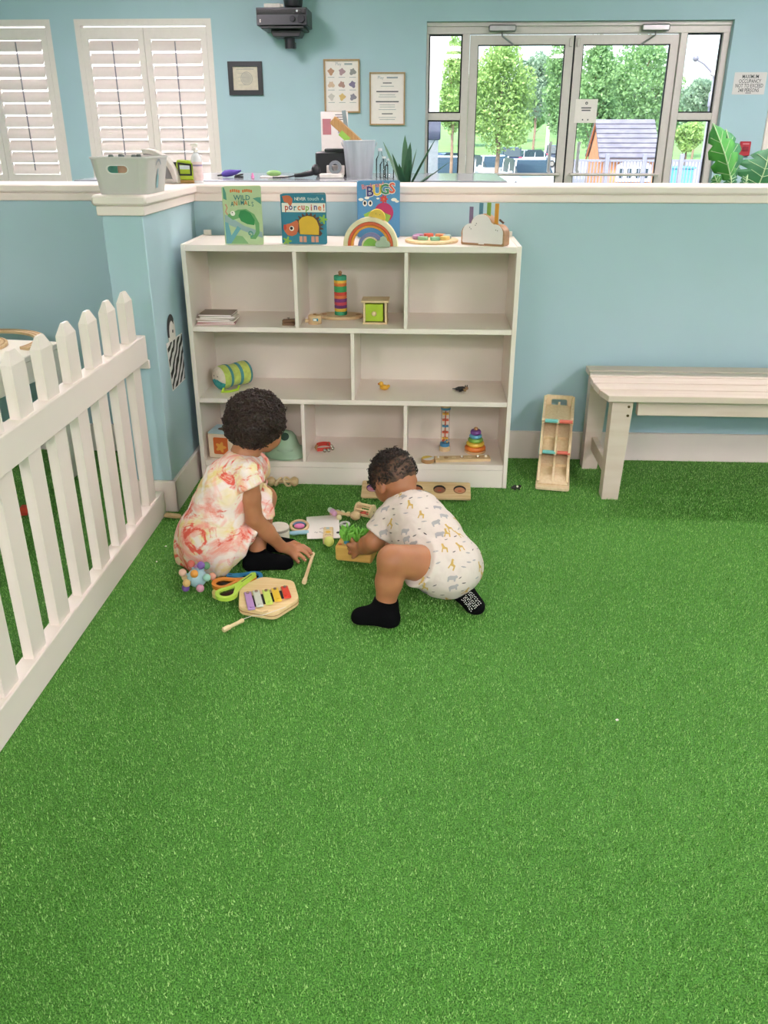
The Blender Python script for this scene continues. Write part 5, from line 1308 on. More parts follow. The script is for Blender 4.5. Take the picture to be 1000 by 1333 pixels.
floor_plant('monstera_plant', 'broad leaved plant with pale veins at the right edge of the partition', q(1005, 300, YP-.4).x, YP-.4,
  [(q(985, 247, YP-.4), q(1003, 192, YP-.4), .17, .12, M_MON2), (q(968, 246, YP-.4), q(974, 224, YP-.4), .035, .4, M_MON2), (q(1030, 246, YP-.4), q(1045, 200, YP-.3), .12, .2, M_MON2)], M_MON2)
# wall pieces
def wallrect(u0, v0, u1, v1, y):
    a = PY(u0, v0, y); b = PY(u1, v1, y); return (a.x+b.x)/2, (a.z+b.z)/2, abs(b.x-a.x), abs(a.z-b.z)
YW = RY1-.012
def frame(name, label, u0, v0, u1, v1, bd, fm, pm):
    x, z, w, h = wallrect(u0, v0, u1, v1, YW)
    t = thing(name, label, 'picture', (x, RY1-.0005, z-h/2))
    MB().holed([(-w/2, 0), (w/2, 0), (w/2, h), (-w/2, h)], [(-w/2+bd, bd), (w/2-bd, bd), (w/2-bd, h-bd), (-w/2+bd, h-bd)], .02, TX(0, 0, 0, PI/2)).build('frame', fm, t)
    MB().box((0, -.006, h/2), (w-2*bd+.002, .004, h-2*bd+.002)).build('print', pm, t)
    return t, w, h
t, w, h = frame('framed_certificate', 'black framed cream certificate with a faint round seal', 296, 80, 343, 124, .042, M_DARK, mat('parchment', '#d2c8b4', rough=.6))
MB().holed(circ(.055, 28, .01, h/2), circ(.049, 28, .01, h/2), .0006, TX(0, -.0081, 0, PI/2)).build('printed_seal', mat('seal_grey', '#a9a49a', rough=.7), t)
MB().prism(circ(.045, 24, .01, h/2), .0005, TX(0, -.0081, 0, PI/2)).build('printed_seal', mat('seal_pale', '#bdb6a8', rough=.7), t)
for k in range(5): MB().box((-.03 if k else 0, -.0086, h-.062-.032*k), (.16 if k == 0 else .08, .0006, .006 if k == 0 else .003)).build('printed_line', mat('seal_grey', '#a9a49a', rough=.7), t)
OAK = wood('oak_frame', '#b6966c', '#a5845a', 8, axis=2)
t, w, h = frame('framed_poster', 'oak framed poster with nine small pictures', 421, 77, 469, 147, .014, OAK, M_PAPER)
PC = ['#b98a6a', '#b08f94', '#8f8c8a', '#d6b79c', '#b58d80', '#7a6f8a', '#cfc4bd', '#d7b272', '#8a8590']
for i in range(9):
    x = -w*.30+w*.30*(i % 3); z = h*.77-h*.235*(i//3)
    MB().prism([(x+.028*(1+.3*math.sin(3*a+i))*math.cos(a), z+.026*(1+.25*math.cos(4*a+i))*math.sin(a)) for a in [2*PI*j/18 for j in range(18)]], .0006, TX(0, -.0081, 0, PI/2)).build('printed_picture', cmat(PC[i]), t)
    MB().box((x, -.0084, z-.045), (.06, .0006, .004)).build('printed_line', M_PRT, t)
text('Play', .035, M_PRT, t, TX(-.03, -.0085, h*.91, PI/2)); MB().box((.06, -.0085, h*.91), (.07, .0006, .014)).build('printed_line', M_PRT, t)
t, w, h = frame('framed_poster', 'oak framed text poster nearest the entrance doors', 481, 94, 527, 163, .012, OAK, M_PAPER)
text('Play', .035, M_PRT, t, TX(-.06, -.0085, h*.90, PI/2)); MB().box((.045, -.0085, h*.90), (.10, .0006, .014)).build('printed_line', M_PRT, t)
for k, (zz, ww, hh) in enumerate(((.80, .08, .008), (.74, .12, .004), (.64, .20, .010), (.58, .14, .004), (.54, .16, .004), (.45, .21, .010), (.39, .14, .004), (.35, .14, .004), (.30, .16, .004), (.22, .10, .008), (.15, .16, .004), (.11, .14, .004))):
    MB().box((0, -.0085, h*zz), (ww, .0006, hh)).build('printed_line', M_PRT if hh < .008 else M_INK, t)
# occupancy sign
x, z, w, h = wallrect(957.5, 94, 995, 123, YW)
t = thing('occupancy_sign', 'white maximum occupancy sign on the back wall', 'sign', (x, RY1-.001, z))
MB().prism(rrect(w, h, .006, 3), .004, TX(0, 0, 0, PI/2)).build('plate', mat('sign_white', '#d9d3d0', rough=.4, var=.01), t)
for k, s in enumerate(('MAXIMUM', 'OCCUPANCY', 'NOT TO EXCEED', '248 PERSONS')):
    text(s, .042, M_INKD, t, TX(-.0, -.0048, h*.31-.036*k-.002, PI/2), bold=.006, sx=.74)
MB().box((0, -.0046, -h*.43), (.05, .0006, .005)).build('printed_line', M_INK, t)
# fire alarm pull
x, z, w, h = wallrect(964, 184, 974.5, 203, YW)
t = thing('fire_alarm_pull', 'red fire alarm pull station on the back wall', 'fire alarm', (x, RY1, z))
M_FA = mat('alarm_red', '#b5303c', rough=.4)
MB().box((0, -.018, 0), (w, .036, h), bev=.006).build('housing', M_FA, t); MB().box((0, -.042, .0), (w*.55, .012, h*.3), bev=.003).build('pull_handle', mat('alarm_deep', '#8f2030', rough=.4), t)
MB().box((0, -.0385, h*.33), (w*.6, .004, .01)).build('white_stripe', mat('alarm_pink', '#d98a90', rough=.5), t)
# AV receiver on a wall bracket
x, z, w, h = wallrect(333, 9.5, 400, 33, 8.12)
t = thing('audio_receiver', 'black audio receiver with two round knobs on a wall bracket', 'receiver', (x, 8.12, z-h/2))
MB().box((0, .17, h/2), (w, .33, h), bev=.004).build('case', mat('receiver_black', '#26282e', rough=.35), t)
MB().box((0, -.002, h/2), (w*.99, .012, h*.97), bev=.003).build('front_panel', mat('receiver_front', '#30323a', rough=.3), t)
MB().box((0, -.0085, h*.75), (w*.96, .003, h*.3)).build('display', mat('receiver_display', '#1a1b20', rough=.1), t)
for xx, r_ in ((w*.22, .022), (w*.39, .032)): MB().cyl((xx, -.008, h*.36), (xx, -.03, h*.36), r_, n=24, bev=.003).build('knob', mat('receiver_knob', '#202228', rough=.3, metal=.3), t)
for zz in (.2, .3): MB().cyl((-w*.42, -.008, h*zz), (-w*.42, -.014, h*zz), .005, n=10).build('button', M_SILV, t)
MB().cyl((w*.31, -.008, h*.78), (w*.31, -.012, h*.78), .008, n=12).build('power_light', mat('pale_button', '#d8d8dc', rough=.3), t)
tb_ = thing('wall_bracket', 'dark wall bracket with pole carrying the audio receiver', 'bracket', (x, 8.5, z-h/2-.16))
MB().box((0, -.20, .148), (w*.86, .36, .02), bev=.004).build('tray', M_DARK, tb_)
MB().prism([(-.11, 0), (.11, 0), (.13, .03), (.13, .05), (-.13, .05), (-.13, .03)], .2, TX(.02, -.1, .085, PI/2) , bev=.004).build('swivel_block', M_DARK, tb_)
MB().cyl((.035, -.2, .0), (.035, -.2, .10), .042, .045, n=20).build('pole', M_DARK, tb_)
MB().box((.035, -.1, .04), (.05, .22, .05), bev=.004).build('arm', M_DARK, tb_)
p = Vector((x-.04, 8.22, z+h/2+.002))
t = thing('white_adapter', 'white adapter box lying on top of the audio receiver', 'adapter', p)
MB().box((-.05, 0, .018), (.14, .05, .036), bev=.004).build('case', M_CTRW, t); MB().cyl((.02, 0, .02), (.045, 0, .02), .014, n=12).build('plug', M_CTRW, t)
t = thing('small_speaker', 'dark rounded speaker above the audio receiver', 'speaker', (x+.03, 8.28, z+h/2+.001))
MB().lathe([(0, 0), (.05, 0), (.075, .02), (.09, .10), (.08, .22), (0, .23)], 24, (.05, 0, 0)).build('cabinet', M_DARK, t); MB().lathe([(0, -.002), (.04, -.002), (.044, .004)], 20, (.05, -.083, .12), Euler((PI/2, 0, 0)).to_matrix()).build('cone', mat('cone_grey', '#3b3d44', rough=.5), t)
# ================================================================== OUTSIDE THE DOORS
GP = [(8.7, -.12), (14, -.25), (40, -1.24), (88, -1.7), (100, -.9), (150, 1.6), (220, 6)]
def gz(y):
    for (a, za_), (b, zb_) in zip(GP, GP[1:]):
        if y <= b: return za_+(zb_-za_)*(max(y, a)-a)/(b-a)
    return GP[-1][1]
def on_ground(u, v):
    d = ray(u, v); y = 9.
    while y < 210:
        p = CAMP+d*(y/d.y)
        if p.z <= gz(y): return p
        y += .25
    return CAMP+d*(200/d.y)
def strip(name, y0, y1, m, label):
    ys = [y0]+[y for y, _ in GP if y0 < y < y1]+[y1]; vs = []; fs = []
    for y in ys: vs += [(-90, y, gz(y)), (110, y, gz(y)), (-90, y, gz(y)-.5), (110, y, gz(y)-.5)]
    for i in range(len(ys)-1): fs += [(4*i, 4*i+1, 4*i+5, 4*i+4), (4*i+2, 4*i+6, 4*i+7, 4*i+3)]
    o = MB().add(vs, fs).build(name, m, smooth=False); o['kind'] = 'structure'; o['label'] = label
strip('car_park', 8.7, 94, mat('asphalt', '#8f8c87', rough=.9, c2='#7f7d79', scale=2), 'pale asphalt car park outside')
strip('lawn', 94, 215, mat('lawn_green', '#6f9650', rough=.9, c2='#5f8643', scale=.6), 'sunlit lawn rising beyond the car park')
def leaf_mesh(blobs, n, size, seed, name):
    rng = np.random.default_rng(seed); B = np.array(blobs)          # (x,y,z,rx,ry,rz)
    vol = B[:, 3]*B[:, 4]*B[:, 5]; pick = rng.choice(len(B), n, p=vol/vol.sum())
    d = rng.standard_normal((n, 3)); d /= np.linalg.norm(d, axis=1)[:, None]; r = rng.random(n)**.42
    c = B[pick, :3]+d*B[pick, 3:]*r[:, None]
    a = rng.standard_normal((n, 3)); a /= np.linalg.norm(a, axis=1)[:, None]; b = np.cross(a, rng.standard_normal((n, 3))); b /= np.linalg.norm(b, axis=1)[:, None]
    s = size*(.6+.8*rng.random(n))[:, None]
    V = np.stack([c-a*s, c+b*s*.55, c+a*s, c-b*s*.55], 1).astype(np.float32)
    me = bpy.data.meshes.new(name); me.vertices.add(4*n); me.loops.add(4*n); me.polygons.add(n)
    me.vertices.foreach_set('co', V.ravel()); me.loops.foreach_set('vertex_index', np.arange(4*n, dtype=np.int32))
    me.polygons.foreach_set('loop_start', np.arange(0, 4*n, 4, dtype=np.int32)); me.polygons.foreach_set('loop_total', np.full(n, 4, np.int32)); me.update()
    return me
def leaf_mat(name, c, c2):
    m = mat(name, c, rough=.6, c2=c2, scale=1.2); nt = m.node_tree; b = nt.nodes['Principled BSDF']
    tr = nt.nodes.new('ShaderNodeBsdfTranslucent'); tr.inputs[0].default_value = (*[min(1, x*1.2) for x in hx(c2)], 1)
    mx = nt.nodes.new('ShaderNodeMixShader'); mx.inputs[0].default_value = .35; out = nt.nodes['Material Output']
    nt.links.new(b.outputs[0], mx.inputs[1]); nt.links.new(tr.outputs[0], mx.inputs[2]); nt.links.new(mx.outputs[0], out.inputs[0]); return m
LM = [leaf_mat('leaves_lime', '#7c9f58', '#9cbb70'), leaf_mat('leaves_mid', '#67905a', '#84a86e'), leaf_mat('leaves_grey', '#6f8a70', '#8ba58a')]
M_BARK = mat('bark', '#8a7662', rough=.9, c2='#6f5d4c', scale=9)
def tree(label, u, v, Y, ru, rv, mi, n=4200, seed=0, name='tree'):
    c = PY(u, v, Y); k = abs(PY(u+10, v, Y).x-c.x)/10; rx, rz = ru*k, rv*k*.97
    z0 = gz(Y); t = thing(name, label, 'tree', (c.x, Y, z0), group='trees outside the entrance')
    rnd = random.Random(seed+3); bl = [(0, 0, c.z-z0, rx*.75, rx*.75, rz*.8)]
    for i in range(9):
        a = rnd.random()*2*PI; e = rnd.uniform(-.8, .85)
        q = math.sqrt(max(.05, 1-e*e))*.62
        bl.append((rx*q*math.cos(a), rx*q*math.sin(a), c.z-z0+rz*e*.72, rx*.45, rx*.45, rz*.28))
    me = leaf_mesh(bl, n, max(.05, k*2.3), seed, 'crown'); me.materials.append(LM[mi])
    cr = put('crown', me, t); cr['kind'] = 'stuff'
    hgt = max(.6, c.z-z0+rz*.3)
    tr = MB().tube([(0, 0, -.1), (.05*rx, 0, hgt*.4), (0, .03, hgt*.75), (0, 0, hgt)], [max(.06, rx*.07), max(.05, rx*.055), max(.04, rx*.04), .02], 8).build('trunk', M_BARK, t)
    for i in range(4):
        a = rnd.random()*2*PI; zz = hgt*(.45+.12*i)
        MB().tube([(0, 0, zz), (rx*.25*math.cos(a), rx*.25*math.sin(a), zz+rz*.22), (rx*.5*math.cos(a), rx*.5*math.sin(a), zz+rz*.45)], [max(.03, rx*.035), max(.025, rx*.025), .01], 6).build('branch', M_BARK, tr)
tree('slim bright tree seen through the left sidelight', 590, 112, 30, 20, 78, 0, 5000, 1)
tree('large leafy tree behind the left door pane', 650, 128, 36, 48, 88, 0, 11000, 2)
tree('dark grey-green tree far behind the left door', 699, 112, 92, 30, 52, 2, 6000, 3)
tree('tall tree beside the meeting stiles of the doors', 735, 118, 52, 32, 72, 1, 7000, 4)
tree('narrow tree behind the paper notice', 774, 122, 40, 38, 90, 1, 9000, 5)
tree('broad tree above the playhouse roof', 832, 112, 44, 56, 80, 1, 12000, 6)
tree('far treetops in the right sidelight', 912, 124, 95, 24, 26, 2, 3600, 7)
tree('low sunny bush below the lamp post camera', 896, 178, 40, 22, 24, 0, 3600, 8, 'bush')
tree('rounded far shrub on the lawn', 697, 152, 105, 18, 18, 1, 2600, 9, 'bush')
tree('pale low shrub at the lawn edge', 672, 182, 88, 14, 8, 0, 1600, 10, 'bush')
for k_, (u_, v_, lb_) in enumerate(((612, 140, 'distant tree behind the left sidelight post'), (668, 140, 'distant tree left of the dark grey-green one'), (745, 150, 'distant tree behind the door stiles'), (805, 150, 'distant tree left of the playhouse ridge'), (858, 150, 'distant tree right of the playhouse ridge'), (888, 145, 'distant tree beside the right sidelight'))):
    tree(lb_, u_, v_, 112+9*k_, 30, 36, 2 if k_ % 2 else 1, 3200, 20+k_)
# utility pole on the lawn
p = PY(713, 180, 100)
t = thing('utility_pole', 'pale wooden utility pole on the far lawn', 'pole', (p.x, 100, gz(100)))
MB().cyl((0, 0, 0), (0, 0, 8.4), .22, .16, n=10).build('shaft', mat('pale_pole', '#cbbcb0', rough=.8), t); MB().box((0, 0, 8.0), (1.8, .12, .12)).build('crossarm', mat('pale_pole', '#cbbcb0', rough=.8), t)
# cars
M_GLS = mat('car_glass', '#2a3c44', rough=.25, spec=.35); M_TYRE = mat('tyre', '#222226', rough=.8); M_TAIL = mat('tail_light', '#d0455a', rough=.3); M_HEAD = mat('head_light', '#dfe6ea', rough=.2)
def car(label, p, rz, col, suv=False):
    t = thing('parked_car', label, 'car', p, rz, 'parked cars outside')
    m = mat('car_paint_'+col[1:], col, rough=.22, coat=.6, var=.01); L = 4.5; W2 = .9; roof = 1.72 if suv else 1.45; wl = 1.05 if suv else .92
    low = [(-L/2, .35), (L/2, .35), (L/2, .62), (L/2-.15, .78), (L/2-1.05, wl), (-L/2+.25, wl), (-L/2, .85)]
    MB().prism(low, W2*2, TX(0, W2, 0, PI/2), bev=.06).build('body', m, t)
    if suv: cab = [(L/2-1.2, wl-.02), (L/2-1.95, roof), (-L/2+.35, roof), (-L/2+.08, wl-.02)]
    else: cab = [(L/2-1.15, wl-.02), (L/2-2.0, roof), (-L/2+1.2, roof), (-L/2+.45, wl-.02)]
    cb = MB().prism(cab[::-1], W2*1.72, TX(0, W2*.86, 0, PI/2), bev=.07).build('cabin', M_GLS, t)
    rf = [(cab[1][0]+.02, roof-.02), (cab[1][0]-.12, roof+.03), (cab[2][0]+.1, roof+.03), (cab[2][0]-.02, roof-.02)]
    MB().prism(rf[::-1], W2*1.62, TX(0, W2*.81, 0, PI/2), bev=.02).build('roof', m, t)
    for sy in (-1, 1):
        for sx in (-1, 1):
            w = MB().cyl((sx*1.38, sy*(W2-.2), .33), (sx*1.38, sy*(W2+.01), .33), .33, n=20, bev=.03).build('wheel', M_TYRE, t)
            MB().cyl((sx*1.38, sy*(W2), .33), (sx*1.38, sy*(W2+.025), .33), .2, n=16).build('hub_cap', M_SILV, w)
        for bx in (cab[0][0]-.45, (cab[0][0]+cab[3][0])/2, cab[3][0]+.35):
            MB().tube([(bx, sy*W2*.87, wl), (bx-.05 if bx > 0 else bx+.05, sy*W2*.8, roof)], .045, 6).build('pillar', m, t)
        MB().box((-L/2-.0, sy*(W2-.18), .80 if not suv else .95), (.06, .28, .15), bev=.02).build('tail_light', M_TAIL, t)
        MB().box((L/2-.06, sy*(W2-.22), .68), (.10, .34, .13), bev=.02).build('head_light', M_HEAD, t)
        MB().box((cab[0][0]-.3, sy*(W2+.1), wl+.05), (.16, .16, .12), bev=.03).build('mirror', m, t)
    MB().box((-L/2-.02, 0, .6), (.03, .5, .13)).build('number_plate', WHITEP, t)
    return t
def cp_(u, y): q = PY(u, 200, y); return Vector((q.x, y, gz(y)))
car('dark blue estate car seen from behind beyond the tree', cp_(663, 80), R(92), '#3d4a78', True)
car('silver car parked far off behind the blue one', cp_(696, 85), R(20), '#a9b6bd')
car('dark car parked at the far right of the left door pane', cp_(722, 90), R(84), '#3a4150', True)
car('white car with a wide windscreen closest to the doors', cp_(689, 40), R(-80), '#e6e8e6')
car('silver hatchback behind the tree trunk', cp_(640, 50), R(-70), '#c2c8cc')
car('dark blue car in the left sidelight', cp_(578, 60), R(-150), '#39466a')
car('white car in the lower left sidelight', cp_(584, 33), R(-100), '#e3e2de')
# playhouse
a_ = PY(783, 205, 26); b_ = PY(857, 205, 26); w = b_.x-a_.x; zr0 = PY(820, 206, 26).z; zr1 = PY(820, 156, 27.2).z; zg = gz(26)
M_CED = mat('cedar', '#c98a5e', rough=.7, c2='#b67a50', scale=5); M_SHG = mat('grey_roof_board', '#74737f', rough=.75, c2='#64636f', scale=4)
t = thing('playhouse', 'cedar playhouse with a grey plank roof outside the right door', 'playhouse', (a_.x, 26, zg))
n = 8; dz = (zr1-zr0)/n; dy = 1.2/n
for sgn in (1, -1):
    for k in range(n):
        yk = .0+dy*(k+.5) if sgn > 0 else 2.4-dy*(k+.5)
        MB().box((w/2, yk, zr0-zg+dz*(k+.5)), (w+.12, math.hypot(dy, dz)*1.1, .05), ((math.atan2(dz, dy)-.16)*sgn, 0, 0)).build('roof_plank', M_SHG, t)
zb_ = zr0-zg
MB().box((w/2, .25, zb_/2), (w-.1, .06, zb_)).build('front_wall', M_CED, t); MB().box((w/2, 2.15, zb_/2), (w-.1, .06, zb_)).build('rear_wall', M_CED, t)
for sx in (0, 1):
    x = .05 if sx == 0 else w-.05
    MB().prism([(.2, 0), (2.2, 0), (2.2, zb_), (1.2, zr1-zg-.05), (.2, zb_)], .05, Matrix(((0, 0, 1, x-.025), (1, 0, 0, 0), (0, 1, 0, 0), (0, 0, 0, 1)))).build('gable_wall', M_CED, t)
    for sg in (1, -1):
        p0 = Vector((x-.08 if sx == 0 else x+.08, 1.2-sg*1.2, zb_-.12)); p1 = Vector((x-.08 if sx == 0 else x+.08, 1.2, zr1-zg-.06)); MB().tube([p0, p1], .03, 4).build('barge_board', mat('barge_orange', '#b8764f', rough=.7), t)
M_PWH = mat('play_white', '#e9e6e0', rough=.6)
MB().prism([(w*.32, zb_-.62), (w*.92, zb_-.62), (w*.92, zb_-.18), (w*.78, zb_-.06), (w*.46, zb_-.06), (w*.32, zb_-.18)], .06, TX(0, .2, 0, PI/2)).build('window_panel', M_PWH, t)
for x in (.40, .54, .70, .84): MB().box((w*x, .135, zb_-.40), (.12, .03, .26), bev=.02).build('window', M_GLS, t)
# playground fence
YF = 21.5; x0 = PY(742, 215, YF).x; x1 = PY(935, 215, YF).x; zf = gz(YF); zft = PY(800, 206, YF).z
M_FEN = mat('fence_grey', '#7d7f8e', rough=.6)
t = thing('playground_fence', 'grey metal bar fence in front of the playhouse', 'fence', (x0, YF, zf))
L = x1-x0; Hf = zft-zf
for z in (Hf-.05, .15): MB().box((L/2, 0, z), (L, .04, .05)).build('rail', M_FEN, t)
bm = None; nb = int(L/.075)
for k in range(nb):
    if bm is None: o = MB().box((0, 0, Hf/2), (.022, .022, Hf-.04)).build('bar', M_FEN, t, (.04, 0, 0)); bm = o.data
    else: put('bar', bm, t, (.04+k*.075, 0, 0))
for k in range(5): MB().box((k*L/4, -.02, Hf/2+.04), (.09, .09, Hf+.12), bev=.01).build('post', M_FEN, t)
# lamp post with camera
p = PY(912, 238, 24); xt = PY(922, 95, 24)
t = thing('lamp_post', 'tall grey lamp post with a camera arm in the right sidelight', 'lamp post', (p.x, 24, gz(24)))
M_POST = mat('post_grey', '#93929e', rough=.5); Ht = xt.z-gz(24)
MB().cyl((0, 0, 0), (0, 0, Ht), .085, .075, n=14).build('post', M_POST, t)
MB().box((-.02, -.1, PY(912, 130, 24).z-gz(24)), (.2, .16, .34), bev=.02).build('junction_box', M_POST, t)
hd_ = PY(906, 76, 24)-Vector((p.x, 24, gz(24))); h2 = PY(917, 82, 24)-Vector((p.x, 24, gz(24)))
MB().tube([(0, 0, Ht-.05), h2, hd_], [.05, .04, .035], 10).build('arm', M_POST, t)
MB().box(((0, 0, Ht-.02)), (.26, .2, .16), (0, R(25), 0), bev=.02).build('lamp_housing', mat('post_pale', '#c9c6c6', rough=.5), t)
MB().sphere(hd_, .075, 14, 9).build('camera_head', mat('camera_dark', '#6f707c', rough=.4), t)
# blue skip bin behind the fence
p = PY(885, 225, 34); t = thing('recycling_bin', 'turquoise recycling bin beyond the playground fence', 'bin', (p.x, 34, gz(34)))
MB().prism([(-.34, 0), (.34, 0), (.4, 1.1), (-.4, 1.1)], 1.0, TX(0, .5, 0, PI/2), bev=.03).build('bin_body', mat('bin_teal', '#4fa3b5', rough=.5), t); MB().box((0, 0, 1.13), (.86, 1.1, .07), bev=.02).build('lid', mat('bin_teal', '#4fa3b5', rough=.5), t)
# white porch column
a_ = PY(556, 100, 10.2); b_ = PY(573, 100, 10.2); w = b_.x-a_.x
t = thing('porch_column', 'white square porch column outside the left sidelight', 'column', ((a_.x+b_.x)/2, 10.2+w/2, gz(10.2)))
MB().box((0, 0, 1.6), (w, w, 3.2), bev=.01).build('shaft', mat('porch_white', '#f0eeec', rough=.7), t)
zk = PY(565, 170, 10.2).z-gz(10.2)
MB().box((0, 0, zk), (w*1.3, w*1.3, .19), bev=.01).build('collar', mat('collar_slate', '#6d6f86', rough=.6), t)

# unseen white block, added so the gaps in the shutters show bright white
t = thing('added_backdrop', 'plain white block added beyond the shuttered windows to whiten their gaps', 'backdrop', (-8.2, 15.5, gz(15.5)))
MB().box((0, 0, 2.1), (13.6, 4, 4.2)).build('walls', mat('backdrop_white', '#efeeea', rough=.8, var=.02), t)
MB().box((0, -.1, 4.28), (14, 4.5, .18), bev=.02).build('backdrop_top', mat('backdrop_top_grey', '#b9b8b6', rough=.8), t)
# ================================================================== THE TWO CHILDREN
class Field:
    """signed-distance field on a grid; smooth unions give one continuous skin"""
    def __init__(s, lo, hi, h):
        s.lo = np.array(lo, float); s.h = h; s.n = np.ceil((np.array(hi)-s.lo)/h-1e-6).astype(int)+1
        s.D = np.full(tuple(s.n), .1, np.float32)
        s.ax = [s.lo[i]+h*np.arange(s.n[i]) for i in range(3)]
    def sub(s, lo, hi, m):
        sl = []
        for i in range(3):
            a = max(0, int((lo[i]-m-s.lo[i])/s.h)); b = min(s.n[i], int((hi[i]+m-s.lo[i])/s.h)+2)
            if a >= b: return None, None
            sl.append(slice(a, b))
        g = np.meshgrid(*[s.ax[i][sl[i]] for i in range(3)], indexing='ij')
        return tuple(sl), np.stack(g, -1)
    @staticmethod
    def smin(a, b, k):
        if k <= 0: return np.minimum(a, b)
        q = np.maximum(k-np.abs(a-b), 0)/k; return np.minimum(a, b)-q*q*k*.25
    def cone(s, a, b, ra, rb, k=.015):
        a = np.array(a); b = np.array(b); R_ = max(ra, rb)
        sl, P = s.sub(np.minimum(a, b)-R_, np.maximum(a, b)+R_, k+.02)
        if sl is None: return s
        ab = b-a; L2 = max(ab@ab, 1e-9); t = np.clip(((P-a)@ab)/L2, 0, 1)
        d = np.linalg.norm(P-a-t[..., None]*ab, axis=-1)-(ra+(rb-ra)*t)
        s.D[sl] = s.smin(s.D[sl], d, k); return s
    def chain(s, pts, rs, k=.015):
        for i in range(len(pts)-1): s.cone(pts[i], pts[i+1], rs[i], rs[i+1], k)
        return s
    def ell(s, c, r, M=None, k=.015, cut=False):
        c = np.array(c); r = np.array(r if not np.isscalar(r) else (r, r, r), float); R_ = r.max()
        sl, P = s.sub(c-R_, c+R_, k+.02)
        if sl is None: return s
        q = P-c
        if M is not None: q = q @ np.array(M)                       # columns of M are the local axes
        k0 = np.linalg.norm(q/r, axis=-1); k1 = np.linalg.norm(q/(r*r), axis=-1)+1e-9
        d = k0*(k0-1)/k1
        if cut: s.D[sl] = -s.smin(-s.D[sl], d, k)
        else: s.D[sl] = s.smin(s.D[sl], d, k)
        return s
    def plane(s, p, n, k=.004, lo=None, hi=None):
        """remove everything on the side n points to (optionally only inside a box)"""
        sl, P = s.sub(s.lo if lo is None else np.array(lo), s.lo+s.h*s.n if hi is None else np.array(hi), 0)
        n = np.array(n, float); n /= np.linalg.norm(n)
        d = (P-np.array(p)) @ n
        s.D[sl] = -s.smin(-s.D[sl], -d, k) if k > 0 else np.maximum(s.D[sl], d)
        return s
    def tube_cut(s, a, b, ra, rb, k, n=None):
        """a sleeve or trouser leg that ends in a clean hem at b"""
        T_ = Field(s.lo, s.lo+s.h*(s.n-1), s.h); T_.cone(a, b+(b-a)*.8, ra, rb+(rb-ra)*.8, 0); T_.plane(b, (b-a) if n is None else n, .0015)
        s.D = s.smin(s.D, T_.D[:s.n[0], :s.n[1], :s.n[2]], k).astype(np.float32); return s
    def mesh(s):
        D = s.D; S = D < 0; n = D.shape
        c = [(i, j, k) for i in (0, 1) for j in (0, 1) for k in (0, 1)]
        def sh(A, o): return A[o[0]:n[0]-1+o[0], o[1]:n[1]-1+o[1], o[2]:n[2]-1+o[2]]
        cnt = sum(sh(S, o).astype(np.int8) for o in c); act = (cnt > 0) & (cnt < 8)
        idx = np.argwhere(act); vid = np.full(act.shape, -1, np.int32); vid[act] = np.arange(len(idx))
        acc = np.zeros((len(idx), 3)); w = np.zeros(len(idx))
        val = {o: sh(D, o)[act] for o in c}
        for o in c:
            for a in range(3):
                if o[a] == 0:
                    o2 = list(o); o2[a] = 1; o2 = tuple(o2); v0, v1 = val[o], val[o2]; m = (v0 < 0) != (v1 < 0)
                    t = np.where(m, v0/np.where(m, v0-v1, 1), 0); p = np.tile(np.array(o, float), (len(idx), 1)); p[:, a] = t
                    acc[m] += p[m]; w[m] += 1
        V = s.lo+s.h*(idx+acc/np.maximum(w, 1)[:, None])
        F = []
        for a in range(3):
            b, d = (a+1) % 3, (a+2) % 3
            s0 = [slice(1, -1)]*3; s0[a] = slice(0, -1); s1 = list(s0); s1[a] = slice(1, None)
            A = S[tuple(s0)]; B = S[tuple(s1)]; e = np.argwhere(A != B); flip = A[A != B]
            e[:, b] += 1; e[:, d] += 1
            q = []
            for (ob, od) in ((-1, -1), (0, -1), (0, 0), (-1, 0)):
                x = e.copy(); x[:, b] += ob; x[:, d] += od; q.append(vid[x[:, 0], x[:, 1], x[:, 2]])
            q = np.stack(q, 1); q[~flip] = q[~flip][:, ::-1]
            F.append(q[(q >= 0).all(1)])
        return V, np.concatenate(F)
def sdf_obj(f, name, m, parent, smooth_it=2, jig=None):
    V, F = f.mesh()
    # a little Laplacian smoothing
    E = np.concatenate([F[:, [0, 1]], F[:, [1, 2]], F[:, [2, 3]], F[:, [3, 0]]]); E = np.concatenate([E, E[:, ::-1]])
    for _ in range(smooth_it):
        A = np.zeros_like(V); cn = np.zeros(len(V)); np.add.at(A, E[:, 0], V[E[:, 1]]); np.add.at(cn, E[:, 0], 1)
        V = V*.5+.5*A/np.maximum(cn, 1)[:, None]
    if jig is not None: V = jig(V, F)
    o = np.array(parent.location) if parent is not None else np.zeros(3)
    me = bpy.data.meshes.new(name); me.from_pydata((V-o).tolist(), [], F.tolist()); me.shade_smooth(); me.materials.append(m); me.update()
    return put(name, me, parent), V, F
def vnormals(V, F):
    n = np.cross(V[F[:, 2]]-V[F[:, 0]], V[F[:, 3]]-V[F[:, 1]]); N = np.zeros_like(V)
    for k in range(4): np.add.at(N, F[:, k], n)
    return N/np.maximum(np.linalg.norm(N, axis=1), 1e-9)[:, None]
def npv(v): return np.array((v.x, v.y, v.z))
def J(u, v, Y): return npv(PY(u, v, Y))
def G(u, v, z): return npv(PZ(u, v, z))
def skin(name, c, c2):
    m = mat(name, c, rough=.5, c2=c2, scale=14, bump=.05, bscale=220); b = m.node_tree.nodes['Principled BSDF']
    b.inputs['Subsurface Weight'].default_value = .12; b.inputs['Subsurface Radius'].default_value = (.012, .005, .003); b.inputs['Subsurface Scale'].default_value = .6
    return m
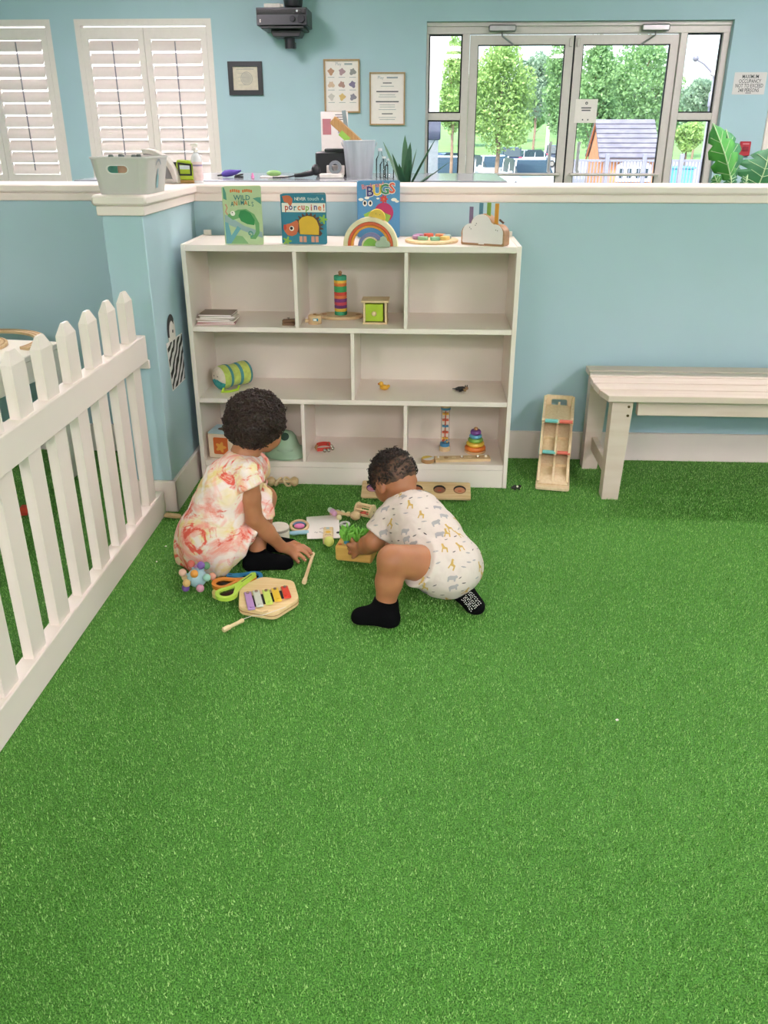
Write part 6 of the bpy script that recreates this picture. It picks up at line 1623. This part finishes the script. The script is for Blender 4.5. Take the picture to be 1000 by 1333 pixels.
def head_frame(fd):
    f = Vector(fd).normalized(); l = Vector((0, 0, 1)).cross(f).normalized(); u = f.cross(l)
    return npv(f), npv(l), npv(u)
def head_sdf(F, c, f, l, u, s=1., ears=True):
    """cranium, cheeks, jaw, nose, lips, ears; l = the child's left"""
    M = np.stack([l, f, u], 1)
    F.ell(c, np.array((.070, .084, .076))*s, M, .01)
    F.ell(c+(f*.034-u*.042)*s, np.array((.054, .046, .046))*s, M, .02)
    for sg in (-1, 1): F.ell(c+(f*.050-u*.040+l*sg*.030)*s, .024*s, M, .015)
    F.ell(c+(f*.060-u*.072)*s, np.array((.020, .017, .014))*s, M, .015)                 # chin
    F.ell(c+(f*.086-u*.036)*s, np.array((.0095, .011, .009))*s, M, .008)                # nose
    F.ell(c+(f*.080-u*.056)*s, np.array((.014, .008, .006))*s, M, .006)                 # lips
    for sg in (-1, 1) if ears else ():
        e = c+(l*sg*.072-u*.026-f*.006)*s
        Me = np.stack([l*sg*.9+f*-.45, f*.9+l*sg*.45, u], 1); Me /= np.linalg.norm(Me, axis=0)
        F.ell(e, np.array((.0085, .017, .025))*s, Me, .004)
        F.ell(e+(l*sg*.008+f*.003)*s, np.array((.006, .009, .015))*s, Me, .003, cut=True)
    for sg in (-1, 1): F.ell(c+(f*.083-u*.010+l*sg*.028)*s, np.array((.013, .010, .009))*s, M, .008, cut=True)
def face_parts(par, c, f, l, u, s=1.):
    o = np.array(par.location); eye = mat('eye_white', '#ece6df', rough=.2); iris = mat('iris_brown', '#2a1a12', rough=.15); lip = mat('lip', '#8f5148', rough=.5)
    for sg in (-1, 1):
        e = c+(f*.072-u*.010+l*sg*.028)*s-o
        eb = MB().sphere(e, .0095*s, 12, 8).build('eye', eye, par); MB().sphere(e+f*.0055*s, .0055*s, 10, 7).build('iris', iris, eb)
        M3 = Matrix(np.stack([l, f, u], 1).tolist())
        MB().tube([e+(f*.014+u*(.016+.003*math.cos(q*2))+l*(q*.013))*s for q in (-1, -.5, 0, .5, 1)], [.0012, .002, .002, .002, .0012], 6).build('eyebrow', iris, par)
    MB().tube([c-o+(f*(.0875-.004*q*q)-u*.056+l*q*.013)*s for q in (-1, -.5, 0, .5, 1)], [.0008, .002, .0025, .002, .0008], 6).build('mouth', lip, par)
def hand(F, wrist, palm, knuckle_dir, side, fingers, thumb, rf=.0068):
    """palm slab and five separate jointed fingers (each a polyline of points)"""
    F.cone(wrist, palm, .0165, .0175, .012)
    ax = np.stack([knuckle_dir/np.linalg.norm(knuckle_dir), side/np.linalg.norm(side), np.cross(knuckle_dir, side)/np.linalg.norm(np.cross(knuckle_dir, side))], 1)
    F.ell(palm+ax[:, 0]*.004, (.024, .021, .0125), ax, .008)
    for p in fingers: F.chain(p, [rf*1.12, rf, rf*.94, rf*.8][:len(p)], .0025)
    F.chain(thumb, [rf*1.45, rf*1.15, rf*.9], .005)
def nails(par, tips, up, r=.0035):
    m = mat('nail', '#e3b8a0', rough=.3); o = np.array(par.location)
    for t in tips: MB().sphere(np.array(t)-o+np.array(up)*.0045, (r, r, .0014), 8, 5).build('nail', m, par)
def curls(par, P, N, rng, n, r0, r1, tr, m, name='curl_locks', pick=None, wave=1.0):
    """many little ring curls standing on the scalp"""
    mb = MB(); o = np.array(par.location); ids = rng.choice(len(P), n, replace=len(P) < n) if pick is None else pick
    for i in ids:
        p = Vector(P[i]-o); nn = Vector(N[i]); t = nn.cross(Vector(rng.standard_normal(3))).normalized(); b = nn.cross(t)
        r = r0+(r1-r0)*rng.random(); ph = rng.random()*6.28; turns = 1.3*wave; k = 9; pts = []
        for j in range(k):
            a = ph+turns*2*PI*j/(k-1); pts.append(p+nn*(r*.2+r*1.7*j/(k-1))+(t*math.cos(a)+b*math.sin(a))*r*.75)
        mb.tube(pts, [tr*.6]+[tr]*(k-2)+[tr*.5], 4, cap=False)
    o_ = mb.build(name, m, par, ang=80); o_['kind'] = 'stuff'; return o_
def jitter(amp, freq, amp2=0, freq2=1, mask=None):
    def f(V, F):
        N = vnormals(V, F); d = np.array([mnoise.noise(Vector(v*freq))*amp+(mnoise.noise(Vector(v*freq2))*amp2 if amp2 else 0) for v in V])
        return V+N*d[:, None]
    return f
M_SOCK = mat('sock_black', '#08090b', rough=.95, spec=.1, var=.2, scale=300, bump=.2)
M_SKIN1 = skin('skin_girl', '#ab7350', '#b67d59'); M_SKIN2 = skin('skin_boy', '#a66d4b', '#b27853')
M_HAIR1 = mat('hair_dark_brown', '#2b1f19', rough=.6, c2='#3d2c23', scale=60); M_HAIR2 = mat('hair_curl_dark', '#1f1815', rough=.55, c2='#33261f', scale=60)

# ------------------------------------------------------------------ girl crouching on the left
g0 = PZ(300, 735, 0); girl = thing('person', 'small child in a tie-dye dress and black socks crouching with back turned', 'person', (g0.x, g0.y, FZ-.004))
neck = J(319, 591, 2.43); hc = J(335, 550, 2.46); pel = J(276, 706, 2.365); wst = J(286, 666, 2.385); che = J(303, 630, 2.41)
rsh = J(323, 617, 2.345); lsh = J(333, 606, 2.505)
relb = J(331, 675, 2.35); rwr = J(366, 711.5, 2.415); rpa = J(378, 716, 2.435)
rhip = pel+np.array((.03, -.012, .01)); lhip = pel+np.array((.02, .06, .0))
rkn = J(341, 652, 2.50); lkn = J(345, 648, 2.59)
rank = G(334, 724, .045); rheel = G(328, 733, .028); rtoe = G(372, 733, .022)
lank = rank+np.array((-.005, .13, 0)); lheel = rheel+np.array((0, .13, 0)); ltoe = rtoe+np.array((0, .12, 0))
f, l, u = head_frame((.62, .70, -.36))
B = Field((-.86, 2.2, -.01), (-.33, 2.72, .58), .0036)
head_sdf(B, hc, f, l, u, 1.0, False)           # her ears are under the hair
B.cone(neck-np.array((.012, 0, .02)), hc-u*.05-f*.022, .036, .038, .02)
B.chain([pel, wst, che, neck-np.array((.005, 0, .025))], [.066, .068, .068, .045], .03)
B.cone(rsh, lsh, .033, .033, .03)
B.chain([rsh, (rsh+relb)/2+np.array((.0, -.004, 0)), relb, (relb*.55+rwr*.45), rwr], [.032, .030, .0265, .0265, .0175], .01)
lelb = lsh+np.array((-.01, .085, -.12)); lwr = lelb+np.array((-.02, .03, -.10)); lpa = lwr+np.array((.004, .0, -.030))
B.chain([lsh, lelb, lwr], [.031, .026, .0175], .01)
B.chain([rhip, rkn, rank], [.048, .038, .026], .012); B.chain([lhip, lkn, lank], [.056, .038, .026], .012)
B.cone(rkn*.55+rank*.45+np.array((-.012, 0, 0)), rank*.6+rkn*.4+np.array((-.01, 0, 0)), .034, .03, .012)
B.chain([rank, rheel, rtoe], [.025, .024, .020], .012); B.chain([lank, lheel, ltoe], [.025, .024, .020], .012)
zt_ = .020
fin = [[J(383, 712, 2.45), J(394.5, 710.5, 2.455), J(402, 715, 2.452), J(406, 720.5, 2.447)],
       [J(384, 716, 2.442), J(393, 716, 2.445), J(399.5, 720.5, 2.440), J(403.0, 725.5, 2.434)],
       [J(383, 720, 2.432), J(390, 722, 2.430), J(395, 726, 2.424), J(397.5, 729.5, 2.419)],
       [J(380, 723, 2.424), J(384, 726.5, 2.418), J(388.5, 731.5, 2.409)]]
thb = [J(374, 710, 2.452), J(383, 706.5, 2.468), J(391, 709, 2.475)]
hand(B, rwr, rpa, rpa-rwr, np.array((0, 1., 0)), fin, thb)
lf_ = [[lpa+np.array((.004, .016-.010*k, -.014)), lpa+np.array((.012, .018-.012*k, -.024)), lpa+np.array((.026, .018-.012*k, -.028))] for k in range(4)]
hand(B, lwr, lpa, lpa-lwr, np.array((0, 1., 0)), lf_, [lpa+np.array((.006, -.014, -.002)), lpa+np.array((.018, -.024, -.012)), lpa+np.array((.028, -.026, -.020))])
body1, V1, F1 = sdf_obj(B, 'body', M_SKIN1, girl, 1)
face_parts(girl, hc, f, l, u)
nails(girl, [p[-1] for p in fin], (.3, -.2, .8))
# socks
S_ = Field((-.62, 2.28, -.005), (-.36, 2.66, .12), .004)
for a, h_, t_ in ((rank, rheel, rtoe), (lank, lheel, ltoe)):
    S_.cone(a+np.array((.0, 0, .018)), a, .029, .028, .01); S_.chain([a, h_], [.028, .026], .015); S_.cone(h_, t_, .026, .0225, .02); S_.cone(a, t_, .020, .019, .02)
S_.plane((0, 0, .068), (0, 0, 1), .002); S_.plane((0, 0, .006), (0, 0, -1), .004)
for nm, ylo, yhi in (('sock', 2.2, (rank[1]+lank[1])/2), ('sock', (rank[1]+lank[1])/2, 2.8)):
    Q = Field(S_.lo, S_.lo+S_.h*(S_.n-1), S_.h); Q.D = S_.D.copy(); Q.plane((0, ylo if ylo > 2.3 else yhi, 0), (0, -1 if ylo > 2.3 else 1, 0), 0)
    sdf_obj(Q, nm, M_SOCK, girl, 2)
# dress: bodice + sleeves, then a draped skirt
def tiedye():
    m = bpy.data.materials.new('tie_dye'); m.use_nodes = True; nt = m.node_tree; b = nt.nodes['Principled BSDF']; tc = nt.nodes.new('ShaderNodeTexCoord')
    def lay(scale, off, lo, hi, dist):
        mp = nt.nodes.new('ShaderNodeMapping'); mp.inputs['Location'].default_value = off; nt.links.new(tc.outputs['Object'], mp.inputs[0])
        nz = nt.nodes.new('ShaderNodeTexNoise'); nz.inputs['Scale'].default_value = scale; nz.inputs['Detail'].default_value = 5; nz.inputs['Roughness'].default_value = .62; nz.inputs['Distortion'].default_value = dist
        nt.links.new(mp.outputs[0], nz.inputs['Vector']); mr = nt.nodes.new('ShaderNodeMapRange'); mr.inputs[1].default_value = lo; mr.inputs[2].default_value = hi; nt.links.new(nz.outputs[0], mr.inputs[0]); return mr.outputs[0]
    col = None
    def mixc(fac, prev, c):
        mx = nt.nodes.new('ShaderNodeMix'); mx.data_type = 'RGBA'; nt.links.new(fac, mx.inputs[0])
        if isinstance(prev, tuple): mx.inputs[6].default_value = (*prev, 1)
        else: nt.links.new(prev, mx.inputs[6])
        mx.inputs[7].default_value = (*hx(c), 1); return mx.outputs[2]
    c = mixc(lay(8, (3, 1, 2), .48, .62, 1.), hx('#f6e6de'), '#eed892')
    c = mixc(lay(9, (1, 5, 9), .47, .62, 1.5), c, '#f3a596')
    c = mixc(lay(10, (8, 2, 4), .53, .61, 2.2), c, '#e8604f')
    c = mixc(lay(12, (2, 7, 1), .56, .66, 1.), c, '#f7ece6')
    nt.links.new(c, b.inputs['Base Color']); b.inputs['Roughness'].default_value = .85
    fz = nt.nodes.new('ShaderNodeTexNoise'); fz.inputs['Scale'].default_value = 26; fz.inputs['Detail'].default_value = 2; nt.links.new(tc.outputs['Object'], fz.inputs['Vector'])
    bp = nt.nodes.new('ShaderNodeBump'); bp.inputs['Strength'].default_value = .35; bp.inputs['Distance'].default_value = .006; nt.links.new(fz.outputs[0], bp.inputs['Height']); nt.links.new(bp.outputs[0], b.inputs['Normal'])
    return m
M_DYE = tiedye()
Dd = Field((-.84, 2.22, .08), (-.42, 2.62, .46), .0038)
Dd.chain([pel*.35+wst*.65, wst, che, neck-np.array((.010, 0, .030))], [.092, .086, .084, .052], .04)
Dd.cone(rsh, lsh, .043, .043, .035)
Dd.cone(J(296, 640, 2.36), J(312, 610, 2.40), .062, .05, .03)
rsl = J(327, 634, 2.338); lsl = lsh+(lelb-lsh)*.22
Dd.tube_cut(rsh, rsl, .042, .047, .014, rsl-rsh+np.array((.010, 0, -.003))); Dd.tube_cut(lsh, lsl, .042, .046, .014)
nd = (hc-u*.05-f*.022)-(neck-np.array((.012, 0, .02))); nd /= np.linalg.norm(nd)
Dd.ell(neck+nd*.030, (.052, .050, .044), None, .004, cut=True)
Dd.plane(pel*.45+wst*.55, (pel-wst), .002)
bod, Vb, Fb = sdf_obj(Dd, 'dress', M_DYE, girl, 3, jitter(.0028, 30, .0015, 70))
# skirt as a lofted cloth: waist loop to hem loop through px control points
def loop_interp(P, n):
    P = np.array(P); m = len(P); out = []
    for i in range(n):
        t = i*m/n; k = int(t); s = t-k; p0, p1, p2, p3 = P[(k-1) % m], P[k % m], P[(k+1) % m], P[(k+2) % m]
        out.append(.5*((2*p1)+(-p0+p2)*s+(2*p0-5*p1+4*p2-p3)*s*s+(-p0+3*p1-3*p2+p3)*s**3))
    return np.array(out)
hem = [J(233.5, 731, 2.395), J(243, 741, 2.345), J(262, 747, 2.315), J(283, 751.5, 2.305), J(301, 741, 2.315), J(318, 722, 2.335), J(330, 701, 2.37), J(337, 685, 2.43), J(343, 668, 2.47), J(346, 648, 2.50), J(347, 634, 2.54),
       J(345, 630, 2.60), J(335, 645, 2.67), J(305, 672, 2.60), J(270, 695, 2.55), J(245, 714, 2.47)]
axd = (wst-pel)/np.linalg.norm(wst-pel); wc = wst*.88+pel*.12
e1 = np.cross(axd, (0, 1., 0)); e1 /= np.linalg.norm(e1); e2 = np.cross(axd, e1)
nW = 96
Hm = loop_interp(hem, nW); wa = []
cc = Hm.mean(0)
for q in Hm:
    d = q-wc; a = math.atan2(d@e2, d@e1); wa.append(wc+(e1*math.cos(a)+e2*math.sin(a))*.089)
Wa = np.array(wa); NR = 26; vs = []; o_ = np.array(girl.location)
for i in range(NR+1):
    s = i/NR
    P = Wa*(1-s)+Hm*s
    out = P-(wc*(1-s)+cc*s); out /= np.maximum(np.linalg.norm(out, axis=1), 1e-6)[:, None]
    P = P+out*(.030*math.sin(PI*min(1, s*1.05))**.8)[..., None] if np.ndim(s) else P+out*.034*math.sin(PI*s)**.8
    P[:, 2] += .022*math.sin(PI*s)
    fold = np.array([.0055*math.sin(11*2*PI*k/nW+1.3*math.sin(3*2*PI*k/nW))+.003*math.sin(23*2*PI*k/nW) for k in range(nW)])*s**.7*.9
    P = P+out*fold[:, None]
    for (a, b, ra, rb) in ((rhip, rkn, .050, .041), (lhip, lkn, .058, .041), (rkn, rank, .041, .036), (lkn, lank, .041, .034), (pel, wst, .070, .072)):   # cloth lies on the legs, not in them
        ab = b-a; tt = np.clip(((P-a)@ab)/(ab@ab), 0, 1); q = a+tt[:, None]*ab; dv = P-q; dn = np.linalg.norm(dv, axis=1); need = ra+(rb-ra)*tt+.005
        m_ = dn < need; P[m_] = q[m_]+dv[m_]/np.maximum(dn[m_], 1e-6)[:, None]*need[m_][:, None]
    P[:, 2] = np.maximum(P[:, 2], .008)
    vs += [tuple(p-o_) for p in P]
fs = [(i*nW+k, i*nW+(k+1) % nW, (i+1)*nW+(k+1) % nW, (i+1)*nW+k) for i in range(NR) for k in range(nW)]
sk = MB().add(vs, fs).build('skirt', M_DYE, bod, ang=80)
so = sk.modifiers.new('cloth', 'SOLIDIFY'); so.thickness = .0025
# hair
Hh_ = Field(hc-.14, hc+.14, .0042); Mh = np.stack([l, f, u], 1)
Hh_.ell(hc-f*.010+u*.012, (.083, .088, .080), Mh, .01); Hh_.ell(hc-f*.035-u*.022, (.070, .055, .058), Mh, .02)
Hh_.plane(hc+f*.050-u*.0, (f*1.0-u*.75), .01); Hh_.ell(hc+f*.084-u*.066, (.054, .06, .056), Mh, .008, cut=True)
Hh_.ell(hc-f*.03-u*.10, (.07, .06, .035), Mh, .008, cut=True)
hair1, Vh, Fh = sdf_obj(Hh_, 'hair', M_HAIR1, girl, 1, jitter(.008, 48, .004, 120))
Nh = vnormals(Vh, Fh); curls(girl, Vh, Nh, np.random.default_rng(1), 2600, .0035, .0068, .0015, M_HAIR1)

# ------------------------------------------------------------------ toddler bending over on the right
b0 = PZ(540, 790, 0); boy = thing('person', 'toddler in a white animal-print romper and black socks bending over the carrot box', 'person', (b0.x, b0.y, FZ-.004))
neck = J(521, 652, 2.41); hc = J(512, 619, 2.475); pel = J(580, 733, 2.205); wst = J(558, 701, 2.285); che = J(537, 674, 2.36)
lsh = J(505, 679, 2.35); rsh = J(553, 664, 2.43)
lelb = J(487, 705, 2.335); lwr = J(472, 713, 2.375); lpa = J(465, 714, 2.388)
lhip = J(562, 735, 2.175); lkn = J(511, 729, 2.105); lank = J(502, 786, 2.095); lheel = G(507, 805, .026); ltoe = G(470, 803, .020)
rhip = J(596, 735, 2.235); rkn = np.array((.075, 2.36, .045)); rank = np.array((.112, 2.205, .050)); rheel = np.array((.118, 2.178, .052)); rtoe = np.array((.158, 2.135, .022))
f, l, u = head_frame((-.52, .58, -.66))
B = Field((-.29, 1.99, -.01), (.26, 2.68, .42), .0036)
head_sdf(B, hc, f, l, u, .95)
B.cone(neck-np.array((-.012, .012, .012)), hc-u*.045-f*.028, .037, .040, .02)
B.chain([pel, wst, che, neck-np.array((-.004, .01, .02))], [.080, .078, .074, .042], .03)
B.cone(lsh, rsh, .036, .036, .03)
B.chain([lsh, lelb, lelb*.45+lwr*.55, lwr], [.034, .0315, .0300, .0200], .008)
relb = rsh+np.array((.02, .06, -.10)); rwr = relb+np.array((-.10, .05, -.05)); rpa = rwr+np.array((-.028, .005, -.012))
B.chain([rsh, relb, rwr], [.032, .028, .0185], .01)
B.chain([lhip, lkn], [.060, .044], .012); B.chain([lkn, lkn*.5+lank*.5, lank], [.041, .0385, .028], .012)
B.chain([rhip, rkn], [.060, .042], .012); B.chain([rkn, rkn*.5+rank*.5, rank], [.040, .036, .026], .01)
B.chain([lank, lheel, ltoe], [.026, .022, .019], .012); B.chain([rank, rheel, rtoe], [.026, .022, .018], .012)
fin = [[J(463, 709, 2.402), J(458.8, 704.5, 2.415), J(458.6, 701.5, 2.432)],
       [J(461, 711.5, 2.398), J(456.3, 710.5, 2.408), J(455.3, 708, 2.424)],
       [J(461, 714.5, 2.392), J(456.3, 715.5, 2.397), J(454, 714, 2.408)],
       [J(461.5, 717.5, 2.386), J(457, 719.8, 2.388), J(454.8, 720, 2.396)]]
thb = [J(466, 718.5, 2.380), J(462.8, 722.5, 2.380), J(459.5, 726, 2.386)]
hand(B, lwr, lpa, lpa-lwr, np.array((0, .5, -.8)), fin, thb, .0062)
rf_ = [[rpa+np.array((-.015, .015-.010*k, -.003)), rpa+np.array((-.031, .016-.011*k, -.008)), rpa+np.array((-.041, .016-.011*k, -.016))] for k in range(4)]
hand(B, rwr, rpa, rpa-rwr, np.array((0, 1., 0)), rf_, [rpa+np.array((0, -.014, -.004)), rpa+np.array((-.012, -.026, -.008)), rpa+np.array((-.024, -.03, -.012))], .0062)
body2, V2, F2 = sdf_obj(B, 'body', M_SKIN2, boy, 1)
face_parts(boy, hc, f, l, u, .95)
def foot_sock(name, a, h_, t_, cuff, sole=None):
    lo = np.minimum(np.minimum(a, h_), np.minimum(t_, cuff))-.05; hi = np.maximum(np.maximum(a, h_), np.maximum(t_, cuff))+.05
    Q = Field(lo, hi, .0036); d = cuff-a
    Q.cone(a, cuff+d*.3, .0315, .0335, .01); Q.chain([a, h_, t_], [.031, .0275, .0245], .02); Q.cone(a*.6+h_*.4, t_, .027, .0235, .02)
    Q.plane(cuff, d, .002); Q.plane((0, 0, .006), (0, 0, -1), .003)
    return sdf_obj(Q, name, M_SOCK, boy, 2)
foot_sock('sock', lank, lheel, ltoe, lank+(lkn-lank)*.12)
s2, Vs, Fs = foot_sock('sock', rank, rheel, rtoe, rank+(rkn-rank)*.18)
# white gripper dots on the upturned sole
sd_ = (rtoe-rheel); sd_ /= np.linalg.norm(sd_); view = np.array(CAMP)-rtoe; view /= np.linalg.norm(view)
Ns = vnormals(Vs, Fs); side_ = np.cross(sd_, view); side_ /= np.linalg.norm(side_); gd = MB(); ob = np.array(boy.location)
pts = []
for i in range(9):
    for j in range(7):
        tgt = rheel*.30+rtoe*.70+sd_*(.0055*(i-4))+side_*(.0058*(j-3))
        # project onto the sock along the sole direction
        dv = Vs-tgt; lat = dv-np.outer(dv @ view, view); k = np.argmin((lat**2).sum(1)-.02*(dv @ view)*0-(Ns @ view)*2e-5)
        if Ns[k] @ view < .3: continue
        pts.append((Vs[k], Ns[k]))
for p, n_ in pts: gd.sphere(p+n_*.0002-ob, .0017, 6, 4)
gr = gd.build('sole_grips', mat('grip_white', '#d9d9d6', rough=.6), s2); gr['kind'] = 'stuff'
# romper
Rm = Field((-.22, 2.04, .02), (.22, 2.52, .32), .0038)
Rm.chain([pel, wst, che, neck-np.array((-.010, .016, .022))], [.096, .092, .086, .054], .04)
Rm.ell(pel+np.array((.004, -.012, -.012)), (.098, .09, .085), None, .03)
Rm.cone(lsh, rsh, .045, .045, .035)
lsl = lsh+(lelb-lsh)*.62; rsl = rsh+(relb-rsh)*.4
Rm.tube_cut(lsh, lsl, .046, .050, .014); Rm.tube_cut(rsh, rsl, .045, .049, .014)
lcut = lhip+(lkn-lhip)*.36
Rm.tube_cut(lhip, lcut, .074, .072, .02, lcut-lhip+np.array((0, .0, .012))); Rm.cone(rhip, rhip+(rkn-rhip)*.3, .074, .07, .03)
nd = (hc-u*.045-f*.028)-neck; nd /= np.linalg.norm(nd)
Rm.ell(neck+nd*.028-np.array((-.004, .0, 0)), (.060, .058, .050), None, .004, cut=True)
def cotton():
    m = mat('romper_cotton', '#ddd0c7', rough=.85, c2='#d6c7bd', scale=9); nt = m.node_tree; b = nt.nodes['Principled BSDF']
    tc = nt.nodes.new('ShaderNodeTexCoord'); nz = nt.nodes.new('ShaderNodeTexNoise'); nz.inputs['Scale'].default_value = 30; nz.inputs['Detail'].default_value = 2; nz.inputs['Distortion'].default_value = 1
    nt.links.new(tc.outputs['Object'], nz.inputs['Vector']); bp = nt.nodes.new('ShaderNodeBump'); bp.inputs['Strength'].default_value = .3; bp.inputs['Distance'].default_value = .006
    nt.links.new(nz.outputs[0], bp.inputs['Height']); nt.links.new(bp.outputs[0], b.inputs['Normal']); return m
rom, Vr, Fr = sdf_obj(Rm, 'romper', cotton(), boy, 3, jitter(.0026, 26, .0012, 60))
# printed animals on the romper, laid on the cloth one by one
Nr = vnormals(Vr, Fr); rng = np.random.default_rng(11); chosen = []
GIR = [(-.4, -.5), (-.25, -.5), (-.2, -.1), (.15, -.1), (.2, -.5), (.35, -.5), (.3, .1), (.0, .2), (-.15, .55), (-.05, .62), (-.3, .68), (-.38, .58), (-.28, .1)]
HIP = [(-.5, -.35), (-.34, -.35), (-.32, -.15), (.16, -.15), (.18, -.35), (.34, -.35), (.40, .0), (.56, .04), (.6, .2), (.45, .34), (.25, .28), (-.2, .32), (-.46, .2)]
MRK = [(-.5, -.1), (0, -.16), (.5, .0), (.45, .1), (0, .12), (-.4, .05)]
MU = mat('print_mustard', '#c7a55c', rough=.85); GRY = mat('print_greyish', '#a8a4a4', rough=.85); DKP = mat('print_dark', '#5b5557', rough=.85)
order = rng.permutation(len(Vr))
for i in order:
    if len(chosen) >= 230: break
    p = Vr[i]
    if all(((p-q)**2).sum() > .0215**2 for q in chosen): chosen.append(p); 
    else: continue
    n_ = Vector(Nr[i]); kk = len(chosen) % 5
    up_ = Vector((0, .3, 1)); t1 = up_.cross(n_)
    if t1.length < .1: t1 = Vector((1, 0, 0))
    t1.normalize(); t2 = n_.cross(t1); a = rng.uniform(-.6, .6); t1, t2 = t1*math.cos(a)+t2*math.sin(a), t2*math.cos(a)-t1*math.sin(a)
    shp, mm, sz = ((GIR, MU, .026), (MRK, DKP, .014), (HIP, GRY, .028), (MRK, DKP, .011), (MRK, GRY, .017))[kk]
    vs = []
    for (x, y) in shp: 
        q = p+np.array(t1)*x*sz+np.array(t2)*y*sz; j = ((Vr-q)**2).sum(1).argmin()
        h_ = (Vr[j]-q) @ np.array(n_); vs.append(q+np.array(n_)*(h_+.0009)-ob)
    MB().add(vs, [tuple(range(len(vs)))]).build('printed_animal' if kk in (0, 2) else 'printed_mark', mm, rom, smooth=False)
# hair: close scalp layer with curls on the crown and knots at the back
M_SCALP = mat('scalp_hair', '#6b4a36', rough=.6, c2='#30231c', scale=42)
Hh_ = Field(hc-.13, hc+.13, .004); Mh = np.stack([l, f, u], 1)
Hh_.ell(hc-f*.003+u*.003, (.0685, .0815, .0735), Mh, .01)
Hh_.plane(hc+f*.055-u*.0, (f-u*.4), .006); Hh_.plane(hc-u*.026, (-u*1.0+f*.25), .008)
hair2, Vh, Fh = sdf_obj(Hh_, 'hair', M_SCALP, boy, 2, jitter(.0014, 90, .001, 200))
Nh = vnormals(Vh, Fh); rng = np.random.default_rng(3)
loc_ = (Vh-hc) @ Mh                                                     # (left, front, up)
out_ = (Nh*(Vh-hc)).sum(1) > .03
top = np.where(out_ & ((loc_[:, 2] > .036) | (loc_[:, 1] > .045)))[0]; sidei = np.where(out_ & (np.abs(loc_[:, 0]) > .046) & (loc_[:, 2] > -.02))[0]
back = np.where(out_ & (loc_[:, 1] < -.03) & (loc_[:, 2] < .03) & (loc_[:, 2] > -.022))[0]
curls(boy, Vh, Nh, rng, 800, .003, .0055, .0011, M_HAIR2, pick=rng.choice(top, 800))
curls(boy, Vh, Nh, rng, 130, .005, .009, .0012, M_HAIR2, pick=rng.choice(top, 130))
curls(boy, Vh, Nh, rng, 260, .0028, .0048, .0009, M_HAIR2, pick=rng.choice(sidei, 260))
curls(boy, Vh, Nh, rng, 150, .0025, .004, .0009, M_HAIR2, pick=rng.choice(back, 150))
